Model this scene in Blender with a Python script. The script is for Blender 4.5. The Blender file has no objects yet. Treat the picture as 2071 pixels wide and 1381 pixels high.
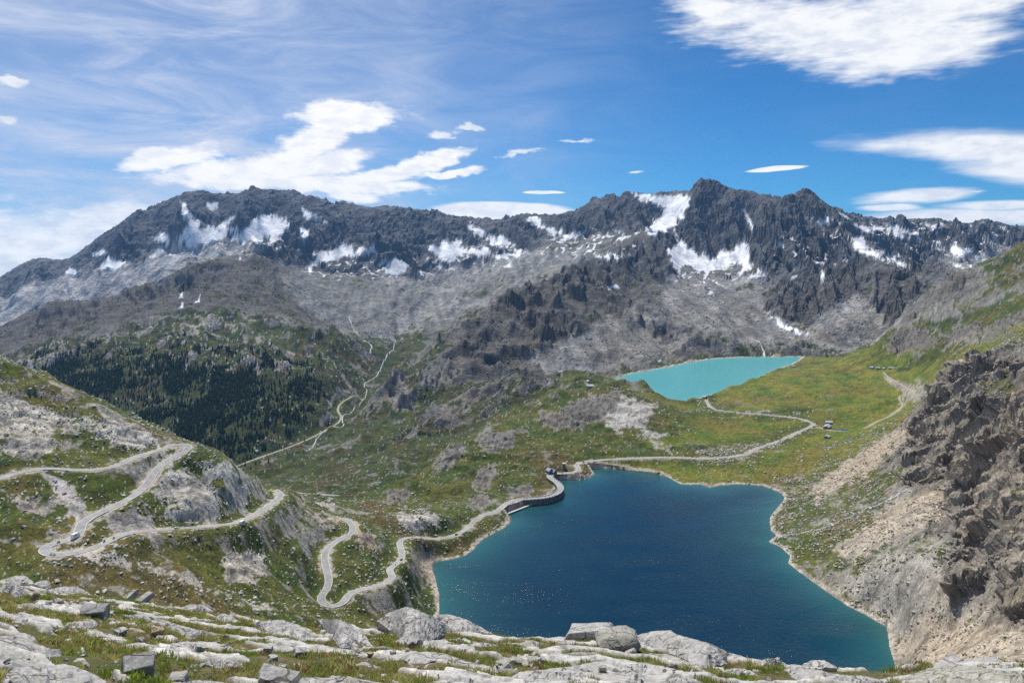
import bpy, bmesh, math, random
import numpy as np
from mathutils import Vector, Matrix

random.seed(7)
RNG = np.random.default_rng(11)
SC = bpy.context.scene
COL = SC.collection
R_ = math.radians

# ------------------------------------------------------------------ camera
FPX, CX, CY = 1500.0, 1035.5, 500.0      # image pixel coordinates: focal length, centre column, eye level at 500
cam_d = bpy.data.cameras.new('camera')
cam = bpy.data.objects.new('camera', cam_d)
COL.objects.link(cam)
cam.location = (0, 0, 0)
cam.rotation_euler = (R_(90), 0, 0)
cam_d.sensor_fit = 'HORIZONTAL'
cam_d.sensor_width = 36.0
cam_d.lens = 36.0 * FPX / 2071.0
cam_d.shift_y = -(690.5 - CY) / 2071.0
cam_d.clip_start = 0.5
cam_d.clip_end = 60000.0
SC.camera = cam

# ------------------------------------------------------------------ sun and sky
SUN_AZ, SUN_EL = R_(-20), R_(56)          # bearing from the view direction (left is negative), height
sd = bpy.data.lights.new('sun', 'SUN')
sd.energy = 5.0
sd.angle = R_(0.53)
sd.color = (1.0, 0.95, 0.87)
sun = bpy.data.objects.new('sun', sd)
COL.objects.link(sun)
sv = Vector((math.sin(SUN_AZ) * math.cos(SUN_EL), math.cos(SUN_AZ) * math.cos(SUN_EL), math.sin(SUN_EL)))
sun.rotation_euler = sv.to_track_quat('Z', 'Y').to_euler()
sun.location = (0, 0, 2000)

world = bpy.data.worlds.new('World')
SC.world = world
world.use_nodes = True
WT = world.node_tree
WT.nodes.clear()


class NB:
    """small node builder"""
    def __init__(self, tree):
        self.t = tree

    def n(self, typ, **kw):
        nd = self.t.nodes.new(typ)
        for k, v in kw.items():
            setattr(nd, k, v)
        return nd

    def put(self, sock, v):
        if hasattr(v, 'is_output') or isinstance(v, bpy.types.NodeSocket):
            self.t.links.new(v, sock)
        else:
            sock.default_value = v

    def m(self, op, a, b=None, c=None, clamp=False):
        nd = self.n('ShaderNodeMath', operation=op, use_clamp=clamp)
        for i, v in enumerate((a, b, c)):
            if v is not None:
                self.put(nd.inputs[i], v)
        return nd.outputs[0]

    def vm(self, op, a, b=None, out=0):
        nd = self.n('ShaderNodeVectorMath', operation=op)
        self.put(nd.inputs[0], a)
        if b is not None:
            if op == 'SCALE':
                self.put(nd.inputs['Scale'], b)
            else:
                self.put(nd.inputs[1], b)
        return nd.outputs[out]

    def noise(self, vec, scale, detail=4.0, rough=0.55, dist=0.0, out='Fac', dims='3D', lac=2.0):
        nd = self.n('ShaderNodeTexNoise')
        nd.noise_dimensions = dims
        self.put(nd.inputs['Vector'], vec)
        nd.inputs['Scale'].default_value = scale
        nd.inputs['Detail'].default_value = detail
        nd.inputs['Roughness'].default_value = rough
        nd.inputs['Distortion'].default_value = dist
        nd.inputs['Lacunarity'].default_value = lac
        return nd.outputs[out]

    def ramp(self, fac, lo, hi, a=0.0, b=1.0, smooth=True):
        nd = self.n('ShaderNodeMapRange')
        nd.interpolation_type = 'SMOOTHSTEP' if smooth else 'LINEAR'
        nd.clamp = True
        self.put(nd.inputs['Value'], fac)
        self.put(nd.inputs['From Min'], lo)
        self.put(nd.inputs['From Max'], hi)
        self.put(nd.inputs['To Min'], a)
        self.put(nd.inputs['To Max'], b)
        return nd.outputs['Result']

    def mix(self, fac, a, b, blend='MIX'):
        nd = self.n('ShaderNodeMix', data_type='RGBA', blend_type=blend)
        nd.clamp_factor = True
        self.put(nd.inputs[0], fac)
        self.put(nd.inputs[6], a)
        self.put(nd.inputs[7], b)
        return nd.outputs[2]

    def mapping(self, vec, loc=(0, 0, 0), rot=(0, 0, 0), scale=(1, 1, 1), typ='POINT'):
        nd = self.n('ShaderNodeMapping', vector_type=typ)
        self.put(nd.inputs['Vector'], vec)
        nd.inputs['Location'].default_value = loc
        nd.inputs['Rotation'].default_value = rot
        nd.inputs['Scale'].default_value = scale
        return nd.outputs[0]


SKY_STRENGTH = 0.10


def build_world():
    b = NB(WT)
    tc = b.n('ShaderNodeTexCoord')
    d = b.vm('NORMALIZE', tc.outputs['Generated'])
    sky = b.n('ShaderNodeTexSky', sky_type='NISHITA')
    sky.sun_disc = False
    sky.sun_elevation = SUN_EL
    sky.sun_rotation = SUN_AZ
    sky.altitude = 2600
    sky.air_density = 1.0
    sky.dust_density = 0.35
    sky.ozone_density = 2.2
    sep = b.n('ShaderNodeSeparateXYZ')
    WT.links.new(d, sep.inputs[0])
    x, y, z = sep.outputs
    az = b.m('ARCTAN2', x, y)
    el = b.m('ARCSINE', z)
    com = b.n('ShaderNodeCombineXYZ')
    WT.links.new(az, com.inputs[0])
    WT.links.new(el, com.inputs[1])
    p = com.outputs[0]

    def ae(px, py):
        u, v = (px - CX) / FPX, (CY - py) / FPX
        return math.atan(u), math.atan(v / math.sqrt(1 + u * u))

    # breaking-up noise
    w1 = b.noise(b.mapping(p, scale=(1, 2.2, 1)), 9.0, 3, 0.55, 0.3, 'Color')
    w2 = b.noise(b.mapping(p, scale=(1, 2.0, 1)), 42.0, 3, 0.6, 0.2, 'Color')
    off = b.vm('ADD', b.vm('SCALE', b.vm('SUBTRACT', w1, (.5, .5, .5)), 0.055),
               b.vm('SCALE', b.vm('SUBTRACT', w2, (.5, .5, .5)), 0.022))
    pw = b.vm('ADD', p, b.vm('MULTIPLY', off, (1.0, 0.55, 0)))
    offs = b.vm('SCALE', b.vm('SUBTRACT', w1, (.5, .5, .5)), 0.05)
    ps = b.vm('ADD', p, b.vm('MULTIPLY', offs, (1.0, 0.2, 0)))

    def ell(px, py, rx, ry, rot=0, src=pw):
        a, e = ae(px, py)
        q = b.mapping(src, loc=(a, e, 0), rot=(0, 0, R_(rot)), scale=(rx / FPX, ry / FPX, 1), typ='TEXTURE')
        ln = b.vm('LENGTH', q, out=1)
        return b.m('SUBTRACT', 1.0, ln)

    def union(lst):
        r = lst[0]
        for s in lst[1:]:
            nd = b.m('SMOOTH_MAX', r, s, 0.12)
            r = nd
        return r

    n_f = b.noise(b.mapping(p, scale=(1, 2.6, 1)), 30.0, 5, 0.62)
    n_s = b.noise(b.mapping(p, rot=(0, 0, R_(-10)), scale=(1, 5, 1)), 16.0, 5, 0.62)
    # the big cumulus bank over the left massif, two lobes and a ragged tail
    big = union([ell(705, 232, 130, 34, 4), ell(625, 285, 105, 40, 32), ell(345, 318, 92, 26, 14),
                 ell(520, 338, 215, 30, 8), ell(660, 372, 225, 25, -3), ell(870, 325, 95, 22, 16),
                 ell(905, 350, 85, 10, 2), ell(710, 396, 70, 12, -6), ell(640, 330, 110, 30, 10), ell(470, 362, 130, 20, -4), ell(790, 352, 100, 22, 6)])
    m_big = b.ramp(b.m('ADD', big, b.m('MULTIPLY', b.m('SUBTRACT', n_f, 0.5), 1.05)), -0.04, 0.42)
    # fair-weather veil cloud at the top
    top = union([ell(1700, 60, 330, 75, -8), ell(1480, 20, 170, 40, -12), ell(1850, 95, 200, 62, 4), ell(1900, 10, 200, 60, 0)])
    m_top = b.ramp(b.m('ADD', top, b.m('MULTIPLY', b.m('SUBTRACT', n_s, 0.5), 1.15)), -0.05, 0.62)
    # smooth lens clouds low in the sky
    lens = union([ell(2080, 300, 330, 34, -6, ps), ell(2110, 325, 150, 48, -6, ps), ell(1850, 397, 110, 17, 3, ps), ell(1800, 422, 55, 9, 0, ps),
                  ell(2050, 415, 125, 11, -1, ps), ell(1960, 440, 230, 18, 0, ps)])
    n_l = b.noise(b.mapping(p, scale=(1, 7, 1)), 9.0, 3, 0.5)
    m_lens = b.ramp(b.m('ADD', lens, b.m('MULTIPLY', b.m('SUBTRACT', n_l, 0.5), 0.8)), -0.05, 0.55)
    lens2 = union([ell(1020, 428, 165, 22, -1, ps), ell(1570, 343, 66, 5, 2, ps), ell(1100, 389, 40, 4, 0, ps)])
    m_lens2 = b.ramp(b.m('ADD', lens2, b.m('MULTIPLY', b.m('SUBTRACT', n_l, 0.5), 0.3)), 0.0, 0.25)
    # broken scraps
    scr = union([ell(900, 266, 55, 13, 10), ell(945, 250, 40, 9, -10), ell(1055, 310, 62, 10, 10), ell(20, 158, 42, 14, -5),
                 ell(5, 237, 25, 12, 0), ell(1290, 347, 22, 4, 0), ell(1165, 280, 40, 8, 0), ell(1965, 386, 28, 5, 0)])
    m_scr = b.ramp(b.m('ADD', scr, b.m('MULTIPLY', b.m('SUBTRACT', n_f, 0.5), 2.6)), 0.22, 0.80)
    # soft cumulus behind the left shoulder
    lef = union([ell(60, 500, 200, 70, 12), ell(210, 440, 120, 34, 12), ell(-60, 470, 140, 70, 0)])
    m_lef = b.ramp(b.m('ADD', lef, b.m('MULTIPLY', b.m('SUBTRACT', n_f, 0.5), 1.1)), -0.05, 0.75)
    # thin cirrus veils; they thicken towards the left of the view
    pc = b.mapping(p, rot=(0, 0, R_(16)), scale=(1, 3.6, 1))
    c1 = b.noise(pc, 5.0, 6, 0.62, 0.8)
    c2 = b.noise(b.mapping(p, rot=(0, 0, R_(-28)), scale=(1, 5.0, 1)), 4.2, 5, 0.6, 0.5)
    c3 = b.noise(p, 2.2, 3, 0.5)
    side = b.ramp(az, -0.40, 0.30, 1.0, 0.06)
    c = b.m('ADD', b.ramp(c1, 0.34, 0.78), b.m('MULTIPLY', b.ramp(c2, 0.48, 0.80), 0.6))
    c = b.m('MULTIPLY', c, b.ramp(c3, 0.25, 0.65, 0.45, 1.0))
    cir = b.m('MULTIPLY', c, side)
    cir = b.m('ADD', cir, b.m('MULTIPLY', side, 0.50))
    cir = b.m('MULTIPLY', cir, 0.72, clamp=True)

    k = 1.0 / SKY_STRENGTH
    tint = b.mix(1.0, sky.outputs[0], (0.18, 0.60, 0.92, 1), 'MULTIPLY')
    colr = b.mix(cir, tint, (0.60 * k, 0.68 * k, 0.86 * k, 1))
    shade = b.ramp(b.noise(b.mapping(p, loc=(0.3, 0.02, 0), scale=(1, 2.4, 1)), 26.0, 4, 0.6), 0.32, 0.62)
    white = b.mix(shade, (0.80 * k, 0.84 * k, 0.92 * k, 1), (1.02 * k, 1.03 * k, 1.04 * k, 1))
    whitest = b.mix(b.ramp(shade, 0, 1, 0.45, 1), (0.74 * k, 0.79 * k, 0.89 * k, 1), (1.04 * k, 1.04 * k, 1.05 * k, 1))
    for msk, wc, f in ((m_lef, white, 0.95), (m_top, white, 0.95), (m_lens, white, 0.93), (m_lens2, whitest, 0.95), (m_scr, white, 0.8), (m_big, whitest, 1.0)):
        colr = b.mix(b.m('MULTIPLY', msk, f), colr, wc)
    # below the level of the eye only the light of the terrain's surroundings
    bg = b.n('ShaderNodeBackground')
    WT.links.new(colr, bg.inputs['Color'])
    bg.inputs['Strength'].default_value = SKY_STRENGTH
    out = b.n('ShaderNodeOutputWorld')
    WT.links.new(bg.outputs[0], out.inputs['Surface'])


build_world()
world.cycles.sampling_method = 'MANUAL'
world.cycles.sample_map_resolution = 512

SC.view_settings.view_transform = 'Standard'
SC.view_settings.look = 'None'
SC.view_settings.exposure = 0.0
SC.view_settings.gamma = 1.0
SC.view_settings.use_curve_mapping = False
SC.cycles.max_bounces = 4
SC.cycles.diffuse_bounces = 2
SC.cycles.glossy_bounces = 2
SC.cycles.transmission_bounces = 2
SC.cycles.volume_bounces = 1
SC.cycles.transparent_max_bounces = 8
SC.cycles.use_denoising = False
SC.cycles.sample_clamp_indirect = 4.0
SC.cycles.sample_clamp_direct = 8.0

# ------------------------------------------------------------------ helpers
def tag(o, label=None, cat=None, group=None, kind=None):
    if label: o['label'] = label
    if cat: o['category'] = cat
    if group: o['group'] = group
    if kind: o['kind'] = kind
    return o


def mesh_obj(name, verts, faces, mat=None, parent=None, smooth=False):
    me = bpy.data.meshes.new(name)
    me.from_pydata([tuple(v) for v in verts], [], faces)
    me.update()
    if smooth:
        me.polygons.foreach_set('use_smooth', [True] * len(me.polygons))
    if mat: me.materials.append(mat)
    o = bpy.data.objects.new(name, me)
    COL.objects.link(o)
    if parent is not None: o.parent = parent
    return o


def grid_mesh(name, V, Q, mat, cols=None, normals=None):
    """V (N,3) float, Q (M,4) int -> mesh object, fast path"""
    me = bpy.data.meshes.new(name)
    me.vertices.add(len(V))
    me.vertices.foreach_set('co', np.ascontiguousarray(V, dtype=np.float32).ravel())
    M = len(Q)
    me.loops.add(M * 4)
    me.loops.foreach_set('vertex_index', np.ascontiguousarray(Q, dtype=np.int32).ravel())
    me.polygons.add(M)
    me.polygons.foreach_set('loop_start', np.arange(0, M * 4, 4, dtype=np.int32))
    me.polygons.foreach_set('use_smooth', np.ones(M, dtype=bool))
    me.update(calc_edges=True)
    if cols is not None:
        at = me.color_attributes.new('tone', 'FLOAT_COLOR', 'POINT')
        c4 = np.ones((len(V), 4), dtype=np.float32)
        c4[:, :cols.shape[1]] = cols
        at.data.foreach_set('color', c4.ravel())
    if normals is not None:
        me.normals_split_custom_set_from_vertices(normals)
    me.materials.append(mat)
    o = bpy.data.objects.new(name, me)
    COL.objects.link(o)
    return o


_ang = np.linspace(0, 2 * np.pi, 256, endpoint=False).astype(np.float32)
_GX, _GY = np.cos(_ang), np.sin(_ang)


def perlin(x, y, seed=0):
    x = np.asarray(x, dtype=np.float32); y = np.asarray(y, dtype=np.float32)
    xf, yf = np.floor(x), np.floor(y)
    xi, yi = xf.astype(np.int64), yf.astype(np.int64)
    fx, fy = x - xf, y - yf
    ux = fx * fx * fx * (fx * (fx * 6 - 15) + 10)
    uy = fy * fy * fy * (fy * (fy * 6 - 15) + 10)

    def g(ix, iy, dx, dy):
        h = (ix * 374761393 + iy * 668265263 + seed * 1442695041) & 0xFFFFFFFF
        h = ((h ^ (h >> 13)) * 1274126177) & 0xFFFFFFFF
        h = ((h ^ (h >> 16)) >> 5) & 255
        return _GX[h] * dx + _GY[h] * dy
    a = g(xi, yi, fx, fy); b_ = g(xi + 1, yi, fx - 1, fy)
    c = g(xi, yi + 1, fx, fy - 1); d = g(xi + 1, yi + 1, fx - 1, fy - 1)
    a = a + ux * (b_ - a); c = c + ux * (d - c)
    return (a + uy * (c - a)) * 1.5


def fbm(x, y, oct=4, seed=0, gain=0.5, lac=2.03):
    r = 0; a = 1.0
    for i in range(oct):
        r = r + a * perlin(x, y, seed + i * 17)
        x, y = x * lac + 3.1, y * lac - 1.7
        a *= gain
    return r


def ridged(x, y, oct=4, seed=0, gain=0.5, lac=2.03):
    r = 0; a = 1.0; w = 1.0
    for i in range(oct):
        n = 1.0 - np.abs(perlin(x, y, seed + i * 17)) * 1.6
        n = np.clip(n, 0, 1) ** 2 * w
        r = r + a * n
        w = np.clip(n * 1.7, 0.15, 1)
        x, y = x * lac + 3.1, y * lac - 1.7
        a *= gain
    return r


def facets(x, y, seed=0, tilt=0.9):
    """split rock: plane facets with steps between them, one per jittered cell"""
    x = np.asarray(x, np.float64); y = np.asarray(y, np.float64)
    xi, yi = np.floor(x).astype(np.int64), np.floor(y).astype(np.int64)
    best = np.full(x.shape, 1e9); val = np.zeros(x.shape)
    for dx in (-1, 0, 1):
        for dy in (-1, 0, 1):
            cx, cy = xi + dx, yi + dy
            h = (cx * 374761393 + cy * 668265263 + seed * 1442695041) & 0xFFFFFFFF
            h = ((h ^ (h >> 13)) * 1274126177) & 0xFFFFFFFF
            h = h ^ (h >> 16)
            r1, r2, r3, r4, r5 = [((h >> s) & 63) / 63.0 for s in (0, 6, 12, 18, 24)]
            ox, oy = x - (cx + r1), y - (cy + r2)
            d = np.maximum(np.abs(ox) * 1.1 + np.abs(oy) * .35, np.abs(oy) * 1.1 + np.abs(ox) * .25)
            m = d < best
            best = np.where(m, d, best)
            val = np.where(m, (r3 - .5) + tilt * ((r4 - .5) * ox + (r5 - .5) * oy) * 1.6, val)
    return val


def sstep(a, b, x):
    t = np.clip((x - a) / (b - a), 0, 1)
    return t * t * (3 - 2 * t)


def at(px, py, Y):
    return ((px - CX) / FPX * Y, Y, -(py - CY) / FPX * Y)


def atz(px, py, Z):
    Y = -Z * FPX / (py - CY)
    return ((px - CX) / FPX * Y, Y, Z)


def catmull(P, n=8):
    P = np.asarray(P, float)
    Q = np.vstack([2 * P[0] - P[1], P, 2 * P[-1] - P[-2]])
    out = []
    for i in range(1, len(Q) - 2):
        p0, p1, p2, p3 = Q[i - 1], Q[i], Q[i + 1], Q[i + 2]
        for t in np.linspace(0, 1, n, endpoint=False):
            out.append(0.5 * ((2 * p1) + (-p0 + p2) * t + (2 * p0 - 5 * p1 + 4 * p2 - p3) * t * t + (-p0 + 3 * p1 - 3 * p2 + p3) * t ** 3))
    out.append(P[-1])
    return np.array(out)


def resample(P, step):
    P = np.asarray(P, float)
    d = np.r_[0, np.cumsum(np.linalg.norm(np.diff(P[:, :2], axis=0), axis=1))]
    n = max(2, int(d[-1] / step) + 1)
    s = np.linspace(0, d[-1], n)
    return np.stack([np.interp(s, d, P[:, k]) for k in range(P.shape[1])], 1)

# ------------------------------------------------------------------ the lie of the land
LAKE_Z, UPPER_Z = -345.0, -350.0
# kinds of ground: roughness, grass cover, rock colour
ZONES = {
    'hid':   (0.5, 0.70, (.34, .32, .28), 0.90),
    'hill':  (0.8, 0.68, (.43, .41, .36), 0.90),
    'bench': (0.6, 0.80, (.40, .38, .33), 0.85),
    'talus': (0.5, 0.70, (.33, .30, .25), 0.88),
    'crag':  (1.6, 0.30, (.20, .18, .155), 0.80),
    'mead':  (0.25, 0.97, (.38, .36, .31), 1.34),
    'hump':  (1.1, 0.82, (.33, .31, .28), 0.84),
    'vall':  (0.8, 0.82, (.27, .265, .25), 0.60),
    'wood':  (0.6, 0.98, (.36, .34, .31), 0.52),
    'midm':  (0.8, 0.33, (.105, .098, .090), 0.55),
    'midr':  (0.9, 0.74, (.36, .34, .31), 0.66),
    'cent':  (1.0, 0.22, (.105, .100, .092), 0.60),
    'cenl':  (1.0, 0.60, (.20, .19, .17), 0.55),
    'mor':   (0.5, 0.40, (.20, .198, .19), 0.75),
    'mass':  (1.5, 0.00, (.088, .090, .095), 0.60),
    'rmas':  (1.5, 0.02, (.088, .086, .084), 0.60),
    'rlow':  (1.3, 0.30, (.125, .118, .11), 0.60),
    'rrid':  (0.6, 0.76, (.26, .25, .225), 0.78),
    'rmead': (0.4, 0.95, (.36, .34, .30), 1.22),
}
ZN = list(ZONES)
SKYL = [(-150, 640, 6300), (-60, 600, 6300), (0, 560, 6200), (34, 539, 6200), (71, 522, 6200), (95, 522, 6200), (135, 529, 6200), (176, 497, 6150), (210, 470, 6100),
        (243, 451, 6100), (262, 436, 6100), (281, 424, 6050), (313, 424, 6050), (324, 417, 6050), (351, 408, 6000), (362, 399, 6000), (389, 392, 6000), (419, 390, 6000),
        (446, 402, 6000), (473, 396, 6000), (497, 391, 6000), (504, 380, 6000), (527, 387, 5950), (568, 396, 5900), (598, 400, 5900), (608, 402, 5900), (622, 392, 5900),
        (659, 408, 5850), (700, 424, 5800), (739, 432, 5800), (755, 431, 5800), (782, 424, 5800), (816, 421, 5800), (850, 426, 5750), (887, 430, 5750), (911, 436, 5750),
        (945, 440, 5700), (978, 445, 5700), (1022, 446, 5650), (1043, 435, 5600), (1053, 431, 5600), (1087, 434, 5550), (1110, 436, 5500), (1141, 431, 5450), (1175, 418, 5400),
        (1195, 409, 5350), (1218, 400, 5300), (1232, 392, 5300), (1256, 396, 5250), (1269, 382, 5200), (1280, 391, 5250), (1339, 391, 5300), (1381, 385, 5100), (1400, 384, 5000),
        (1406, 366, 4900), (1423, 357, 4900), (1444, 362, 4880), (1469, 380, 4850), (1503, 385, 4800), (1545, 396, 4700), (1591, 405, 4600), (1606, 402, 4550), (1620, 381, 4500),
        (1629, 374, 4500), (1646, 395, 4450), (1679, 414, 4400), (1713, 428, 4350)]
FARR = [(1700, 440, 5500), (1726, 432, 5400), (1759, 437, 5300), (1801, 447, 5300), (1831, 443, 5300), (1873, 440, 5200), (1906, 443, 5200), (1940, 452, 5100), (1995, 442, 5000),
        (2024, 451, 5000), (2071, 461, 5000), (2160, 470, 5000), (2260, 480, 5000)]
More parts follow.
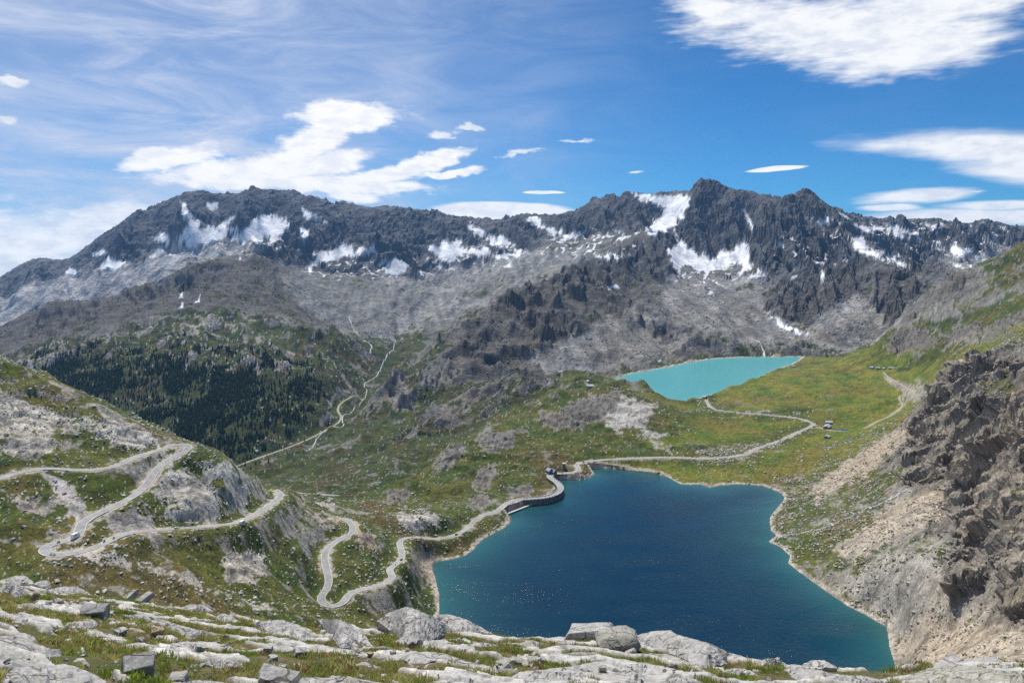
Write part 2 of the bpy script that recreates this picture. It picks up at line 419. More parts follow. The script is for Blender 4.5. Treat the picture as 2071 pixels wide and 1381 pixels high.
LINES = [
    ('mass', SKYL[:46]), ('rmas', SKYL[46:]), ('rmas', FARR),
    ('mass', [(p, q + 45, y * 1.15) for p, q, y in SKYL[::4]]),
    ('mass', [(p, q + 45, y * 1.15) for p, q, y in FARR[::3]]),
    ('mass', [(p, 640, 8200) for p in range(-160, 2300, 200)]),
    ('mass', [(p, 690, 9600) for p in range(-160, 2300, 200)]),
    # left massif face
    ('mass', [(60, 600, 5300), (150, 570, 5400), (230, 545, 5450), (300, 520, 5400), (380, 505, 5400), (480, 475, 5450), (560, 450, 5500)]),
    # spurs and the hollows between them
    ('mass', [(389, 392, 6000), (380, 420, 5690), (365, 455, 5470), (345, 490, 5290)]), ('mass', [(262, 436, 6100), (245, 470, 5800), (225, 505, 5580), (205, 540, 5380)]), ('mass', [(504, 380, 6000), (500, 412, 5690), (490, 440, 5500)]),
    ('mass', [(700, 424, 5800), (690, 460, 5430), (670, 490, 5230)]), ('mass', [(816, 421, 5800), (800, 455, 5430), (780, 490, 5130)]), ('mass', [(911, 436, 5750), (900, 465, 5430), (880, 495, 5130)]), ('mass', [(1218, 400, 5300), (1205, 430, 5080), (1190, 452, 4950)]),
    ('rmas', [(1469, 380, 4850), (1475, 420, 4530), (1480, 460, 4280), (1470, 500, 4060)]), ('rmas', [(1545, 396, 4700), (1540, 430, 4400), (1530, 470, 4130)]),
    ('mass', [(446, 402, 6000), (440, 425, 5900), (430, 450, 5700)]), ('mass', [(324, 417, 6050), (315, 450, 5900), (300, 480, 5650)]), ('mass', [(568, 396, 5900), (560, 420, 5800), (550, 440, 5600)]), ('mass', [(755, 431, 5800), (745, 455, 5680), (735, 480, 5430)]),
    ('mass', [(860, 426, 5750), (850, 455, 5620), (845, 485, 5380)]), ('rmas', [(1444, 362, 4880), (1445, 410, 4730), (1440, 460, 4460)]), ('rmas', [(1510, 386, 4800), (1510, 425, 4620), (1505, 465, 4350)]),
    ('mass', [(622, 392, 5900), (605, 435, 5600), (580, 475, 5250), (545, 500, 4700), (527, 506, 4300)]),
    ('mass', [(930, 480, 5400), (1000, 485, 5300)]),
    ('mass', [(640, 530, 4950), (720, 510, 5050), (800, 545, 4850), (880, 545, 4850), (960, 520, 5000), (1040, 505, 5000)]),
    ('mass', [(1060, 450, 5300), (1120, 470, 5150), (1180, 465, 5100)]),
    # basin behind the middle hill
    ('mass', [(-100, 690, 5000), (0, 640, 5000), (80, 620, 5000), (180, 600, 5000), (280, 570, 4900), (380, 545, 4900), (450, 530, 4900)]),
    ('mor', [(-120, 760, 3900), (40, 700, 4000), (150, 660, 4100), (260, 640, 4200), (350, 610, 4300), (430, 570, 4400)]),
    # middle hill, crest and flanks
    ('midm', [(-160, 700, 3150), (-60, 675, 3200), (25, 645, 3250), (61, 628, 3280), (112, 614, 3320), (149, 610, 3340), (203, 599, 3380), (250, 586, 3420), (304, 572, 3450), (365, 545, 3500),
              (422, 523, 3550), (473, 521, 3600), (507, 509, 3700), (527, 503, 3900)]),
    ('midm', [(527, 503, 3900), (560, 556, 3650), (610, 627, 3300), (660, 655, 3120), (700, 668, 3000)]),
    ('midm', [(60, 680, 2950), (200, 640, 3000), (300, 620, 3050), (400, 600, 3100), (480, 595, 3150), (540, 610, 3150)]),
    ('midr', [(-100, 800, 2500), (0, 760, 2550), (80, 720, 2650), (200, 690, 2680), (304, 672, 2700), (400, 660, 2780), (500, 650, 2850), (600, 670, 2800), (690, 690, 2850), (730, 700, 3000)]),
    ('midr', [(300, 705, 2480), (400, 715, 2430), (500, 725, 2400), (600, 730, 2450), (660, 724, 2560)]),
    ('wood', [(100, 780, 2300), (200, 760, 2300), (300, 770, 2250), (400, 780, 2200), (500, 790, 2180), (600, 780, 2250), (670, 766, 2410), (715, 768, 2550)]),
    ('wood', [(100, 850, 2080), (250, 850, 2040), (400, 850, 2000), (500, 850, 2000), (600, 840, 2060), (660, 830, 2130)]),
    ('wood', [(100, 930, 1850), (250, 930, 1820), (400, 915, 1850), (480, 905, 1880), (560, 890, 1930), (640, 868, 2040)]),
    ('vall', [(-150, 1010, 1560), (0, 1000, 1590), (200, 980, 1650), (380, 965, 1710), (470, 948, 1775), (560, 922, 1885), (640, 888, 2030), (690, 850, 2180), (700, 835, 2255), (738, 780, 2600), (760, 735, 2950), (790, 700, 3350), (810, 680, 3600)]),
    # valley head and moraines
    ('mor', [(720, 665, 3300), (715, 640, 3600), (720, 600, 4100), (700, 560, 4500), (650, 570, 4300), (600, 560, 4300)]),
    ('mor', [(770, 690, 3300), (780, 650, 3650), (790, 610, 4000), (800, 575, 4350)]),
    ('mor', [(800, 575, 4350), (850, 570, 4500), (900, 570, 4600), (960, 550, 4700), (1030, 530, 4700)]),
    ('mor', [(830, 660, 3700), (860, 640, 3900), (930, 600, 4200), (1000, 570, 4300), (1080, 540, 4300)]),
    ('mor', [(1080, 505, 4700), (1150, 500, 4600), (1200, 485, 4650), (1260, 470, 4700), (1300, 455, 4700)]),
    ('mor', [(850, 672, 3650), (900, 650, 3750), (950, 630, 3850), (1020, 596, 3950), (1110, 566, 4000), (1180, 538, 4050)]),
    # central ridge
    ('cent', [(968, 619, 2700), (999, 603, 2760), (1039, 586, 2830), (1100, 576, 2920), (1134, 556, 3020), (1154, 543, 3080), (1201, 524, 3350), (1225, 518, 3500), (1262, 503, 3700), (1276, 498, 3800), (1322, 466, 4000), (1347, 456, 4150)]),
    ('cenl', [(782, 800, 2130), (803, 751, 2260), (857, 705, 2420), (880, 684, 2480), (921, 651, 2580), (968, 619, 2700)]),
    ('vall', [(790, 790, 2480), (830, 757, 2650), (870, 735, 2780), (900, 715, 2880), (960, 680, 3030), (1020, 648, 3200), (1080, 622, 3350), (1130, 602, 3450)]),
    ('cent', [(1000, 660, 2480), (1080, 640, 2550), (1150, 620, 2650), (1230, 600, 2850), (1300, 570, 3250), (1350, 530, 3600)]),
    ('cent', [(950, 700, 2280), (1050, 700, 2280), (1130, 690, 2330), (1220, 670, 2450), (1300, 650, 2600), (1380, 640, 2750)]),
    ('cent', [(1000, 745, 2110), (1080, 745, 2110), (1150, 735, 2160), (1200, 735, 2180)]),
    ('cenl', [(820, 830, 1960), (880, 790, 2020), (950, 770, 2030), (1000, 770, 2030)]),
    ('cenl', [(850, 870, 1700), (920, 840, 1780), (1000, 815, 1850), (1080, 790, 1900)]),
    ('vall', [(560, 985, 1350), (600, 960, 1500), (660, 940, 1520), (700, 925, 1540), (760, 885, 1750), (800, 840, 1900)]),
    ('vall', [(760, 950, 1350), (850, 900, 1480), (930, 870, 1560), (1000, 845, 1650), (1080, 815, 1740)]),
    ('vall', [(640, 1003, 1180), (700, 1005, 1180), (780, 1015, 1180), (850, 985, 1230), (900, 940, 1350)]),
    # hump between dam and upper lake
    ('hump', [(775, 1003, 1010), (810, 976, 1050), (836, 968, 1080), (879, 937, 1140), (910, 895, 1240), (950, 885, 1290), (990, 868, 1340)]),
    ('hump', [(990, 868, 1340), (1060, 830, 1440), (1110, 805, 1490), (1150, 790, 1530), (1200, 785, 1530), (1250, 787, 1530), (1330, 812, 1500), (1400, 835, 1500)]),
    ('hump', [(1150, 778, 1750), (1190, 764, 1880), (1215, 755, 1960), (1180, 752, 2030)]),
    ('hump', [(1250, 830, 1400), (1150, 860, 1330), (1060, 890, 1270), (1350, 870, 1310)]),
    ('hump', [(860, 1000, 1020), (930, 960, 1080), (1000, 935, 1130), (1070, 925, 1150), (1150, 905, 1200), (1250, 905, 1215), (1400, 905, 1225)]),
    ('hump', [(940, 1000, 1015), (1000, 985, 1035), (1060, 975, 1055), (1095, 965, 1075)]),
    ('hump', [(1040, 1000, 1025), (1080, 995, 1035), (1100, 985, 1055), (1108, 972, 1080)]),
    # upper lake surrounds and the meadow
    ('cenl', [(1215, 770, 1980), (1240, 750, 2090), (1300, 738, 2210), (1380, 727, 2320), (1450, 718, 2420)]),
    ('cenl', [(1230, 735, 2200), (1320, 715, 2350), (1420, 700, 2450), (1480, 700, 2480)]),
    ('cenl', [(1480, 712, 2440), (1560, 712, 2450), (1640, 714, 2440), (1690, 712, 2400)]),
    ('cenl', [(1460, 690, 2540), (1540, 685, 2580), (1600, 685, 2600), (1660, 695, 2520)]),
    ('mead', [(1640, 722, 2330), (1700, 720, 2280), (1760, 700, 2200)]),
    ('mead', [(1400, 825, 1600), (1470, 805, 1660), (1560, 770, 1790), (1640, 745, 1950), (1700, 735, 2000)]),
    ('mead', [(1480, 832, 1515), (1560, 815, 1560), (1640, 790, 1640), (1720, 765, 1760), (1800, 745, 1790)]),
    ('mead', [(1340, 900, 1255), (1450, 880, 1310), (1550, 860, 1370), (1650, 845, 1420), (1750, 820, 1480), (1830, 800, 1490)]),
    ('mead', [(1240, 935, 1170), (1350, 945, 1145), (1450, 960, 1115), (1550, 955, 1120), (1620, 930, 1165)]),
    ('mead', [(1560, 920, 1190), (1650, 890, 1250), (1720, 870, 1290), (1780, 850, 1320)]),
    # right side
    ('rrid', [(1705, 713, 2350), (1780, 679, 2200), (1814, 662, 2150), (1831, 624, 2100), (1898, 582, 2020), (1915, 572, 2000), (1925, 545, 1980), (1990, 531, 1950), (2041, 505, 1920), (2065, 494, 1900), (2140, 465, 1880), (2260, 420, 1850)]),
    ('rlow', [(1760, 690, 2600), (1850, 650, 2550), (1930, 600, 2500), (2010, 570, 2450), (2100, 540, 2400), (2250, 500, 2400)]),
    ('rrid', [(1850, 680, 1900), (1920, 650, 1800), (1990, 620, 1720), (2071, 575, 1650), (2200, 510, 1550)]),
    ('rrid', [(1830, 740, 1720), (1900, 700, 1640), (1980, 670, 1480), (2071, 625, 1380), (2200, 560, 1300)]),
    ('rmead', [(1830, 830, 1370), (1880, 770, 1420), (1940, 720, 1400), (2010, 695, 1280), (2071, 670, 1200)]),
    ('rmead', [(1650, 950, 1110), (1720, 900, 1180), (1800, 870, 1190), (1840, 860, 1150)]),
    ('talus', [(1600, 975, 1080), (1680, 960, 1060), (1760, 930, 1040), (1820, 900, 1010)]),
    ('crag', [(1831, 900, 985), (1839, 866, 1010), (1873, 809, 1060), (1907, 760, 1100), (1952, 730, 1120), (2009, 722, 1100), (2071, 735, 1020), (2180, 720, 960)]),
    ('crag', [(1830, 970, 880), (1862, 976, 860), (1910, 940, 870), (1900, 870, 940), (1960, 820, 960), (2010, 780, 960), (2071, 780, 880), (2200, 770, 820)]),
    ('crag', [(1913, 996, 800), (1930, 1052, 725), (1947, 1126, 650), (1935, 1190, 590), (1969, 1182, 580), (1997, 1109, 630), (2043, 1120, 600), (2035, 1240, 505), (2060, 1250, 490), (2160, 1260, 460)]),
    ('crag', [(1975, 950, 800), (2000, 1030, 690), (2040, 900, 780), (2071, 1000, 650), (2071, 1100, 580), (2200, 1000, 580)]),
    ('talus', [(1640, 1010, 985), (1720, 1000, 945), (1800, 985, 885)]),
    ('talus', [(1620, 1090, 870), (1700, 1070, 850), (1780, 1050, 815), (1860, 1030, 770)]),
    ('talus', [(1680, 1165, 760), (1760, 1150, 730), (1840, 1130, 690), (1900, 1110, 665)]),
    ('talus', [(1760, 1225, 705), (1830, 1215, 665), (1890, 1210, 615)]),
    ('talus', [(1820, 1290, 645), (1900, 1270, 595), (1980, 1260, 545)]),
    ('talus', [(1830, 1350, 600), (1900, 1330, 535), (1990, 1320, 480), (2071, 1305, 440), (2200, 1290, 405)]),
    # right massif
    ('rmas', [(1423, 357, 4900), (1400, 420, 4600), (1370, 450, 4350), (1347, 456, 4150)]),
    ('rmas', [(1340, 405, 5000), (1370, 415, 4850), (1350, 440, 4700), (1310, 450, 4750), (1260, 430, 5000), (1300, 410, 5050)]),
    ('rmas', [(1380, 500, 4050), (1440, 520, 4000), (1500, 500, 4050), (1540, 490, 4050)]),
    ('mor', [(1360, 545, 3600), (1440, 545, 3750), (1510, 545, 3700)]),
    ('mor', [(1340, 585, 3150), (1400, 590, 3200), (1470, 590, 3250), (1530, 600, 3150)]),
    ('mor', [(1400, 640, 2780), (1470, 645, 2800), (1540, 650, 2850), (1590, 665, 2720), (1640, 680, 2620)]),
    ('rmas', [(1629, 382, 4500), (1610, 430, 4150), (1580, 470, 3850), (1560, 520, 3550)]),
    ('rmas', [(1679, 414, 4400), (1680, 450, 4050), (1660, 490, 3700)]),
    ('rlow', [(1560, 560, 3300), (1600, 540, 3400), (1660, 530, 3450), (1720, 530, 3400)]),
    ('rlow', [(1560, 610, 3000), (1610, 635, 2850), (1660, 620, 2900), (1720, 600, 2950), (1760, 590, 3000)]),
    ('mor', [(1620, 668, 2680), (1680, 665, 2650), (1740, 640, 2700), (1790, 640, 2650)]),
    ('rlow', [(1713, 428, 4350), (1740, 465, 4000), (1780, 510, 3500), (1830, 545, 3150), (1860, 560, 2950)]),
    ('rlow', [(1790, 580, 2900), (1830, 610, 2750), (1770, 615, 2850)]),
    ('rmas', [(1760, 490, 4500), (1830, 500, 4400), (1900, 500, 4300), (1990, 490, 4400), (2071, 490, 4500), (2200, 500, 4500)]),
    ('mor', [(1830, 550, 3700), (1900, 545, 3600), (1960, 540, 3600), (2050, 530, 3600), (2200, 530, 3500)]),
    # left hillside
    ('hill', [(-170, 660, 650), (-80, 700, 640), (0, 730, 635), (80, 764, 635), (150, 791, 635), (230, 834, 635), (300, 866, 632), (345, 884, 634), (385, 897, 630), (435, 930, 612), (480, 953, 638), (520, 974, 680), (540, 981, 708), (561, 987, 738)]),
    ('bench', [(561, 987, 738), (608, 995, 805), (645, 1001, 855), (700, 1012, 905), (775, 1014, 955)]),
    ('hid', [(-120, 780, 800), (0, 800, 800), (150, 870, 800), (330, 945, 790), (460, 1005, 800), (561, 1040, 910), (640, 1050, 990)]),
    ('hid', [(-100, 960, 1150), (100, 960, 1150), (300, 985, 1200), (450, 1010, 1200), (560, 1020, 1150)]),
    ('hill', [(-150, 840, 570), (0, 850, 572), (100, 870, 576), (200, 890, 584), (280, 890, 605)]),
    ('hill', [(-150, 930, 520), (0, 925, 532), (90, 920, 545), (200, 920, 568)]),
    ('hill', [(-150, 1030, 470), (0, 1020, 485), (80, 1030, 488), (150, 1000, 510), (230, 985, 530)]),
    ('hill', [(416, 965, 592), (440, 1000, 576), (390, 1020, 548), (370, 980, 572), (480, 1000, 602), (500, 1015, 622)]),
    ('hill', [(-150, 1110, 430), (0, 1090, 455), (50, 1110, 446), (0, 1150, 430)]),
    ('bench', [(100, 1165, 415), (200, 1165, 430), (300, 1140, 462), (400, 1135, 498), (500, 1125, 548), (580, 1080, 640), (560, 1050, 640)]),
    ('bench', [(50, 1200, 398), (200, 1210, 408), (400, 1215, 450), (520, 1200, 510), (600, 1170, 580)]),
    ('bench', [(640, 1040, 770), (740, 1050, 815), (880, 1040, 915), (940, 1020, 958), (740, 1125, 690), (700, 1160, 640), (610, 1110, 628)]),
    ('bench', [(860, 1115, 812), (840, 1180, 733), (780, 1215, 655), (870, 1215, 715), (860, 1240, 690)]),
    ('hid', [(-100, 1280, 340), (100, 1280, 350), (300, 1285, 380), (500, 1285, 440), (650, 1280, 520), (800, 1285, 590)]),
    ('hid', [(p, 1400, 210) for p in range(-160, 2300, 150)]),
    ('hid', [(p, 1420, 110) for p in range(-160, 2300, 150)]),
    ('hid', [(p, 1430, 60) for p in range(-160, 2300, 150)]),
    ('hid', [(p, 1370, 270) for p in range(-160, 500, 120)]),
    ('hid', [(1900, 1400, 380), (2071, 1390, 330), (2200, 1380, 300)]),
]

# pass road; heights run down from the upper bend to the dam
ROAD1 = [(-60, 985, 495), (0, 968, 510), (33, 957), (87, 947, 528), (134, 949), (181, 950, 542), (232, 943, 556), (261, 930), (290, 919, 584), (326, 909, 603), (348, 901, 614), (365, 898, 620),
         (378, 900, 620), (382, 905, 614), (373, 914, 606), (348, 925, 596), (326, 941, 582), (308, 961, 566), (297, 979, 553), (268, 1004, 532), (232, 1022, 514), (196, 1039, 498), (174, 1051, 486), (163, 1062, 477), (161, 1077, 467),
         (152, 1087, 461), (127, 1095, 454), (98, 1101, 449), (86, 1109, 444), (91, 1117, 440), (109, 1122, 438), (138, 1120, 442), (170, 1113, 449), (203, 1102, 460), (232, 1087, 474), (261, 1078, 486), (311, 1072, 504), (362, 1068, 522),
         (435, 1063, 549), (482, 1055, 574), (518, 1039, 620), (554, 1015, 682), (566, 1004, 708), (564, 995, 726), (552, 990, 738)]
ROAD2 = [(690, 1048, 745), (705, 1053, 742), (714, 1066, 730), (709, 1080, 715), (686, 1091, 700), (667, 1105, 684), (657, 1120, 668), (659, 1144, 647), (665, 1171, 627), (661, 1190, 612), (648, 1207, 600), (651, 1218, 594),
         (666, 1225, 591), (684, 1224, 594), (697, 1214, 602), (704, 1202, 611), (721, 1194, 621), (755, 1186, 640), (786, 1174, 665), (794, 1163, 680), (787, 1152, 692), (802, 1139, 714), (813, 1126, 736), (811, 1109, 762),
         (808, 1097, 784), (819, 1088, 804), (844, 1086, 826), (883, 1089, 848), (921, 1081, 868), (948, 1066, 890), (960, 1052, 914), (979, 1041, 930), (1006, 1033, 946), (1022, 1020, 970), (1041, 1011, 990), (1076, 1008, 996.5),
         (1106, 1005, 1002.5), (1127, 997, 1018.6), (1134, 987, 1039.5), (1127, 976, 1063.5), (1114, 967, 1084), (1111, 961, 1098), (1122, 957.5, 1106.5), (1142, 957, 1107), (1160, 955, 1111), (1171, 948, 1126.7), (1166, 940, 1145), (1180, 934, 1159.5),
         (1217, 930, 1168.6), (1290, 926, 1176), (1362, 925, 1177), (1416, 927, 1170), (1471, 924, 1176), (1507, 918, 1191), (1532, 906, 1224.7), (1579, 890, 1273), (1623, 870, 1340), (1646, 859, 1379), (1634, 852, 1406), (1608, 845, 1437),
         (1543, 838, 1471), (1482, 833, 1500), (1450, 829, 1527), (1436, 822, 1575), (1431, 815, 1624), (1428, 808, 1675)]
def with_y(road):
    """fill in distances between the estimated ones; returns (px, py, height)"""
    k = [i for i, p in enumerate(road) if len(p) == 3]
    ys = np.interp(range(len(road)), k, [road[i][2] for i in k])
    return [(p[0], p[1], -(p[1] - CY) / FPX * y) for p, y in zip(road, ys)]


ROAD1, ROAD2 = with_y(ROAD1), with_y(ROAD2)
ROADV = [(440, 960, -516), (490, 938, -512), (540, 920, -510), (600, 898, -508), (640, 880, -506), (665, 866, -503), (684, 855, -500), (690, 842, -497), (683, 830, -493), (690, 815, -488), (715, 800, -483)]
ROADO = [(585, 996, -372), (612, 999, -374), (660, 1001, -377), (700, 1004, -380), (740, 1006, -382), (790, 1004, -386), (840, 990, -390)]
BARNP = [(1643, 863, -330.3), (1662, 865, -329.5), (1680, 870, -327), (1700, 872, -326), (1722, 872, -325), (1745, 868, -322), (1770, 855, -319), (1800, 841, -315), (1820, 826, -311), (1825, 818, -308), (1818, 806, -306), (1822, 799, -303)]
HAMP = [(1786, 752, -293), (1797, 763, -295), (1812, 773, -294), (1828, 781, -292), (1838, 788, -289), (1851, 800, -285)]
SHOREP = [(1182, 935.5, -336), (1230, 938, -339), (1290, 948, -341), (1340, 955, -342)]

SHORE = [(1125, 967), (1150, 969), (1174, 970), (1195, 965), (1203, 959), (1196, 951), (1188, 948), (1217, 946), (1254, 948), (1290, 951), (1315, 953), (1348, 963), (1377, 979), (1398, 980), (1416, 979), (1435, 986), (1460, 981), (1485, 979), (1507, 979), (1543, 982),
         (1576, 995), (1587, 1004), (1585, 1013), (1576, 1022), (1558, 1044), (1557, 1060), (1560, 1073), (1570, 1083), (1554, 1095), (1579, 1106), (1598, 1124), (1594, 1138), (1616, 1156), (1663, 1190), (1715, 1225), (1754, 1245), (1794, 1267), (1797, 1290), (1800, 1312), (1811, 1346),
         (1815, 1420), (1700, 1480), (1400, 1500), (1150, 1490), (980, 1430), (900, 1330), (889, 1240), (889, 1205), (883, 1178), (876, 1155), (874, 1140), (890, 1134), (918, 1130), (940, 1123), (956, 1113), (966, 1101), (979, 1089), (1000, 1077), (1022, 1066), (1032, 1058), (1033, 1050), (1022, 1043), (1018, 1040),
         (1060, 1022), (1088, 1011), (1112, 1004), (1122, 996), (1126, 987), (1120, 977)]
UPSH = [(1242, 767), (1262, 759), (1284, 754), (1343, 744), (1393, 733), (1425, 728), (1452, 725), (1494, 723), (1560, 722), (1623, 722), (1612, 730), (1599, 737), (1578, 744), (1557, 752), (1538, 763), (1520, 773), (1486, 788), (1460, 794), (1435, 800), (1410, 808), (1381, 814), (1360, 812), (1339, 805), (1328, 797), (1318, 790), (1300, 784), (1276, 779), (1255, 774)]


def from_pixels(road):  # road points are image pixels with an assigned height
    return np.array([atz(*p) for p in road])


def roadline(road, n=8, step=1.6):
    P = from_pixels(road)
    C = catmull(P, n)
    C = resample(C, step)
    k = np.ones(5) / 5                                    # ease out wobble of the pixel readings
    for _ in range(3):
        for j in range(3):
            pad = np.r_[[C[0, j]] * 2, C[:, j], [C[-1, j]] * 2]
            C[:, j] = np.convolve(pad, k, 'valid')
    return resample(C, step)


RD1, RD2, RDV, RDO = roadline(ROAD1), roadline(ROAD2), roadline(ROADV, 8, 5.0), roadline(ROADO, 8, 3.0)
RDB, RDH, RDS = roadline(BARNP, 6, 2.5), roadline(HAMP, 6, 3.0), roadline(SHOREP, 6, 2.0)


def controls():
    pts, zid = [], []
    for z, ln in LINES:
        a = np.array([((p - CX) / FPX, math.log(Y), -(q - CY) / FPX) for p, q, Y in ln])
        for i in range(len(a)):
            pts.append(a[i]); zid.append(ZN.index(z))
            if i + 1 < len(a):
                d = np.linalg.norm(a[i + 1, :2] - a[i, :2])
                for t in np.linspace(0, 1, int(d / 0.05) + 2)[1:-1]:
                    pts.append(a[i] + (a[i + 1] - a[i]) * t); zid.append(ZN.index(z))
    for rd, z, st in ((RD1, 'hill', 14), (RD2, 'bench', 14), (RDV, 'vall', 12), (RDO, 'vall', 10), (RDB, 'mead', 14), (RDH, 'mead', 10)):
        for P in rd[::st]:
            pts.append((P[0] / P[1], math.log(P[1]), P[2] / P[1])); zid.append(ZN.index(z))
    return np.array(pts), np.array(zid)


def shore_pts(poly, Z):
    return np.array([atz(p, q, Z)[:2] for p, q in poly])


SH1, SH2 = shore_pts(SHORE, LAKE_Z), shore_pts(UPSH, UPPER_Z)


def poly_sdf(px, py, P):
    """signed distance, negative inside"""
    d = np.full(px.shape, 1e18, np.float64)
    ins = np.zeros(px.shape, bool)
    n = len(P)
    for i in range(n):
        ax, ay = P[i]; bx, by = P[(i + 1) % n]
        ex, ey = bx - ax, by - ay
        wx, wy = px - ax, py - ay
        t = np.clip((wx * ex + wy * ey) / (ex * ex + ey * ey + 1e-12), 0, 1)
        dd = (wx - ex * t) ** 2 + (wy - ey * t) ** 2
        d = np.minimum(d, dd)
        c = ((ay > py) != (by > py))
        if ey != 0:
            ins ^= c & (px < ex * (py - ay) / ey + ax)
    d = np.sqrt(d)
    return np.where(ins, -d, d)


# ---- grid
NC = 1160
UU = np.linspace(-0.79, 0.79, NC)
segs = [(52, 380, 26), (380, 760, 250), (760, 1350, 220), (1350, 2300, 130), (2300, 4200, 140), (4200, 6400, 130), (6400, 9500, 16)]
YY = np.concatenate([np.exp(np.linspace(math.log(a), math.log(b_), n, endpoint=False)) for a, b_, n in segs] + [[9500.0]])
NR = len(YY)
U, YG = np.meshgrid(UU, YY)
XG = U * YG
LY = np.log(YG)


def cubic_up(A, ri, ci, nr, nc):
    """Catmull-Rom upsampling of A sampled at index positions ri, ci"""
    def axis_up(A, idx, n):
        pos = np.interp(np.arange(n), idx, np.arange(len(idx)))
        i = np.clip(np.floor(pos).astype(int), 0, len(idx) - 2); t = (pos - i)[:, None]
        g = lambda k: A[np.clip(i + k, 0, len(idx) - 1)]
        p0, p1, p2, p3 = g(-1), g(0), g(1), g(2)
        return 0.5 * ((2 * p1) + (-p0 + p2) * t + (2 * p0 - 5 * p1 + 4 * p2 - p3) * t * t + (-p0 + 3 * p1 - 3 * p2 + p3) * t ** 3)
    B = axis_up(A, ri, nr)
    return axis_up(B.T, ci, nc).T


CP, CZ = controls()
ri = np.unique(np.r_[np.arange(0, NR, 3), NR - 1])
ci = np.unique(np.r_[np.arange(0, NC, 3), NC - 1])
qu, ql = np.meshgrid(UU[ci], np.log(YY[ri]))
Q = np.stack([qu.ravel(), ql.ravel()], 1)
D = np.sqrt(((CP[:, None, :2] - CP[None, :, :2]) ** 2).sum(2) + 2e-5)
A = -D + np.eye(len(CP)) * 1e-4
n_ = len(CP)
Afull = np.zeros((n_ + 3, n_ + 3)); Afull[:n_, :n_] = A
Pm = np.c_[np.ones(n_), CP[:, :2]]
Afull[:n_, n_:] = Pm; Afull[n_:, :n_] = Pm.T
wts = np.linalg.solve(Afull, np.r_[CP[:, 2], 0, 0, 0])
za = np.array([[ZONES[z][0], ZONES[z][1], *ZONES[z][2], ZONES[z][3]] for z in ZN])
S0 = np.empty(len(Q)); ATT = np.empty((len(Q), 6)); ZID = np.empty(len(Q), int)
for k in range(0, len(Q), 4000):
    q = Q[k:k + 4000]
    D2 = ((q[:, None] - CP[None, :, :2]) ** 2).sum(2)
    d = np.sqrt(D2 + 2e-5)
    S0[k:k + 4000] = -d @ wts[:n_] + wts[n_] + q @ wts[n_ + 1:]
    w = 1.0 / (D2 + 2e-5) ** 2
    ATT[k:k + 4000] = (w @ za[CZ]) / w.sum(1)[:, None]
    ZID[k:k + 4000] = CZ[np.argmin(D2, 1)]
sh = (len(ri), len(ci))
S = cubic_up(S0.reshape(sh), ri, ci, NR, NC)
ATT = np.stack([np.clip(cubic_up(ATT[:, j].reshape(sh), ri, ci, NR, NC), 0, 2) for j in range(6)], 2)
ri2 = np.clip(np.round(np.interp(np.arange(NR), ri, np.arange(len(ri)))).astype(int), 0, len(ri) - 1)
ci2 = np.clip(np.round(np.interp(np.arange(NC), ci, np.arange(len(ci)))).astype(int), 0, len(ci) - 1)
ZID = ZID.reshape(sh)[ri2][:, ci2]
Z = S * YG
Z0 = Z.copy()

# ---- relief: crests and gullies on the massifs, hummocks and ledges below
rough = ATT[..., 0]
far = sstep(2600, 4300, YG)
near = 1 - sstep(900, 2200, YG)
wx = fbm(XG / 420, YG / 420, 3, 5) * 120
wy = fbm(XG / 420 + 9, YG / 420 - 4, 3, 6) * 120
_sk = np.interp(UU, [(p - CX) / FPX for p, q, y in SKYL + FARR[2:]], [math.log(y) for p, q, y in SKYL + FARR[2:]])
keep = 1 - 0.92 * np.exp(-((LY - _sk[None, :]) / 0.050) ** 2)      # gentler along the skyline
h = (ridged((XG + wx) / 700, (YG + wy) / 900, 2, 21, 0.4) - 0.80) * 75 * far * rough / 1.5
h += (ridged((XG + wx * .8 + .25 * YG) / 210, (YG + wy) / 1100, 3, 31, 0.5) - 0.8) * 46 * sstep(2600, 3600, YG) * rough / 1.5
h += fbm(XG / 75, YG / 120, 3, 33, .5) * 9 * far * rough / 1.5
h *= keep
mid = sstep(1000, 1700, YG) * (1 - sstep(3300, 4600, YG))
h += (ridged((XG + wx * .3) / 190, (YG + wy * .3) / 190, 4, 44) - 0.85) * (13 + 15 * np.isin(ZID, [ZN.index('cenl'), ZN.index('cent'), ZN.index('midr')])) * mid * rough
h += fbm(XG / 60, YG / 60, 4, 47) * 5.0 * mid * rough
h += (ridged((XG + wx * .15) / 70, (YG + wy * .15) / 52, 4, 51) - 0.8) * 4.4 * near * rough
h += fbm(XG / 24, YG / 24, 4, 55) * 1.7 * near * rough
PRE = np.full((NR, NC), 1e9, np.float32)


def near_line(P, radius):
    """distance to, and height of, a line on the grid (within radius)"""
    dist = np.full((NR, NC), 1e9, np.float32); aw = np.zeros((NR, NC)); az_ = np.zeros((NR, NC))
    du = UU[1] - UU[0]
    for k, (x, y, z) in enumerate(P):
        a, b_ = np.searchsorted(YY, [y - radius, y + radius])
        c0 = int((((x - radius) / (y + (radius if x > 0 else -radius) * 0)) - UU[0]) / du) - 5
        c1 = int(((x + radius) / y - UU[0]) / du) + 6
        c0, c1 = max(0, c0), min(NC, c1)
        if b_ <= a or c1 <= c0: continue
        sl = (slice(a, b_), slice(c0, c1))
        dd = np.hypot(XG[sl] - x, YG[sl] - y)
        dist[sl] = np.minimum(dist[sl], dd)
        w = 1.0 / (dd * dd + .6) ** 2
        aw[sl] += w; az_[sl] += w * z
    return dist, az_ / np.maximum(aw, 1e-30)


for P in (RD1, RD2):
    PRE = np.minimum(PRE, near_line(P[::3], 45)[0])
h *= .25 + .75 * sstep(4, 42, PRE)
Z = Z + h

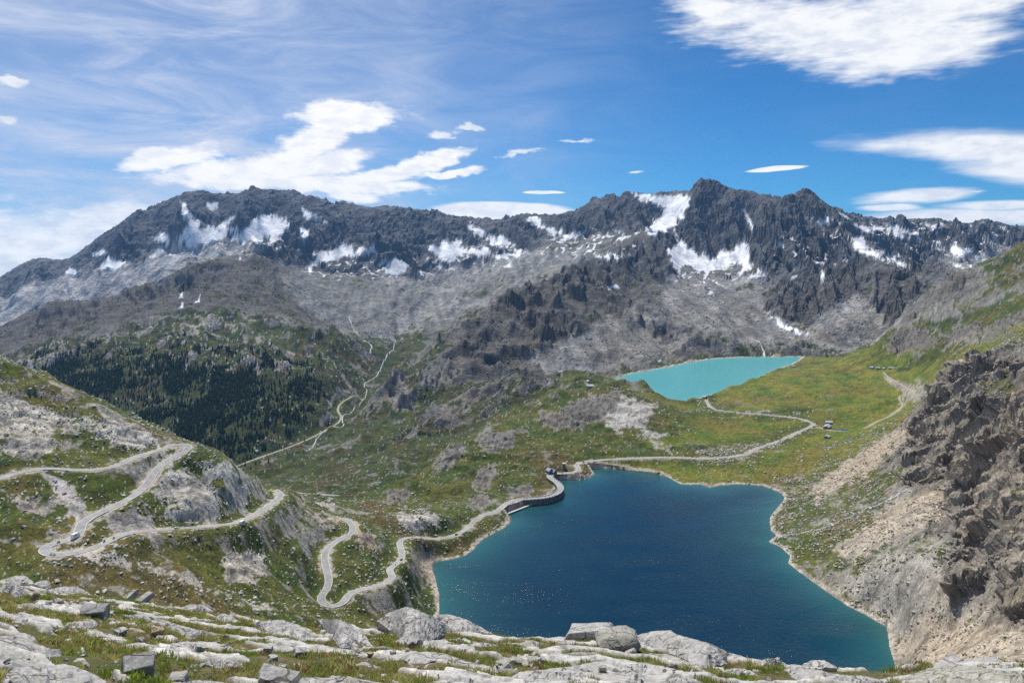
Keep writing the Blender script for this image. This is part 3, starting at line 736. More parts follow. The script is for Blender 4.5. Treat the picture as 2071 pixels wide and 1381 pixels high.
# crags: steep stepped faces
pxv = CX + FPX * U
def px_py():
    return CY - FPX * Z / YG


def zone_poly(poly, y0, y1, soft=6.0, warp=6.0, seed=3, fing=0.0):
    """cover of an area outlined in image pixels, tested on projected vertices, limited to a range of distance"""
    P = np.array(poly, float)
    r0, r1 = np.searchsorted(YY, [y0, y1])
    m = np.zeros((NR, NC), np.float32)
    py = PY[r0:r1]; px = pxv[r0:r1]  # projected image position of each vertex
    pad = warp * 2 + soft * 2
    box = (px > P[:, 0].min() - pad) & (px < P[:, 0].max() + pad) & (py > P[:, 1].min() - pad) & (py < P[:, 1].max() + pad)
    if not box.any():
        return m
    xs, ys = XG[r0:r1][box], YG[r0:r1][box]
    sc = ys / 100.0
    wx_ = fbm(px[box] / 22, py[box] / 14, 3, seed) * warp
    wy_ = fbm(px[box] / 22 + 31, py[box] / 14 + 7, 3, seed + 1) * warp
    s = poly_sdf(px[box] + wx_, py[box] + wy_, P)
    if fing: s = s + fing * (fbm(px[box] / 6.5 + py[box] / 40, py[box] / 30, 3, seed + 2) + .6 * fbm(px[box] / 14, py[box] / 5, 2, seed + 4))
    sub = m[r0:r1]
    sub[box] = sstep(soft, -soft, s)
    m[r0:r1] = sub
    return m

# ---- lakes, roads and paths set into the relief
def blur(A, n=1):
    for _ in range(n):
        B = A.copy()
        B[1:-1] = (A[:-2] + 2 * A[1:-1] + A[2:]) / 4
        C = B.copy()
        C[:, 1:-1] = (B[:, :-2] + 2 * B[:, 1:-1] + B[:, 2:]) / 4
        A = C
    return A


sd1 = np.full((NR, NC), 1e4); sd2 = np.full((NR, NC), 1e4)
m1 = (YG > 380) & (YG < 1400) & (XG > -400) & (XG < 700)
sd1[m1] = poly_sdf(XG[m1], YG[m1], SH1)
m2 = (YG > 1500) & (YG < 2600) & (XG > 50) & (XG < 1200)
sd2[m2] = poly_sdf(XG[m2], YG[m2], SH2)


def set_lake(Z, sd, lz, rise):
    zmin = lz + 0.5 + np.minimum(np.maximum(sd, 0), 45) * rise
    w = 1 - sstep(14, 55, sd)
    out = Z + (np.maximum(Z, zmin) - Z) * w
    flat = (1 - sstep(3, 22, sd)) * 0.75                      # a bare strand at the water
    out = out + (np.minimum(out, lz + 0.5 + np.maximum(sd, 0) * 0.22) - out) * flat
    inn = lz - 0.5 - np.minimum(-sd, 60) * 0.35
    return np.where(sd > 0, out, inn)


Z = set_lake(Z, sd1, LAKE_Z, 0.10)
Z = set_lake(Z, sd2, UPPER_Z, 0.08)

i0 = int(np.argmin(np.hypot(*(RD2[:, :2] - np.array(atz(1060, 1009, -337.2)[:2])).T)))
i1 = int(np.argmin(np.hypot(*(RD2[:, :2] - np.array(atz(1117, 959, -337.5)[:2])).T)))
DAML = RD2[i0:i1 + 1]
road_d = np.full((NR, NC), 1e9, np.float32)


def carve(P, flat, blend, sink):
    global Z, road_d
    d, zz = near_line(P, flat + blend)
    w = 1 - sstep(flat, flat + blend, d)
    Z = np.where(d < flat + blend, Z + (zz - sink - Z) * w, Z)
    road_d = np.minimum(road_d, d)
    return d


for P in (RD1, RD2[:i0 + 1], RD2[i1:]):
    carve(P, 4.8, 17.0, 0.25)
carve(RDO, 5.0, 14, 0.3)
carve(RDV, 7.0, 25, 0.3)
for P in (RDB, RDH, RDS):
    carve(P, 2.8, 6, 0.12)
# the flat by the dam house and the lay-by
# lateral push of the crags so that faces break into buttresses
def normals():
    gU = np.gradient(Z, UU, axis=1) / YG
    gY = np.gradient(Z, YY, axis=0) - U * gU
    inv = 1 / np.sqrt(1 + gU ** 2 + gY ** 2)
    return -gU * inv, -gY * inv, inv


PY = CY - FPX * Z / YG
CRAG = [(1831, 905), (1838, 866), (1873, 808), (1907, 757), (1952, 728), (2009, 722), (2080, 735), (2300, 740), (2300, 1300), (2060, 1262), (2036, 1245), (2030, 1200), (2043, 1125), (1997, 1112), (1985, 1180), (1966, 1190), (1916, 1196), (1930, 1130), (1948, 1110), (1925, 1050), (1910, 995), (1930, 965), (1880, 975), (1820, 968)]
m_crag = zone_poly(CRAG, 430, 1250, 8, 14, 5)
LEDGE = [(1985, 800), (2000, 770), (2050, 755), (2110, 760), (2110, 800), (2060, 808), (2010, 812)]
m_ledge = zone_poly(LEDGE, 700, 1100, 8, 8, 15)
m_crag = m_crag * (1 - m_ledge)
# smaller crags here and there on the middle ground and below the massifs
CR2 = [([(1790, 690), (1830, 660), (1890, 668), (1900, 690), (1870, 715), (1810, 720)], 1500, 2300, 14), ([(1905, 690), (1935, 650), (1975, 655), (1985, 675), (1950, 690)], 1400, 2300, 10),
       ([(1975, 690), (2020, 650), (2085, 620), (2085, 650), (2020, 690), (1985, 700)], 1100, 1800, 10),
       ([(1830, 620), (1890, 580), (1920, 545), (1960, 545), (1950, 590), (1900, 610), (1850, 650), (1815, 668)], 1700, 2300, 20),
       ([(960, 960), (985, 940), (1000, 950), (990, 985), (960, 990)], 950, 1250, 7), ([(780, 1010), (790, 990), (830, 985), (820, 1015), (790, 1025)], 900, 1150, 8),
       ([(880, 945), (905, 905), (935, 900), (925, 930), (890, 960)], 1050, 1400, 8), ([(960, 890), (1000, 875), (1050, 870), (1030, 905), (980, 905)], 1150, 1450, 8),
       ([(1080, 850), (1130, 830), (1190, 800), (1260, 800), (1250, 835), (1180, 860), (1110, 870)], 1200, 1560, 11),
       ([(950, 1010), (975, 995), (990, 1005), (980, 1030), (955, 1030)], 900, 1100, 5), ([(1028, 990), (1060, 980), (1075, 995), (1060, 1005), (1030, 1003)], 980, 1080, 4)]
PY = CY - FPX * Z / YG
m_cr2 = np.zeros((NR, NC), np.float32)
for k, (pl, a, b_, amp) in enumerate(CR2):
    m = zone_poly(pl, a, b_, 8, 12, 80 + k)
    m_cr2 = np.maximum(m_cr2, m)
    sc_ = amp * 2.2
    mm = m > .01
    x_, y_, z_ = XG[mm], YG[mm], Z[mm]
    Z[mm] += m[mm] * amp * (.55 * facets((x_ + z_ * .5) / sc_, (y_ + z_ * .5) / sc_, 90 + k) + .28 * facets((x_ - z_ * .4) / sc_ * 2.6, (y_ + z_) / sc_ * 2.6, 190 + k) + .15)
SLABS = [[(-20, 760), (60, 775), (150, 810), (170, 840), (150, 870), (60, 880), (-20, 870)], [(160, 845), (230, 845), (310, 870), (320, 900), (270, 915), (200, 890), (165, 870)], [(350, 940), (400, 930), (470, 945), (510, 1000), (480, 1040), (420, 1060), (360, 1060), (330, 1040), (330, 980)],
         [(452, 1135), (480, 1115), (530, 1120), (535, 1150), (510, 1175), (460, 1175)], [(-20, 875), (60, 880), (130, 900), (60, 925), (-20, 915)], [(810, 1030), (870, 1020), (890, 1060), (850, 1080), (800, 1060)]]
PY = CY - FPX * Z / YG
m_slab = np.zeros((NR, NC), np.float32)
for k, pl in enumerate(SLABS):
    m_slab = np.maximum(m_slab, zone_poly(pl, 400, 1000, 8, 10, 60 + 2 * k))
mk = m_slab > .01
x_, y_, z_ = XG[mk], YG[mk], Z[mk]
wv = fbm(x_ / 20, y_ / 20, 2, 98) * 8
mk_s = mk.copy()
slab_f = facets((x_ + wv) / 17, (y_ + z_ + wv) / 9, 61); slab_g = facets((x_ + .4 * y_) / 6, (y_ + z_) / 4, 62)
Z[mk] += m_slab[mk] * (slab_f * 2.6 + slab_g * .9) * sstep(5, 14, PRE[mk])
# dark crag walls on the massifs: steps in the face
stp = sstep(3000, 3600, YG) * np.clip(rough - 0.9, 0, 0.6) / 0.6
lay = (Z + 0.22 * XG + wx * 0.9 + 60 * fbm(XG / 300, YG / 300, 2, 94)) / 125.0
lay = lay - np.floor(lay)
Z = Z + stp * keep * 40 * (sstep(0.30, 0.70, lay) - lay)
Z = Z + stp * 9 * (ridged((XG + wy * .3) / 62, (YG + Z) / 130, 3, 93) - 0.8)
# far faces: bare crags against smooth scree aprons
CLIFFS = [
    [(150, 528), (210, 470), (281, 418), (389, 386), (505, 376), (622, 388), (740, 430), (720, 470), (700, 490), (640, 505), (590, 480), (575, 445), (530, 430), (480, 460), (440, 455), (400, 445), (350, 480), (310, 470), (300, 500), (250, 530), (180, 522)],
    [(600, 440), (700, 480), (690, 495), (640, 510), (620, 545), (570, 530), (545, 505), (585, 470)],
    [(740, 430), (816, 418), (950, 438), (945, 455), (1000, 480), (940, 485), (880, 490), (860, 510), (840, 545), (810, 520), (770, 510), (760, 495), (700, 470)],
    [(1010, 446), (1050, 428), (1130, 431), (1175, 416), (1269, 380), (1300, 410), (1280, 440), (1260, 468), (1200, 460), (1140, 470), (1095, 450), (1060, 462), (1040, 492), (1000, 472)],
    [(1290, 405), (1320, 415), (1345, 430), (1310, 462), (1270, 474), (1230, 452)],
    [(1398, 386), (1406, 364), (1423, 355), (1470, 378), (1545, 394), (1602, 404), (1600, 430), (1560, 450), (1540, 480), (1510, 490), (1480, 506), (1440, 521), (1410, 516), (1385, 496), (1368, 456), (1385, 425)],
    [(1250, 504), (1290, 490), (1345, 455), (1380, 490), (1387, 506), (1355, 506), (1345, 532), (1300, 562), (1270, 534), (1240, 524)],
    [(1600, 405), (1622, 382), (1632, 380), (1680, 412), (1724, 442), (1700, 452), (1640, 438), (1610, 430)],
    [(1540, 480), (1600, 440), (1650, 470), (1640, 500), (1590, 520), (1570, 540), (1530, 550), (1520, 520)],
    [(1580, 505), (1640, 480), (1700, 460), (1760, 530), (1730, 590), (1690, 612), (1660, 640), (1630, 655), (1590, 650), (1550, 620), (1540, 592), (1580, 570), (1620, 570), (1600, 545)],
    [(1740, 470), (1800, 480), (1900, 510), (1880, 540), (1840, 547), (1780, 510)],
    [(1770, 560), (1800, 543), (1880, 570), (1860, 590), (1830, 622), (1810, 657), (1770, 620)],
    [(1726, 430), (1900, 438), (2071, 458), (2120, 470), (2071, 492), (1980, 500), (1900, 490), (1850, 475), (1780, 455)],
    [(1000, 606), (1040, 583), (1100, 573), (1150, 542), (1210, 518), (1262, 502), (1282, 522), (1250, 560), (1190, 590), (1100, 604), (1060, 622), (1010, 628)],
    [(782, 802), (806, 758), (835, 795), (832, 845), (800, 826)], [(850, 770), (900, 740), (930, 750), (880, 785)], [(930, 690), (980, 670), (1000, 690), (950, 715)], [(840, 860), (880, 845), (900, 862), (860, 880)], [(960, 800), (1020, 790), (1000, 815)], [(1060, 640), (1130, 630), (1160, 660), (1100, 690), (1050, 680)], [(1290, 650), (1350, 665), (1370, 690), (1330, 690)],
    [(250, 590), (330, 572), (420, 530), (470, 540), (440, 570), (330, 600), (260, 605)], [(60, 640), (130, 620), (200, 610), (190, 640), (110, 680), (50, 680)],
]
SCREES = [
    [(560, 550), (620, 560), (700, 590), (760, 600), (760, 640), (735, 685), (690, 662), (615, 622)], [(720, 640), (770, 560), (800, 548), (850, 600), (868, 675), (800, 700), (745, 692)],
    [(850, 560), (1000, 520), (1110, 500), (1190, 500), (1150, 540), (1050, 580), (960, 622), (880, 652), (830, 622)], [(1350, 550), (1430, 560), (1500, 552), (1560, 560), (1540, 600), (1560, 642), (1622, 682), (1590, 692), (1480, 690), (1390, 660), (1335, 610)],
    [(1620, 672), (1680, 630), (1730, 598), (1770, 628), (1812, 660), (1780, 692), (1700, 716), (1640, 702)], [(1130, 690), (1230, 640), (1330, 640), (1400, 690), (1330, 720), (1240, 745), (1100, 752), (1050, 720)],
    [(1900, 522), (2000, 492), (2090, 470), (2090, 502), (1990, 542), (1930, 552)], [(1640, 402), (1690, 432), (1640, 450), (1602, 440)], [(300, 530), (420, 500), (540, 500), (520, 515), (420, 520), (330, 550)],
]
PY = CY - FPX * Z / YG
m_cliff = np.zeros((NR, NC), np.float32); m_scree = np.zeros((NR, NC), np.float32)
for k, pl in enumerate(CLIFFS):
    m_cliff = np.maximum(m_cliff, zone_poly(pl, 1950, 6600, 5, 9, 700 + 2 * k))
for k, pl in enumerate(SCREES):
    m_scree = np.maximum(m_scree, zone_poly(pl, 1950, 5600, 9, 10, 760 + 2 * k))
m_back = zone_poly([(-40, 590), (0, 572), (130, 553), (200, 546), (300, 520), (350, 498), (470, 486), (570, 498), (535, 506), (473, 524), (422, 526), (365, 548), (250, 590), (112, 618), (25, 648), (-40, 670)], 4020, 5750, 6, 9, 788)
m_scree = np.maximum(m_scree, m_back * .8)
m_scree *= 1 - m_cliff
Z = Z + (blur(Z, 14) - Z) * m_scree * .9 + m_scree * (fbm((XG + .2 * YG) / 45, YG / 700, 3, 790) * 5 + (ridged((XG - .1 * YG + wx * .3) / 130, YG / 1500, 2, 791) - .8) * 14) * YG / 4000
fs = np.clip(YG / 4500, .5, 1.2)
mk = m_cliff > .01
cx_, cy_, cz_, cf = XG[mk], YG[mk], Z[mk], fs[mk]
rib = ridged((cx_ + .45 * cz_ + wx[mk] * .25) / (130 * cf), (cy_ + .6 * cz_ + wy[mk] * .25) / (360 * cf), 3, 795, .5) - .85
wv = fbm(cx_ / 90, cy_ / 90, 2, 796) * 30
fc1 = facets((cx_ + .3 * cz_ + wv) / (95 * cf), (cy_ + .7 * cz_ + wv) / (190 * cf), 41)
fc2 = facets((cx_ - .3 * cz_) / (38 * cf), (cy_ + cz_ + wv * .5) / (85 * cf), 42)
Z[mk] += m_cliff[mk] * cf * ((rib * 30 + fc1 * 34) * (.10 + .90 * keep[mk]) + fc2 * 14 * (.55 + .45 * keep[mk]))
# keep the water's edge and the road bed as they were cut
for P, fl, bl, sk in ((RD1, 4.4, 2.0, 0.25), (RD2[:i0 + 1], 4.4, 2.0, 0.25), (RD2[i1:], 4.4, 2.0, 0.25)):
    carve(P, fl, bl, sk)
Z = np.where(sd1 < 0, np.minimum(Z, LAKE_Z - 0.4), Z)
Z = np.where(sd2 < 0, np.minimum(Z, UPPER_Z - 0.4), Z)
PY = CY - FPX * Z / YG


NX, NY, NZ = normals()

# ------------------------------------------------------------------ what covers the ground
SNOW = [
    [(352, 489), (368, 465), (389, 446), (401, 446), (406, 462), (426, 458), (450, 463), (473, 457), (477, 465), (439, 485), (406, 499), (382, 502), (372, 485)],
    [(470, 482), (487, 465), (514, 445), (537, 435), (571, 438), (586, 457), (571, 475), (554, 489), (541, 499), (548, 482), (507, 489), (473, 487)],
    [(297, 522), (338, 492), (350, 489), (314, 518)], [(308, 485), (325, 473), (341, 475), (345, 487)], [(199, 543), (220, 519), (233, 529), (257, 528), (233, 546)],
    [(186, 517), (203, 506), (220, 512), (200, 517)], [(132, 556), (139, 541), (159, 550), (145, 555)], [(417, 411), (443, 412), (439, 427), (419, 422)], [(363, 406), (372, 410), (392, 443), (372, 443)],
    [(610, 420), (629, 429), (668, 452), (642, 450), (615, 440)], [(606, 457), (625, 467), (622, 479), (606, 476)], [(434, 463), (467, 437), (475, 441), (453, 464)],
    [(361, 601), (371, 590), (370, 603)], [(393, 611), (405, 598), (401, 612)], [(359, 625), (370, 608), (369, 622)],
    [(617, 550), (634, 529), (641, 509), (668, 512), (681, 499), (701, 492), (728, 502), (759, 499), (759, 516), (735, 514), (712, 516), (681, 529), (654, 533), (637, 543)],
    [(779, 550), (783, 533), (803, 519), (820, 533), (826, 551), (799, 556)], [(762, 540), (780, 520), (786, 524), (770, 540)],
    [(867, 502), (894, 489), (925, 485), (938, 502), (989, 506), (1016, 516), (1070, 504), (1023, 525), (972, 518), (938, 514), (921, 526), (897, 531), (881, 516)],
    [(943, 457), (958, 456), (999, 479), (1026, 485), (1043, 502), (1016, 500), (989, 490), (952, 469)], [(870, 541), (891, 538), (903, 547)],
    [(1064, 440), (1083, 440), (1107, 458), (1137, 465), (1137, 481), (1100, 466), (1073, 450)], [(1135, 479), (1158, 472), (1202, 462), (1175, 476), (1141, 489)],
    [(1278, 390), (1339, 395), (1385, 397), (1400, 401), (1385, 424), (1368, 454), (1343, 470), (1309, 477), (1301, 462), (1335, 441), (1347, 420), (1318, 411), (1290, 403)],
    [(1353, 508), (1381, 487), (1389, 504), (1410, 517), (1448, 519), (1473, 508), (1503, 489), (1515, 508), (1520, 542), (1494, 556), (1503, 529), (1478, 538), (1452, 544), (1427, 554), (1427, 570), (1419, 546), (1389, 538), (1368, 548), (1360, 525)],
    [(1357, 462), (1364, 464), (1391, 502), (1383, 506)], [(1513, 564), (1532, 545), (1553, 554), (1524, 561)], [(1650, 447), (1663, 439), (1684, 444), (1675, 457), (1658, 455)],
    [(1694, 428), (1723, 446), (1709, 443)], [(1567, 497), (1574, 484), (1588, 503)], [(1659, 568), (1662, 545), (1670, 554), (1667, 568)], [(1430, 595), (1442, 587), (1445, 600)],
    [(1556, 631), (1572, 647), (1591, 659), (1612, 667), (1634, 677), (1604, 671), (1574, 658)], [(1730, 455), (1789, 461), (1858, 468), (1831, 471), (1759, 467)],
    [(1812, 474), (1856, 478), (1908, 505), (1873, 493), (1831, 482)], [(1716, 482), (1738, 482), (1763, 500), (1795, 531), (1759, 518), (1730, 505)], [(1775, 507), (1801, 516), (1841, 538), (1814, 534)],
    [(1921, 509), (1921, 497), (1949, 503), (1980, 509), (1932, 518)], [(1924, 530), (1959, 542), (1932, 541)], [(1955, 537), (1980, 537), (1978, 545)], [(1871, 453), (1908, 453), (1877, 461)],
    [(1228, 581), (1246, 574), (1251, 585)], [(1205, 520), (1240, 512), (1262, 518), (1230, 524)], [(1980, 478), (2000, 482), (2012, 492), (1990, 490)],
    [(1500, 420), (1508, 424), (1530, 470), (1524, 470)], [(838, 556), (852, 548), (860, 556)], [(1010, 540), (1030, 533), (1040, 538)],
]
m_snow = np.zeros((NR, NC), np.float32)
for k, pl in enumerate(SNOW):
    big = abs(np.ptp([p[0] for p in pl])) > 60
    m_snow = np.maximum(m_snow, zone_poly(pl, 2400, 6400, 1.6, 7.0 if big else 3.0, 200 + k, 4.0 if big else 2.0))
scat = np.zeros((NR, NC), np.float32)                           # broken snow below the cols
for k, (pl, dens) in enumerate((([(1120, 478), (1300, 465), (1300, 505), (1160, 520), (1060, 520)], .60), ([(300, 470), (600, 470), (560, 520), (330, 520)], .42), ([(600, 520), (900, 520), (880, 560), (620, 560)], .5),
                               ([(860, 500), (1060, 500), (1040, 535), (880, 545)], .55), ([(1540, 500), (1700, 440), (1720, 520), (1600, 570)], .36), ([(1730, 450), (2071, 450), (2000, 530), (1780, 520)], .5), ([(1340, 540), (1540, 540), (1460, 580), (1380, 580)], .5))):
    z_ = zone_poly(pl, 2800, 5900, 10, 10, 300 + k)
    nz_ = ridged(XG / 95, YG / 150, 3, 310 + k) 
    scat = np.maximum(scat, z_ * sstep(1.34 - dens * .42, 1.42 - dens * .42, nz_) * sstep(0.55, 0.75, NZ))
m_snow = np.maximum(m_snow, scat)
Z = Z + (blur(Z, 8) - Z) * np.clip(blur(m_snow, 2), 0, 1) * .9         # snow smooths what it buries
NX, NY, NZ = normals()
NZS = blur(NZ, 3)
PY = CY - FPX * Z / YG

gscale = np.clip(YG / 700.0, 0.6, 5.0)
nA = np.where(YG < 1500, fbm(XG / 34, YG / 34, 5, 401, .58), fbm(XG / 110, YG / 110, 5, 402, .6))
nB = np.where(YG < 1500, fbm(XG / 7.5, YG / 7.5, 3, 403, .6), fbm(XG / 26, YG / 26, 3, 404, .6))
nC = fbm(XG / 240, YG / 240, 4, 405)
wh = RNG.random((NR, NC)).astype(np.float32)
steep = sstep(0.86, 0.55, NZ)
gr = ATT[..., 1]
tone = ATT[..., 2:5].copy()
gdark = ATT[..., 5]
f_gr = gr - 0.5 + 0.42 * nA + 0.20 * nB - 0.55 * steep * (1 - .75 * np.exp(-(PRE / 38) ** 2)) + 0.12 * nC

# pale slabs, screes, turf patches: (area, y range, grass shift, tone or None, strength of tone)
PALE = (.47, .45, .40); GREY = (.30, .295, .285); TAN = (.39, .335, .26); DARKR = (.15, .145, .14); BRN = (.30, .25, .19)
AREAS = [
    # left hillside: bare slabs
    ([(-20, 760), (60, 775), (150, 810), (170, 840), (150, 870), (60, 880), (-20, 870)], 420, 600, -.55, PALE, 1), ([(160, 845), (230, 845), (310, 870), (320, 900), (270, 915), (250, 905), (200, 890), (165, 870)], 420, 620, -.55, PALE, 1),
    ([(-20, 875), (60, 880), (130, 900), (60, 925), (-20, 915)], 420, 600, -.35, PALE, 1), ([(350, 940), (400, 930), (470, 945), (510, 1000), (480, 1040), (420, 1060), (360, 1060), (330, 1040), (330, 980)], 520, 680, -.34, PALE, 1),
    ([(330, 900), (380, 910), (300, 1000), (210, 1060), (240, 1080), (330, 1068), (320, 1020), (350, 960)], 470, 620, -.35, (.37, .35, .33), 1), ([(452, 1135), (480, 1115), (530, 1120), (535, 1150), (510, 1175), (460, 1175)], 480, 680, -1.2, PALE, 1),
    ([(210, 1085), (440, 1070), (520, 1050), (575, 1010), (600, 1040), (540, 1090), (430, 1100), (300, 1105)], 500, 720, -.16, (.34, .315, .28), 1), ([(70, 1125), (180, 1118), (230, 1110), (190, 1160), (110, 1165)], 440, 520, -.7, (.36, .33, .29), 1),
    ([(90, 955), (130, 955), (180, 1040), (160, 1055), (110, 990)], 430, 520, -.7, (.44, .42, .40), 1), ([(0, 990), (40, 1000), (110, 1060), (130, 1085), (90, 1085), (40, 1030)], 420, 500, -.4, (.35, .31, .28), 1),
    ([(140, 1110), (230, 1120), (330, 1150), (480, 1200), (560, 1230), (540, 1240), (420, 1195), (280, 1150)], 430, 600, -.45, (.42, .40, .37), 1), ([(720, 1060), (760, 1085), (760, 1115), (720, 1100)], 650, 820, -.6, (.42, .33, .26), 1),
    ([(640, 1040), (690, 1045), (695, 1070), (650, 1068)], 700, 900, -.5, (.42, .36, .30), 1), ([(820, 1105), (880, 1140), (885, 1180), (840, 1160)], 680, 820, -.45, TAN, 1),
    ([(810, 1030), (870, 1020), (890, 1060), (850, 1080), (800, 1060)], 780, 950, -.4, PALE, 1), ([(640, 1012), (670, 1015), (665, 1030), (638, 1028)], 800, 960, -.8, (.46, .42, .36), 1),
    # turf on the left slope
    ([(100, 900), (220, 905), (240, 935), (100, 940)], 430, 520, .5, None, 0), ([(-20, 985), (40, 985), (130, 1060), (60, 1090), (-20, 1080)], 400, 480, .35, None, 0), ([(-20, 1100), (80, 1100), (100, 1200), (-20, 1190)], 380, 490, .6, None, 0),
    ([(300, 1110), (440, 1110), (480, 1190), (330, 1150)], 480, 620, .35, None, 0), ([(150, 960), (290, 960), (260, 1000), (180, 1035)], 460, 560, .3, None, 0),
    # right slope
    ([(1640, 985), (1760, 900), (1830, 865), (1835, 885), (1750, 960), (1650, 1010)], 900, 1250, -.65, TAN, 1), ([(1690, 1110), (1820, 1010), (1910, 985), (1925, 1040), (1830, 1080), (1720, 1135)], 640, 900, -.7, TAN, 1),
    ([(1680, 1180), (1780, 1130), (1900, 1090), (1940, 1130), (1900, 1200), (1800, 1210), (1790, 1255), (1720, 1220)], 560, 800, -.22, (.36, .325, .27), 1), ([(1800, 1280), (1880, 1245), (1960, 1265), (2090, 1270), (2090, 1340), (1880, 1360), (1815, 1350)], 380, 640, -.55, TAN, 1),
    ([(1720, 960), (1830, 905), (1825, 965), (1740, 985)], 850, 1150, .15, None, 0), ([(1570, 1080), (1680, 1030), (1840, 990), (1850, 1000), (1700, 1060), (1600, 1110)], 780, 1000, -.05, (.34, .33, .30), 1),
    ([(1590, 1100), (1690, 1060), (1640, 1140), (1610, 1140)], 750, 900, .15, None, 0),
    ([(1780, 760), (1850, 800), (1930, 730), (2010, 660), (1990, 650), (1900, 710), (1850, 770)], 1100, 1700, -.35, (.29, .265, .22), 1), ([(1880, 600), (2000, 560), (2071, 540), (2071, 600), (1960, 640), (1880, 650)], 1600, 2300, -.08, (.20, .192, .172), 1),
    ([(1700, 722), (1830, 662), (1990, 625), (2090, 600), (2090, 720), (1950, 728), (1880, 780), (1780, 750)], 1200, 2350, .45, None, 0), ([(1850, 640), (1990, 590), (2090, 560), (2090, 590), (1990, 625), (1870, 660)], 1300, 2350, -.08, (.20, .192, .172), 1),
    # hump
    ([(1215, 830), (1250, 800), (1330, 820), (1310, 850), (1250, 870), (1220, 850)], 1250, 1560, -.6, (.42, .40, .36), 1), ([(1290, 860), (1345, 880), (1360, 905), (1320, 910), (1290, 885)], 1150, 1400, -.45, (.40, .38, .34), 1),
    # moraines and screes
    ([(1360, 560), (1440, 570), (1510, 590), (1560, 650), (1620, 690), (1500, 690), (1380, 640)], 2400, 3700, -.5, (.205, .198, .187), 1), ([(1620, 680), (1700, 640), (1800, 590), (1830, 620), (1780, 680), (1700, 715)], 2300, 3100, -.6, (.21, .20, .185), 1),
    ([(1180, 690), (1300, 600), (1400, 650), (1440, 700), (1240, 745), (1150, 750)], 2000, 2900, -.25, (.19, .182, .17), 1),
    ([(560, 550), (650, 560), (720, 590), (800, 570), (860, 600), (760, 680), (640, 640)], 3300, 4700, -.1, (.18, .18, .175), 1), ([(900, 580), (1060, 540), (1150, 510), (1080, 570), (960, 610)], 3400, 4900, 0, (.20, .20, .195), 1),
    # turf rims of the valley and forest glades
    ([(700, 640), (740, 680), (800, 690), (880, 640), (860, 700), (780, 760), (730, 720)], 2400, 3900, .25, None, 0),
    ([(560, 660), (700, 680), (760, 700), (740, 730), (600, 720)], 2500, 3100, .35, None, 0),
    ([(330, 640), (420, 640), (560, 680), (560, 720), (420, 700), (330, 690)], 2500, 3100, -.05, (.40, .38, .34), 1),
]
hard = np.maximum(m_cliff * (.55 + .45 * sstep(.9, .75, NZS)), .75 * sstep(.80, .62, NZS) * (1 - m_scree)) * sstep(1500, 2000, YG)                 # bare cliff against loose scree
hz_ = np.isin(ZID, [ZN.index(z) for z in ('mass', 'rmas', 'rlow', 'cent', 'midm', 'mor')])
scr_c = np.where((ZID == ZN.index('cent'))[..., None] | (ZID == ZN.index('midm'))[..., None], np.array((.110, .103, .094)), np.array((.150, .151, .153)))
tone = np.where(hz_[..., None], tone * .5 + .5 * scr_c, tone)
tone = tone + (np.array((.255, .253, .248)) - tone) * (m_scree * .9)[..., None]
tone = tone + (np.array((.33, .335, .345)) - tone) * (m_back * (1 - m_cliff) * .8)[..., None]  # pale polished slopes behind the middle hill; the bluish lightening also paints in haze
for k, (pl, a, b_, dg, tn, st) in enumerate(AREAS):
    m = zone_poly(pl, a, b_, 9, 13, 500 + k * 3)
    f_gr = f_gr + dg * m
    if tn is not None:
        tone = tone + (np.array(tn) - tone) * (m * st)[..., None]
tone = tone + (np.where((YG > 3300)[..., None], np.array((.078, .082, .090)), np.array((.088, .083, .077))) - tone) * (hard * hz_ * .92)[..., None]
f_gr = f_gr - .15 * m_scree - .8 * m_cliff
f_gr = f_gr - .95 * m_crag * sstep(0.86, 0.70, NZ) - 0.9 * m_cr2 + 0.5 * m_ledge
tone = tone + (np.array((.255, .222, .178)) - tone) * (m_crag * .9)[..., None]
tone = tone + (np.array((.125, .118, .105)) - tone) * (m_cr2 * .85)[..., None]
# bare strand round both lakes
strand = sstep(6.5, 2.5, sd1 + 3 * nB + 3 * nA) + sstep(9, 4, sd2 + 4 * nB)
f_gr = f_gr - 1.5 * strand
tone = tone + (np.array((.43, .37, .30)) - tone) * np.clip(strand, 0, 1)[..., None]
verge = sstep(7.5, 4.6, road_d + 2.5 * nB) * sstep(2000, 1500, YG)
f_gr = f_gr - 0.4 * verge
tone = tone + (np.array((.44, .37, .28)) - tone) * (verge * .6)[..., None]
m_gr = sstep(-.10, .10, f_gr)

# rock and turf colours
fq_ = 1 - .55 * sstep(2300, 3800, YG)
rv = np.clip(1 + 0.36 * nB * fq_ + 0.34 * nA + 0.46 * (wh - .5) * fq_, .45, 1.75)
warm = 0.5 + 0.5 * fbm(XG / 150, YG / 150, 3, 431)
strk = fbm((XG + .15 * YG + wx * .2) / 26, YG / 520, 3, 435) * np.clip(m_scree + (ZID == ZN.index('mor')) * .8, 0, 1)
tone = tone * (1 + .30 * strk)[..., None]
rock = tone * rv[..., None] * (1 + (np.array((1.08, 1.0, .90)) - 1) * (warm[..., None] * 1.2 - .4))
sj = np.zeros((NR, NC)); sj[mk_s] = slab_f * .5 + slab_g * .35
rock = rock * (1 + .35 * m_slab * sj)[..., None]
lich = sstep(.25, .6, fbm(XG / 16, YG / 16, 4, 433))[..., None] * sstep(0, 900, 1400 - YG)[..., None]
rock = rock * (1 - .42 * lich * (1 - m_crag[..., None] * .5))
G1, G2, G3, G4 = [np.array(c) for c in ((.078, .112, .012), (.145, .138, .022), (.165, .110, .032), (.028, .044, .012))]
t1 = (0.5 + 0.9 * fbm(XG / 60, YG / 60, 4, 441))[..., None].clip(0, 1)
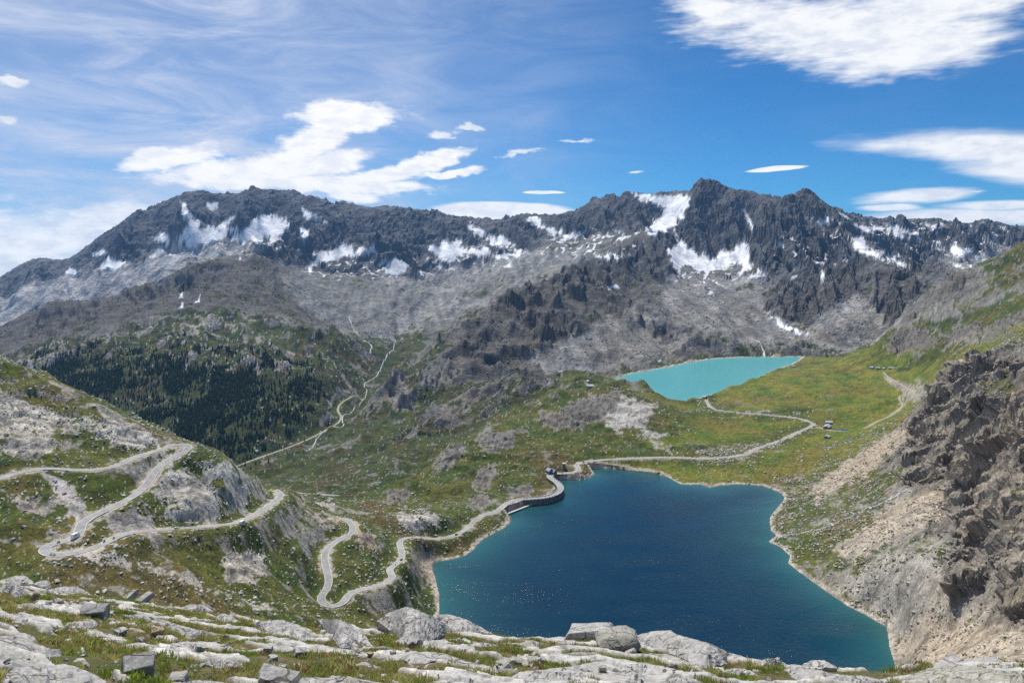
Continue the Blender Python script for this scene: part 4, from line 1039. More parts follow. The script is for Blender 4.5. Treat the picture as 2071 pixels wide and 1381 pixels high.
t2 = sstep(.18, .62, fbm(XG / 130, YG / 130, 4, 443) + .25 * nB)[..., None]
t3 = sstep(.10, .5, fbm(XG / 22, YG / 22, 4, 445) + .2 * nB)[..., None]
grs = G1 + (G2 - G1) * t1
grs = grs + (G3 - grs) * t2 * (.75 - .35 * (gdark > .95))[..., None]
shr = t3 * (0.35 + 0.5 * sstep(1300, 1800, YG) * (1 - sstep(2800, 3600, YG)))[..., None] * (1 - (ZID == ZN.index('mead'))[..., None] * .8)
grs = grs + (G4 - grs) * shr
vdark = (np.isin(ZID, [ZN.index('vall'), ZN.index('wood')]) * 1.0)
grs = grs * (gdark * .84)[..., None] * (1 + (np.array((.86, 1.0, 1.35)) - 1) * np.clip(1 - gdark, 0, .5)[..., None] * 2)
grs = grs * np.clip(1 + .36 * nB + .55 * (wh - .5), .4, 1.7)[..., None]
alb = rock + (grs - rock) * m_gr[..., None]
# single pale blocks strewn over turf and scree, too small to model one by one
blk = np.clip((RNG.random((NR, NC)) < (0.010 + 0.035 * sstep(-.1, .7, nA) * (1 - sstep(.35, .6, f_gr) * .75))), 0, 1) * (YG < 4000) * (1 - .9 * (ZID == ZN.index('mead')))
blk = blk[..., None] * 0.75
alb = alb + (np.clip(tone * 1.45, .2, .55) - alb) * blk
snowc = np.array((.80, .82, .85)) * (1 - .22 * np.clip(fbm(XG / 60, YG / 25, 3, 450) + .25, 0, 1))[..., None]
alb = alb + (snowc - alb) * m_snow[..., None]
alb = np.clip(alb, .012, .92)

# ------------------------------------------------------------------ materials
def new_mat(name):
    m = bpy.data.materials.new(name)
    m.use_nodes = True
    m.node_tree.nodes.clear()
    return m, NB(m.node_tree)


def finish(b, bsdf):
    o = b.n('ShaderNodeOutputMaterial')
    b.t.links.new(bsdf, o.inputs['Surface'])


def mat_ground(name, fine=(0.9, 0.12), bump=0.6, spec=0.15):
    m, b = new_mat(name)
    a = b.n('ShaderNodeAttribute', attribute_name='tone')
    g = b.n('ShaderNodeNewGeometry').outputs['Position']
    n1 = b.noise(g, fine[0], 4, 0.65)
    n2 = b.noise(g, fine[1], 5, 0.65)
    v = b.m('ADD', b.ramp(n1, .25, .75, .72, 1.28), b.ramp(n2, .25, .75, -.14, .14))
    col = b.mix(1.0, a.outputs['Color'], b.n('ShaderNodeCombineColor').outputs[0], 'MULTIPLY')
    mixn = col.node
    cc = mixn.inputs[7].links[0].from_node
    for i in range(3):
        b.t.links.new(v, cc.inputs[i])
    p = b.n('ShaderNodeBsdfPrincipled')
    b.t.links.new(col, p.inputs['Base Color'])
    p.inputs['Roughness'].default_value = 0.9
    p.inputs['Specular IOR Level'].default_value = spec
    bp = b.n('ShaderNodeBump')
    bp.inputs['Strength'].default_value = bump
    bp.inputs['Distance'].default_value = 1.0
    hn = b.m('ADD', b.m('MULTIPLY', n1, 0.5 / fine[0]), b.m('MULTIPLY', n2, 0.35 / fine[1]))
    b.t.links.new(hn, bp.inputs['Height'])
    b.t.links.new(bp.outputs[0], p.inputs['Normal'])
    finish(b, p.outputs[0])
    return m


M_NEAR = mat_ground('hillside_ground', (0.55, 0.10), 0.85)
M_MID = mat_ground('valley_ground', (0.16, 0.03), 0.95)
M_FAR = mat_ground('mountain_rock', (0.05, 0.011), 0.95)
M_SNOW = mat_ground('old_snow', (0.05, 0.012), 0.15, 0.3)

# ------------------------------------------------------------------ terrain pieces
def push_out():
    """break the steep faces into buttresses and blocks by moving them along their normals"""
    gx = cubic_up(NX[ri][:, ci], ri, ci, NR, NC); gy = cubic_up(NY[ri][:, ci], ri, ci, NR, NC); gz = cubic_up(NZ[ri][:, ci], ri, ci, NR, NC)
    mk = m_crag > .01
    A_, B_ = (YG + .35 * XG)[mk], (Z * 1.1 + .45 * YG)[mk]
    w_ = fbm(A_ / 60, B_ / 60, 2, 77) * 16
    d = np.zeros((NR, NC))
    d[mk] = (ridged(A_ / 85 + w_ / 60, B_ / 130, 3, 71, .5) - .85) * 13
    d[mk] += facets((A_ + w_ + .3 * B_) / 34, (B_ + w_) / 52, 72) * 15 + facets((A_ - .3 * B_ + w_ * .5) / 12, B_ / 19, 73) * 6.5 + facets(A_ / 5, B_ / 7.5, 74) * 2.0
    d *= m_crag
    return XG + gx * d, YG + gy * d, Z + gz * d


PXX, PYY, PZZ = push_out()
VTX = np.stack([PXX, PYY, PZZ], 2).reshape(-1, 3)


def mesh_normals(P):
    P = P.reshape(NR, NC, 3)
    a = np.gradient(P, axis=1); b_ = np.gradient(P, axis=0)
    n = np.cross(a, b_)
    return (n / np.linalg.norm(n, axis=2, keepdims=True)).reshape(-1, 3)


NRM = mesh_normals(VTX)
ALB = alb.reshape(-1, 3)
idx = np.arange(NR * NC).reshape(NR, NC)
QUADS = np.stack([idx[:-1, :-1], idx[:-1, 1:], idx[1:, 1:], idx[1:, :-1]], 2).reshape(-1, 4)
qz = ZID[:-1, :-1].ravel()
qY = YG[:-1, :-1].ravel(); qX = XG[:-1, :-1].ravel()
qs = (m_snow[:-1, :-1] + m_snow[1:, 1:]).ravel() > 1.0
qc = (m_crag[:-1, :-1]).ravel() > 0.5
pid = np.full(len(QUADS), -1)
zi = {z: ZN.index(z) for z in ZN}
qpx = CX + FPX * qX / qY


def zsel(*z): return np.isin(qz, [zi[k] for k in z])


PIECES = [
    ('snow', 'white summer snowfields and shrunken glaciers lying below the dark summits', M_SNOW, qs, 'stuff'),
    ('cliff', 'dark brown broken crag standing over the tan scree beside the deep lake', M_NEAR, qc, 'structure'),
    ('hillside', 'grassy hillside with pale bare slabs carrying the hairpins of the pass road', M_NEAR, (qX < 0.05 * qY) & (qY < 1000) & zsel('hill', 'bench', 'hid'), 'structure'),
    ('scree_slope', 'tan scree and turf slope falling steeply into the dark blue lake', M_NEAR, (qX > 0.1 * qY) & (qY < 1250) & zsel('talus', 'crag', 'hid', 'bench'), 'structure'),
    ('meadow', 'green alpine meadow spread between the dark lake and the turquoise lake', M_NEAR, zsel('mead', 'rmead'), 'structure'),
    ('hill', 'green rock-studded hump rising between the curved dam and the turquoise lake', M_NEAR, zsel('hump', 'bench', 'hill', 'hid'), 'structure'),
    ('valley', 'deep green side valley with a braided white stream', M_MID, zsel('vall'), 'structure'),
    ('wooded_slope', 'dark wooded slope below the brown domed hill', M_MID, zsel('wood', 'midr'), 'structure'),
    ('domed_hill', 'brown rubble-covered domed hill in front of the snowy massif', M_MID, zsel('midm'), 'structure'),
    ('rocky_ridge', 'dark boulder-covered ridge between the side valley and the turquoise lake', M_MID, zsel('cent', 'cenl'), 'structure'),
    ('side_ridge', 'grassy crag-dotted ridge running up the right edge of the view', M_MID, zsel('rrid', 'talus', 'crag'), 'structure'),
    ('moraine', 'grey moraine and scree aprons at the foot of the summits', M_FAR, zsel('mor'), 'structure'),
    ('mountain', 'long dark massif with hanging glaciers behind the domed hill', M_FAR, zsel('mass'), 'structure'),
    ('mountain', 'dark craggy twin-peaked mountain above the turquoise lake', M_FAR, zsel('rmas', 'rlow'), 'structure'),
]
left = np.ones(len(QUADS), bool)
for name, label, mat, sel, kind in PIECES:
    s = sel & left
    left &= ~s
    if not s.any(): continue
    q = QUADS[s]
    used, inv = np.unique(q, return_inverse=True)
    flat = name in ('cliff', 'mountain')
    o = grid_mesh(name, VTX[used], inv.reshape(-1, 4), mat, ALB[used], None if flat else NRM[used])
    if flat:
        o.data.polygons.foreach_set('use_smooth', np.zeros(len(o.data.polygons), dtype=bool))
    tag(o, label, name.replace('_', ' '), kind=kind)
if left.any():
    print('unassigned quads', left.sum(), set(ZN[k] for k in qz[left]))

# ------------------------------------------------------------------ lakes
def mat_water(name, deep, shallow, rough, bumps, ior=1.33):
    m, b = new_mat(name)
    a = b.n('ShaderNodeAttribute', attribute_name='tone')
    sp = b.n('ShaderNodeSeparateColor')
    b.t.links.new(a.outputs['Color'], sp.inputs[0])
    g = b.n('ShaderNodeNewGeometry').outputs['Position']
    nz = b.noise(g, 0.02, 4, 0.6)
    f = b.ramp(b.m('ADD', sp.outputs[0], b.m('MULTIPLY', b.m('SUBTRACT', nz, .5), .25)), 0.0, 1.0, 0, 1, False)
    col = b.mix(f, shallow, deep)
    p = b.n('ShaderNodeBsdfPrincipled')
    b.t.links.new(col, p.inputs['Base Color'])
    p.inputs['Roughness'].default_value = rough
    p.inputs['IOR'].default_value = ior
    hn = None
    for sc, am, det in bumps:
        n_ = b.noise(g, sc, det, 0.6)
        t = b.m('MULTIPLY', n_, am)
        hn = t if hn is None else b.m('ADD', hn, t)
    gust = b.ramp(b.noise(b.mapping(g, rot=(0, 0, .5), scale=(1, 2.5, 1)), 0.006, 5, 0.6, 1.0), .35, .68, .28, 1.30)
    bp = b.n('ShaderNodeBump')
    b.t.links.new(gust, bp.inputs['Strength'])
    bp.inputs['Distance'].default_value = 1.0
    b.t.links.new(hn, bp.inputs['Height'])
    b.t.links.new(bp.outputs[0], p.inputs['Normal'])
    finish(b, p.outputs[0])
    return m


def lake(name, P, Zl, mat, label, depth_scale, step):
    x0, y0 = P.min(0) - 12; x1, y1 = P.max(0) + 12
    nx, ny = int((x1 - x0) / step), int((y1 - y0) / step)
    xs, ys = np.meshgrid(np.linspace(x0, x1, nx), np.linspace(y0, y1, ny))
    s = poly_sdf(xs, ys, P)
    t = 1 - np.exp(np.minimum(s, 0) / depth_scale)
    V = np.stack([xs, ys, np.full_like(xs, Zl)], 2).reshape(-1, 3)
    ii = np.arange(nx * ny).reshape(ny, nx)
    q = np.stack([ii[:-1, :-1], ii[:-1, 1:], ii[1:, 1:], ii[1:, :-1]], 2).reshape(-1, 4)
    sm = np.minimum.reduce([s[:-1, :-1], s[:-1, 1:], s[1:, 1:], s[1:, :-1]]).ravel()
    q = q[sm < 5]
    used, inv = np.unique(q, return_inverse=True)
    o = grid_mesh(name, V[used], inv.reshape(-1, 4), mat, np.stack([t.ravel()[used]] * 3, 1))
    tag(o, label, 'lake', kind='structure')
    return o


M_LAKE = mat_water('deep_lake_water', (.0013, .021, .043, 1), (.022, .105, .105, 1), 0.10, [(0.22, 0.50, 2), (0.9, 0.235, 2), (2.6, 0.10, 2)])
M_UPPER = mat_water('milky_glacier_water', (.075, .305, .315, 1), (.10, .34, .34, 1), 0.30, [(0.3, 0.2, 3)], 1.2)
lake('lake', SH1, LAKE_Z, M_LAKE, 'dark blue mountain lake held by the curved dam', 34.0, 3.0)
lake('lake', SH2, UPPER_Z, M_UPPER, 'milky turquoise glacier lake below the scree aprons', 20.0, 8.0)

# ------------------------------------------------------------------ roads
def mat_plain(name, col, rough=0.85, var=0.25, scale=0.6, bump=0.0, scale2=None, spec=0.2):
    m, b = new_mat(name)
    g = b.n('ShaderNodeNewGeometry').outputs['Position']
    n1 = b.noise(g, scale, 5, 0.62)
    n2 = b.noise(g, scale2 or scale * 0.13, 4, 0.6)
    v = b.m('MULTIPLY', b.ramp(n1, .25, .75, 1 - var, 1 + var), b.ramp(n2, .3, .7, 1 - var * .6, 1 + var * .6))
    cc = b.n('ShaderNodeCombineColor')
    for i in range(3):
        b.put(cc.inputs[i], b.m('MULTIPLY', v, col[i]))
    p = b.n('ShaderNodeBsdfPrincipled')
    b.t.links.new(cc.outputs[0], p.inputs['Base Color'])
    p.inputs['Roughness'].default_value = rough
    p.inputs['Specular IOR Level'].default_value = spec
    if bump:
        bp = b.n('ShaderNodeBump')
        bp.inputs['Strength'].default_value = bump
        bp.inputs['Distance'].default_value = 0.4 / scale
        b.t.links.new(n1, bp.inputs['Height'])
        b.t.links.new(bp.outputs[0], p.inputs['Normal'])
    finish(b, p.outputs[0])
    return m


M_ROAD = mat_plain('worn_asphalt', (.31, .31, .305), .9, .24, 0.35)
M_EDGE = mat_plain('pale_edge', (.55, .53, .48), .9, .15, 0.5)
M_TRACK = mat_plain('gravel_track', (.33, .30, .23), .95, .2, 0.3)
M_PATH = mat_plain('worn_turf_path', (.30, .27, .15), .95, .2, 0.3)


def ribbon(name, P, off0, off1, lift, mat, parent=None):
    T = np.gradient(P[:, :2], axis=0)
    T /= np.linalg.norm(T, axis=1)[:, None] + 1e-9
    N = np.stack([-T[:, 1], T[:, 0]], 1)
    a = np.c_[P[:, :2] + N * off0, P[:, 2] + lift]
    b_ = np.c_[P[:, :2] + N * off1, P[:, 2] + lift]
    V = np.concatenate([a, b_]); n = len(P)
    F = [(i, n + i, n + i + 1, i + 1) if off1 < off0 else (i, i + 1, n + i + 1, n + i) for i in range(n - 1)]
    return mesh_obj(name, V, F, mat, parent)


def road(name, P, half, mat, label, edges=True, lift=0.0):
    o = ribbon(name, P, half, -half, lift, mat)
    tag(o, label, name.replace('_', ' '), kind='structure')
    if edges:
        ribbon('edge_line', P, half + .15, half - .35, lift + .03, M_EDGE, o)
        ribbon('edge_line', P, -half + .35, -half - .15, lift + .03, M_EDGE, o)
    return o


road('road', RD1, 3.1, M_ROAD, 'grey pass road winding down the slabby hillside in tight hairpins')
road('road', RD2, 3.1, M_ROAD, 'grey pass road looping to the dam and on across the meadow')
road('track', RDV, 3.4, M_TRACK, 'pale gravel road along the floor of the side valley', False)
road('road', RDO, 4.5, M_ROAD, 'short stretch of grey road glimpsed behind the grassy bench', False)
road('path', RDB, 2.2, M_TRACK, 'pale farm track running from the barns up the meadow', False)
road('path', RDH, 2.6, M_TRACK, 'pale zigzag path below the stone hamlet', False)
road('path', RDS, 1.6, M_PATH, 'faint path along the far shore of the dark lake', False)

# ------------------------------------------------------------------ foreground slope
FG_H = 1.976
CREST = np.array([(-250, 1150, 42), (-100, 1163, 42), (0, 1178, 42), (100, 1195, 41), (200, 1210, 40), (300, 1222, 39), (400, 1238, 38), (520, 1254, 36), (640, 1268, 34), (800, 1280, 31), (900, 1278, 31), (1000, 1290, 30),
                  (1100, 1290, 30), (1200, 1290, 29), (1300, 1300, 28), (1400, 1318, 26), (1500, 1345, 23), (1600, 1350, 22), (1700, 1356, 21), (1800, 1360, 21), (1900, 1348, 22), (2000, 1338, 23), (2100, 1332, 23), (2350, 1320, 23)], float)


def fg_slope(px):
    q = np.interp(px, CREST[:, 0], CREST[:, 1]); yc = np.interp(px, CREST[:, 0], CREST[:, 2])
    return (q - CY) / FPX - FG_H / yc, yc


def fg_bumps(x, y):
    return 0.16 * fbm(x / 4.2, y / 4.2, 3, 610) + 0.05 * fbm(x / 0.9, y / 0.9, 3, 611)


def fg_rock(x, y):
    """where bedrock comes through the turf in low slabs dipping down to the right"""
    a, b_ = x * .86 - y * .5, x * .5 + y * .86
    n = fbm(a / 4.6, b_ / 1.5, 3, 615, .5) + .25 * facets(a / 1.4, b_ / .7, 616)
    return sstep(.20, .28, n)


def fg_z(x, y):
    px = CX + FPX * x / y
    s, yc = fg_slope(px)
    ov = np.maximum(y - yc, 0)
    return -FG_H - s * y - 0.022 * ov ** 2 - 0.22 * ov + fg_bumps(x, y) * np.clip((y - 3) / 8, .2, 1) + fg_rock(x, y) * (.10 + .10 * facets(x / .9 + .3 * y, y / .6, 617))


def fg_y(px, py):
    s, yc = fg_slope(px)
    d = (py - CY) / FPX - s
    return np.minimum(FG_H / np.maximum(d, 1e-3), yc)


M_FG = mat_ground('turf_soil', (16.0, 1.6), 0.5)
FC, FR = 760, 400
fu = np.linspace(-.86, .86, FC)
fy = np.exp(np.linspace(math.log(6.0), math.log(66.0), FR))
FU, FY = np.meshgrid(fu, fy)
FX = FU * FY
FZ = fg_z(FX, FY)
c1_ = (0.5 + .8 * fbm(FX / 2.6, FY / 2.6, 4, 620)).clip(0, 1)[..., None]
c2_ = sstep(.15, .55, fbm(FX / 1.3, FY / 1.3, 4, 621))[..., None]
fa = np.array((.060, .075, .018)) + (np.array((.115, .090, .040)) - np.array((.060, .075, .018))) * c1_
fa = fa + (np.array((.16, .12, .08)) - fa) * c2_ * .6
fa = fa * (0.8 + .4 * RNG.random((FR, FC, 1)))
frk = fg_rock(FX, FY)[..., None]
rkc = np.array((.43, .415, .385)) * (1 + .30 * fbm(FX / .8, FY / .8, 4, 623))[..., None] * (1 + .25 * facets(FX / .9 + .3 * FY, FY / .6, 617))[..., None]
rkc = rkc * (1 - .45 * sstep(.2, .5, fbm(FX / .35, FY / .35, 3, 624)))[..., None]
fa = np.clip(fa + (rkc - fa) * frk, .01, .8)
ii = np.arange(FR * FC).reshape(FR, FC)
fq = np.stack([ii[:-1, :-1], ii[:-1, 1:], ii[1:, 1:], ii[1:, :-1]], 2).reshape(-1, 4)
o = grid_mesh('ground', np.stack([FX, FY, FZ], 2).reshape(-1, 3), fq, M_FG, fa.reshape(-1, 3))
tag(o, 'near slope of thin turf and soil between the pale rocks', 'ground', kind='structure')


def mat_rock(name, base, dark, rust=0.2, scale=1.0, lichen=0.5, bump=0.7):
    m, b = new_mat(name)
    tcn = b.n('ShaderNodeNewGeometry').outputs['Position']
    n1 = b.noise(tcn, 1.1 * scale, 6, .65, .4)
    n2 = b.noise(tcn, 6.0 * scale, 5, .65)
    n3 = b.noise(tcn, 28.0 * scale, 3, .6)
    n4 = b.noise(b.mapping(tcn, loc=(7, 3, 1)), 2.6 * scale, 6, .7, .6)
    c = b.mix(b.ramp(n1, .35, .68), tuple(base) + (1,), tuple(x * .72 for x in base) + (1,))
    c = b.mix(b.ramp(n4, .54, .70, 0, lichen), c, tuple(dark) + (1,))
    c = b.mix(b.ramp(b.noise(b.mapping(tcn, loc=(3, 9, 4)), 1.7 * scale, 5, .65), .58, .74, 0, rust), c, (.36, .25, .14, 1))
    c = b.mix(b.ramp(b.noise(b.mapping(tcn, loc=(11, 2, 8)), 4.2 * scale, 4, .6), .60, .72, 0, lichen * .8), c, (.40, .40, .20, 1))
    wv_ = b.vm('ADD', b.mapping(tcn, rot=(0, 0, .5), scale=(1, 1.7, 1.4)), b.vm('SCALE', b.noise(tcn, 1.3 * scale, 3, .6, out='Color'), .7))
    vo = b.n('ShaderNodeTexVoronoi', feature='DISTANCE_TO_EDGE')
    b.t.links.new(wv_, vo.inputs['Vector']); vo.inputs['Scale'].default_value = .75 * scale
    ckf = b.ramp(vo.outputs['Distance'], .0, .035)
    c = b.mix(b.m('MULTIPLY', b.m('SUBTRACT', 1.0, ckf), .75), c, (.07, .065, .055, 1))
    v = b.m('MULTIPLY', b.ramp(n2, .25, .75, .72, 1.24), b.ramp(n3, .25, .75, .80, 1.18))
    cc = b.n('ShaderNodeCombineColor')
    for i in range(3): b.put(cc.inputs[i], v)
    c = b.mix(1.0, c, cc.outputs[0], 'MULTIPLY')
    p = b.n('ShaderNodeBsdfPrincipled')
    b.t.links.new(c, p.inputs['Base Color'])
    p.inputs['Roughness'].default_value = .88
    p.inputs['Specular IOR Level'].default_value = .2
    bp = b.n('ShaderNodeBump')
    bp.inputs['Strength'].default_value = bump
    bp.inputs['Distance'].default_value = .12 / scale
    b.t.links.new(b.m('ADD', b.m('MULTIPLY', n1, .8), b.m('ADD', b.m('MULTIPLY', n2, .45), b.m('ADD', b.m('MULTIPLY', n3, .14), b.m('MULTIPLY', ckf, .35)))), bp.inputs['Height'])
    b.t.links.new(bp.outputs[0], p.inputs['Normal'])
    finish(b, p.outputs[0])
    return m


M_SLAB = mat_rock('pale_gneiss', (.44, .425, .40), (.20, .195, .185), .18)
M_BLOCK = mat_rock('grey_block_stone', (.33, .325, .315), (.17, .165, .16), .12, 1.3, .25)
M_RUSTY = mat_rock('rusty_stone', (.40, .31, .22), (.18, .15, .12), .5, 2.0, .25)
M_LICH = mat_rock('lichened_stone', (.40, .385, .33), (.12, .12, .10), .1, 1.4, .7)


def yy_at(line, x):
    a = np.array(line, float)
    return np.interp(x, a[:, 0], a[:, 1])


OUT_POLYS = []


def outcrop(label, top, bot, sig=.30, mat=None, front=.16, seed=0, name='rock_outcrop', cat='rock', rough=1.0, y0=None, group=None):
    x0, x1 = max(top[0][0], bot[0][0]), min(top[-1][0], bot[-1][0])
    n = int(np.clip((x1 - x0) / 3.0, 10, 46)); mrow = 16
    tx = np.linspace(x0, x1, n)
    pt, pb = yy_at(top, tx), yy_at(bot, tx)
    end = np.sin(np.linspace(0, np.pi, n)) ** .35
    mid_ = (pt + pb) / 2
    pt = mid_ + (pt - mid_) * np.maximum(end, .05); pb = mid_ + (pb - mid_) * np.maximum(end, .05)
    pt = pt + 1.3 * perlin(tx / 9, tx * 0 + seed, 5) + .8 * perlin(tx / 3.5, tx * 0 + seed, 6)
    pb = pb + 1.6 * perlin(tx / 8, tx * 0 + seed + 40, 7)
    pb = np.maximum(pb + .10 * (pb - pt), pt + 1.0)
    Yf = fg_y(tx, pb) if y0 is None else np.full(n, y0, float)
    Yf = np.convolve(np.r_[[Yf[0]] * 2, Yf, [Yf[-1]] * 2], np.ones(5) / 5, 'valid')
    rows = []
    ts = np.linspace(0, 1, mrow)
    for j, t in enumerate(ts):
        py = pb + (pt - pb) * t
        tt = max(0.0, (t - front) / (1 - front))
        D = (pb - pt) * Yf / (1500 * (.53 - sig))
        Yv = Yf + D * tt
        Zv = -(py - CY) / FPX * Yv
        Xv = (tx - CX) / FPX * Yv
        env = math.sin(math.pi * min(1, t * 1.15)) ** .5 if t < .87 else .6 * (1 - t) / .13
        am = .085 * rough * env * np.clip((pb - pt) / 14, .3, 1.2)
        dz = am * (facets(Xv / .55 + seed, Yv / .9 + seed, 645) * 1.3 + fbm(Xv / .9 + seed * 3.3, Yv / .9, 4, 640) * 1.1 + (ridged(Xv / .8 + seed, Yv / 1.6, 3, 641) - .8) * .9)
        ck = np.abs(perlin(Xv / 1.3 + seed * 5.1 + Yv * .4, Yv / 3.2, 642))
        dz = dz - .16 * env * rough * sstep(.06, .0, ck) * np.clip((pb - pt) / 25, .2, 1)
        rows.append(np.stack([Xv, Yv, Zv + dz], 1))
    gz = lambda R: fg_z(R[:, 0], R[:, 1])
    skirt0 = rows[0].copy(); skirt0[:, 2] -= .35; skirt0[:, 1] += .03
    back = rows[-1].copy(); back[:, :2] *= (1 + .25 / back[:, 1:2]); back[:, 2] -= .18
    back2 = rows[-1].copy(); back2[:, :2] *= (1 + .7 / back2[:, 1:2]); back2[:, 2] = np.minimum(gz(back2), back[:, 2]) - .6
    R = [skirt0] + rows + [back, back2]
    V = np.concatenate(R); k = len(R)
    F = []
    for j in range(k - 1):
        for i in range(n - 1):
            a = j * n + i
            F.append((a, a + 1, a + n + 1, a + n))
    ob = mesh_obj(name, V, F, mat or M_SLAB, None, False)
    me = ob.data
    tag(ob, label, cat, group)
    OUT_POLYS.append((list(zip(tx, pb)), list(zip(tx, pt))))
    return ob


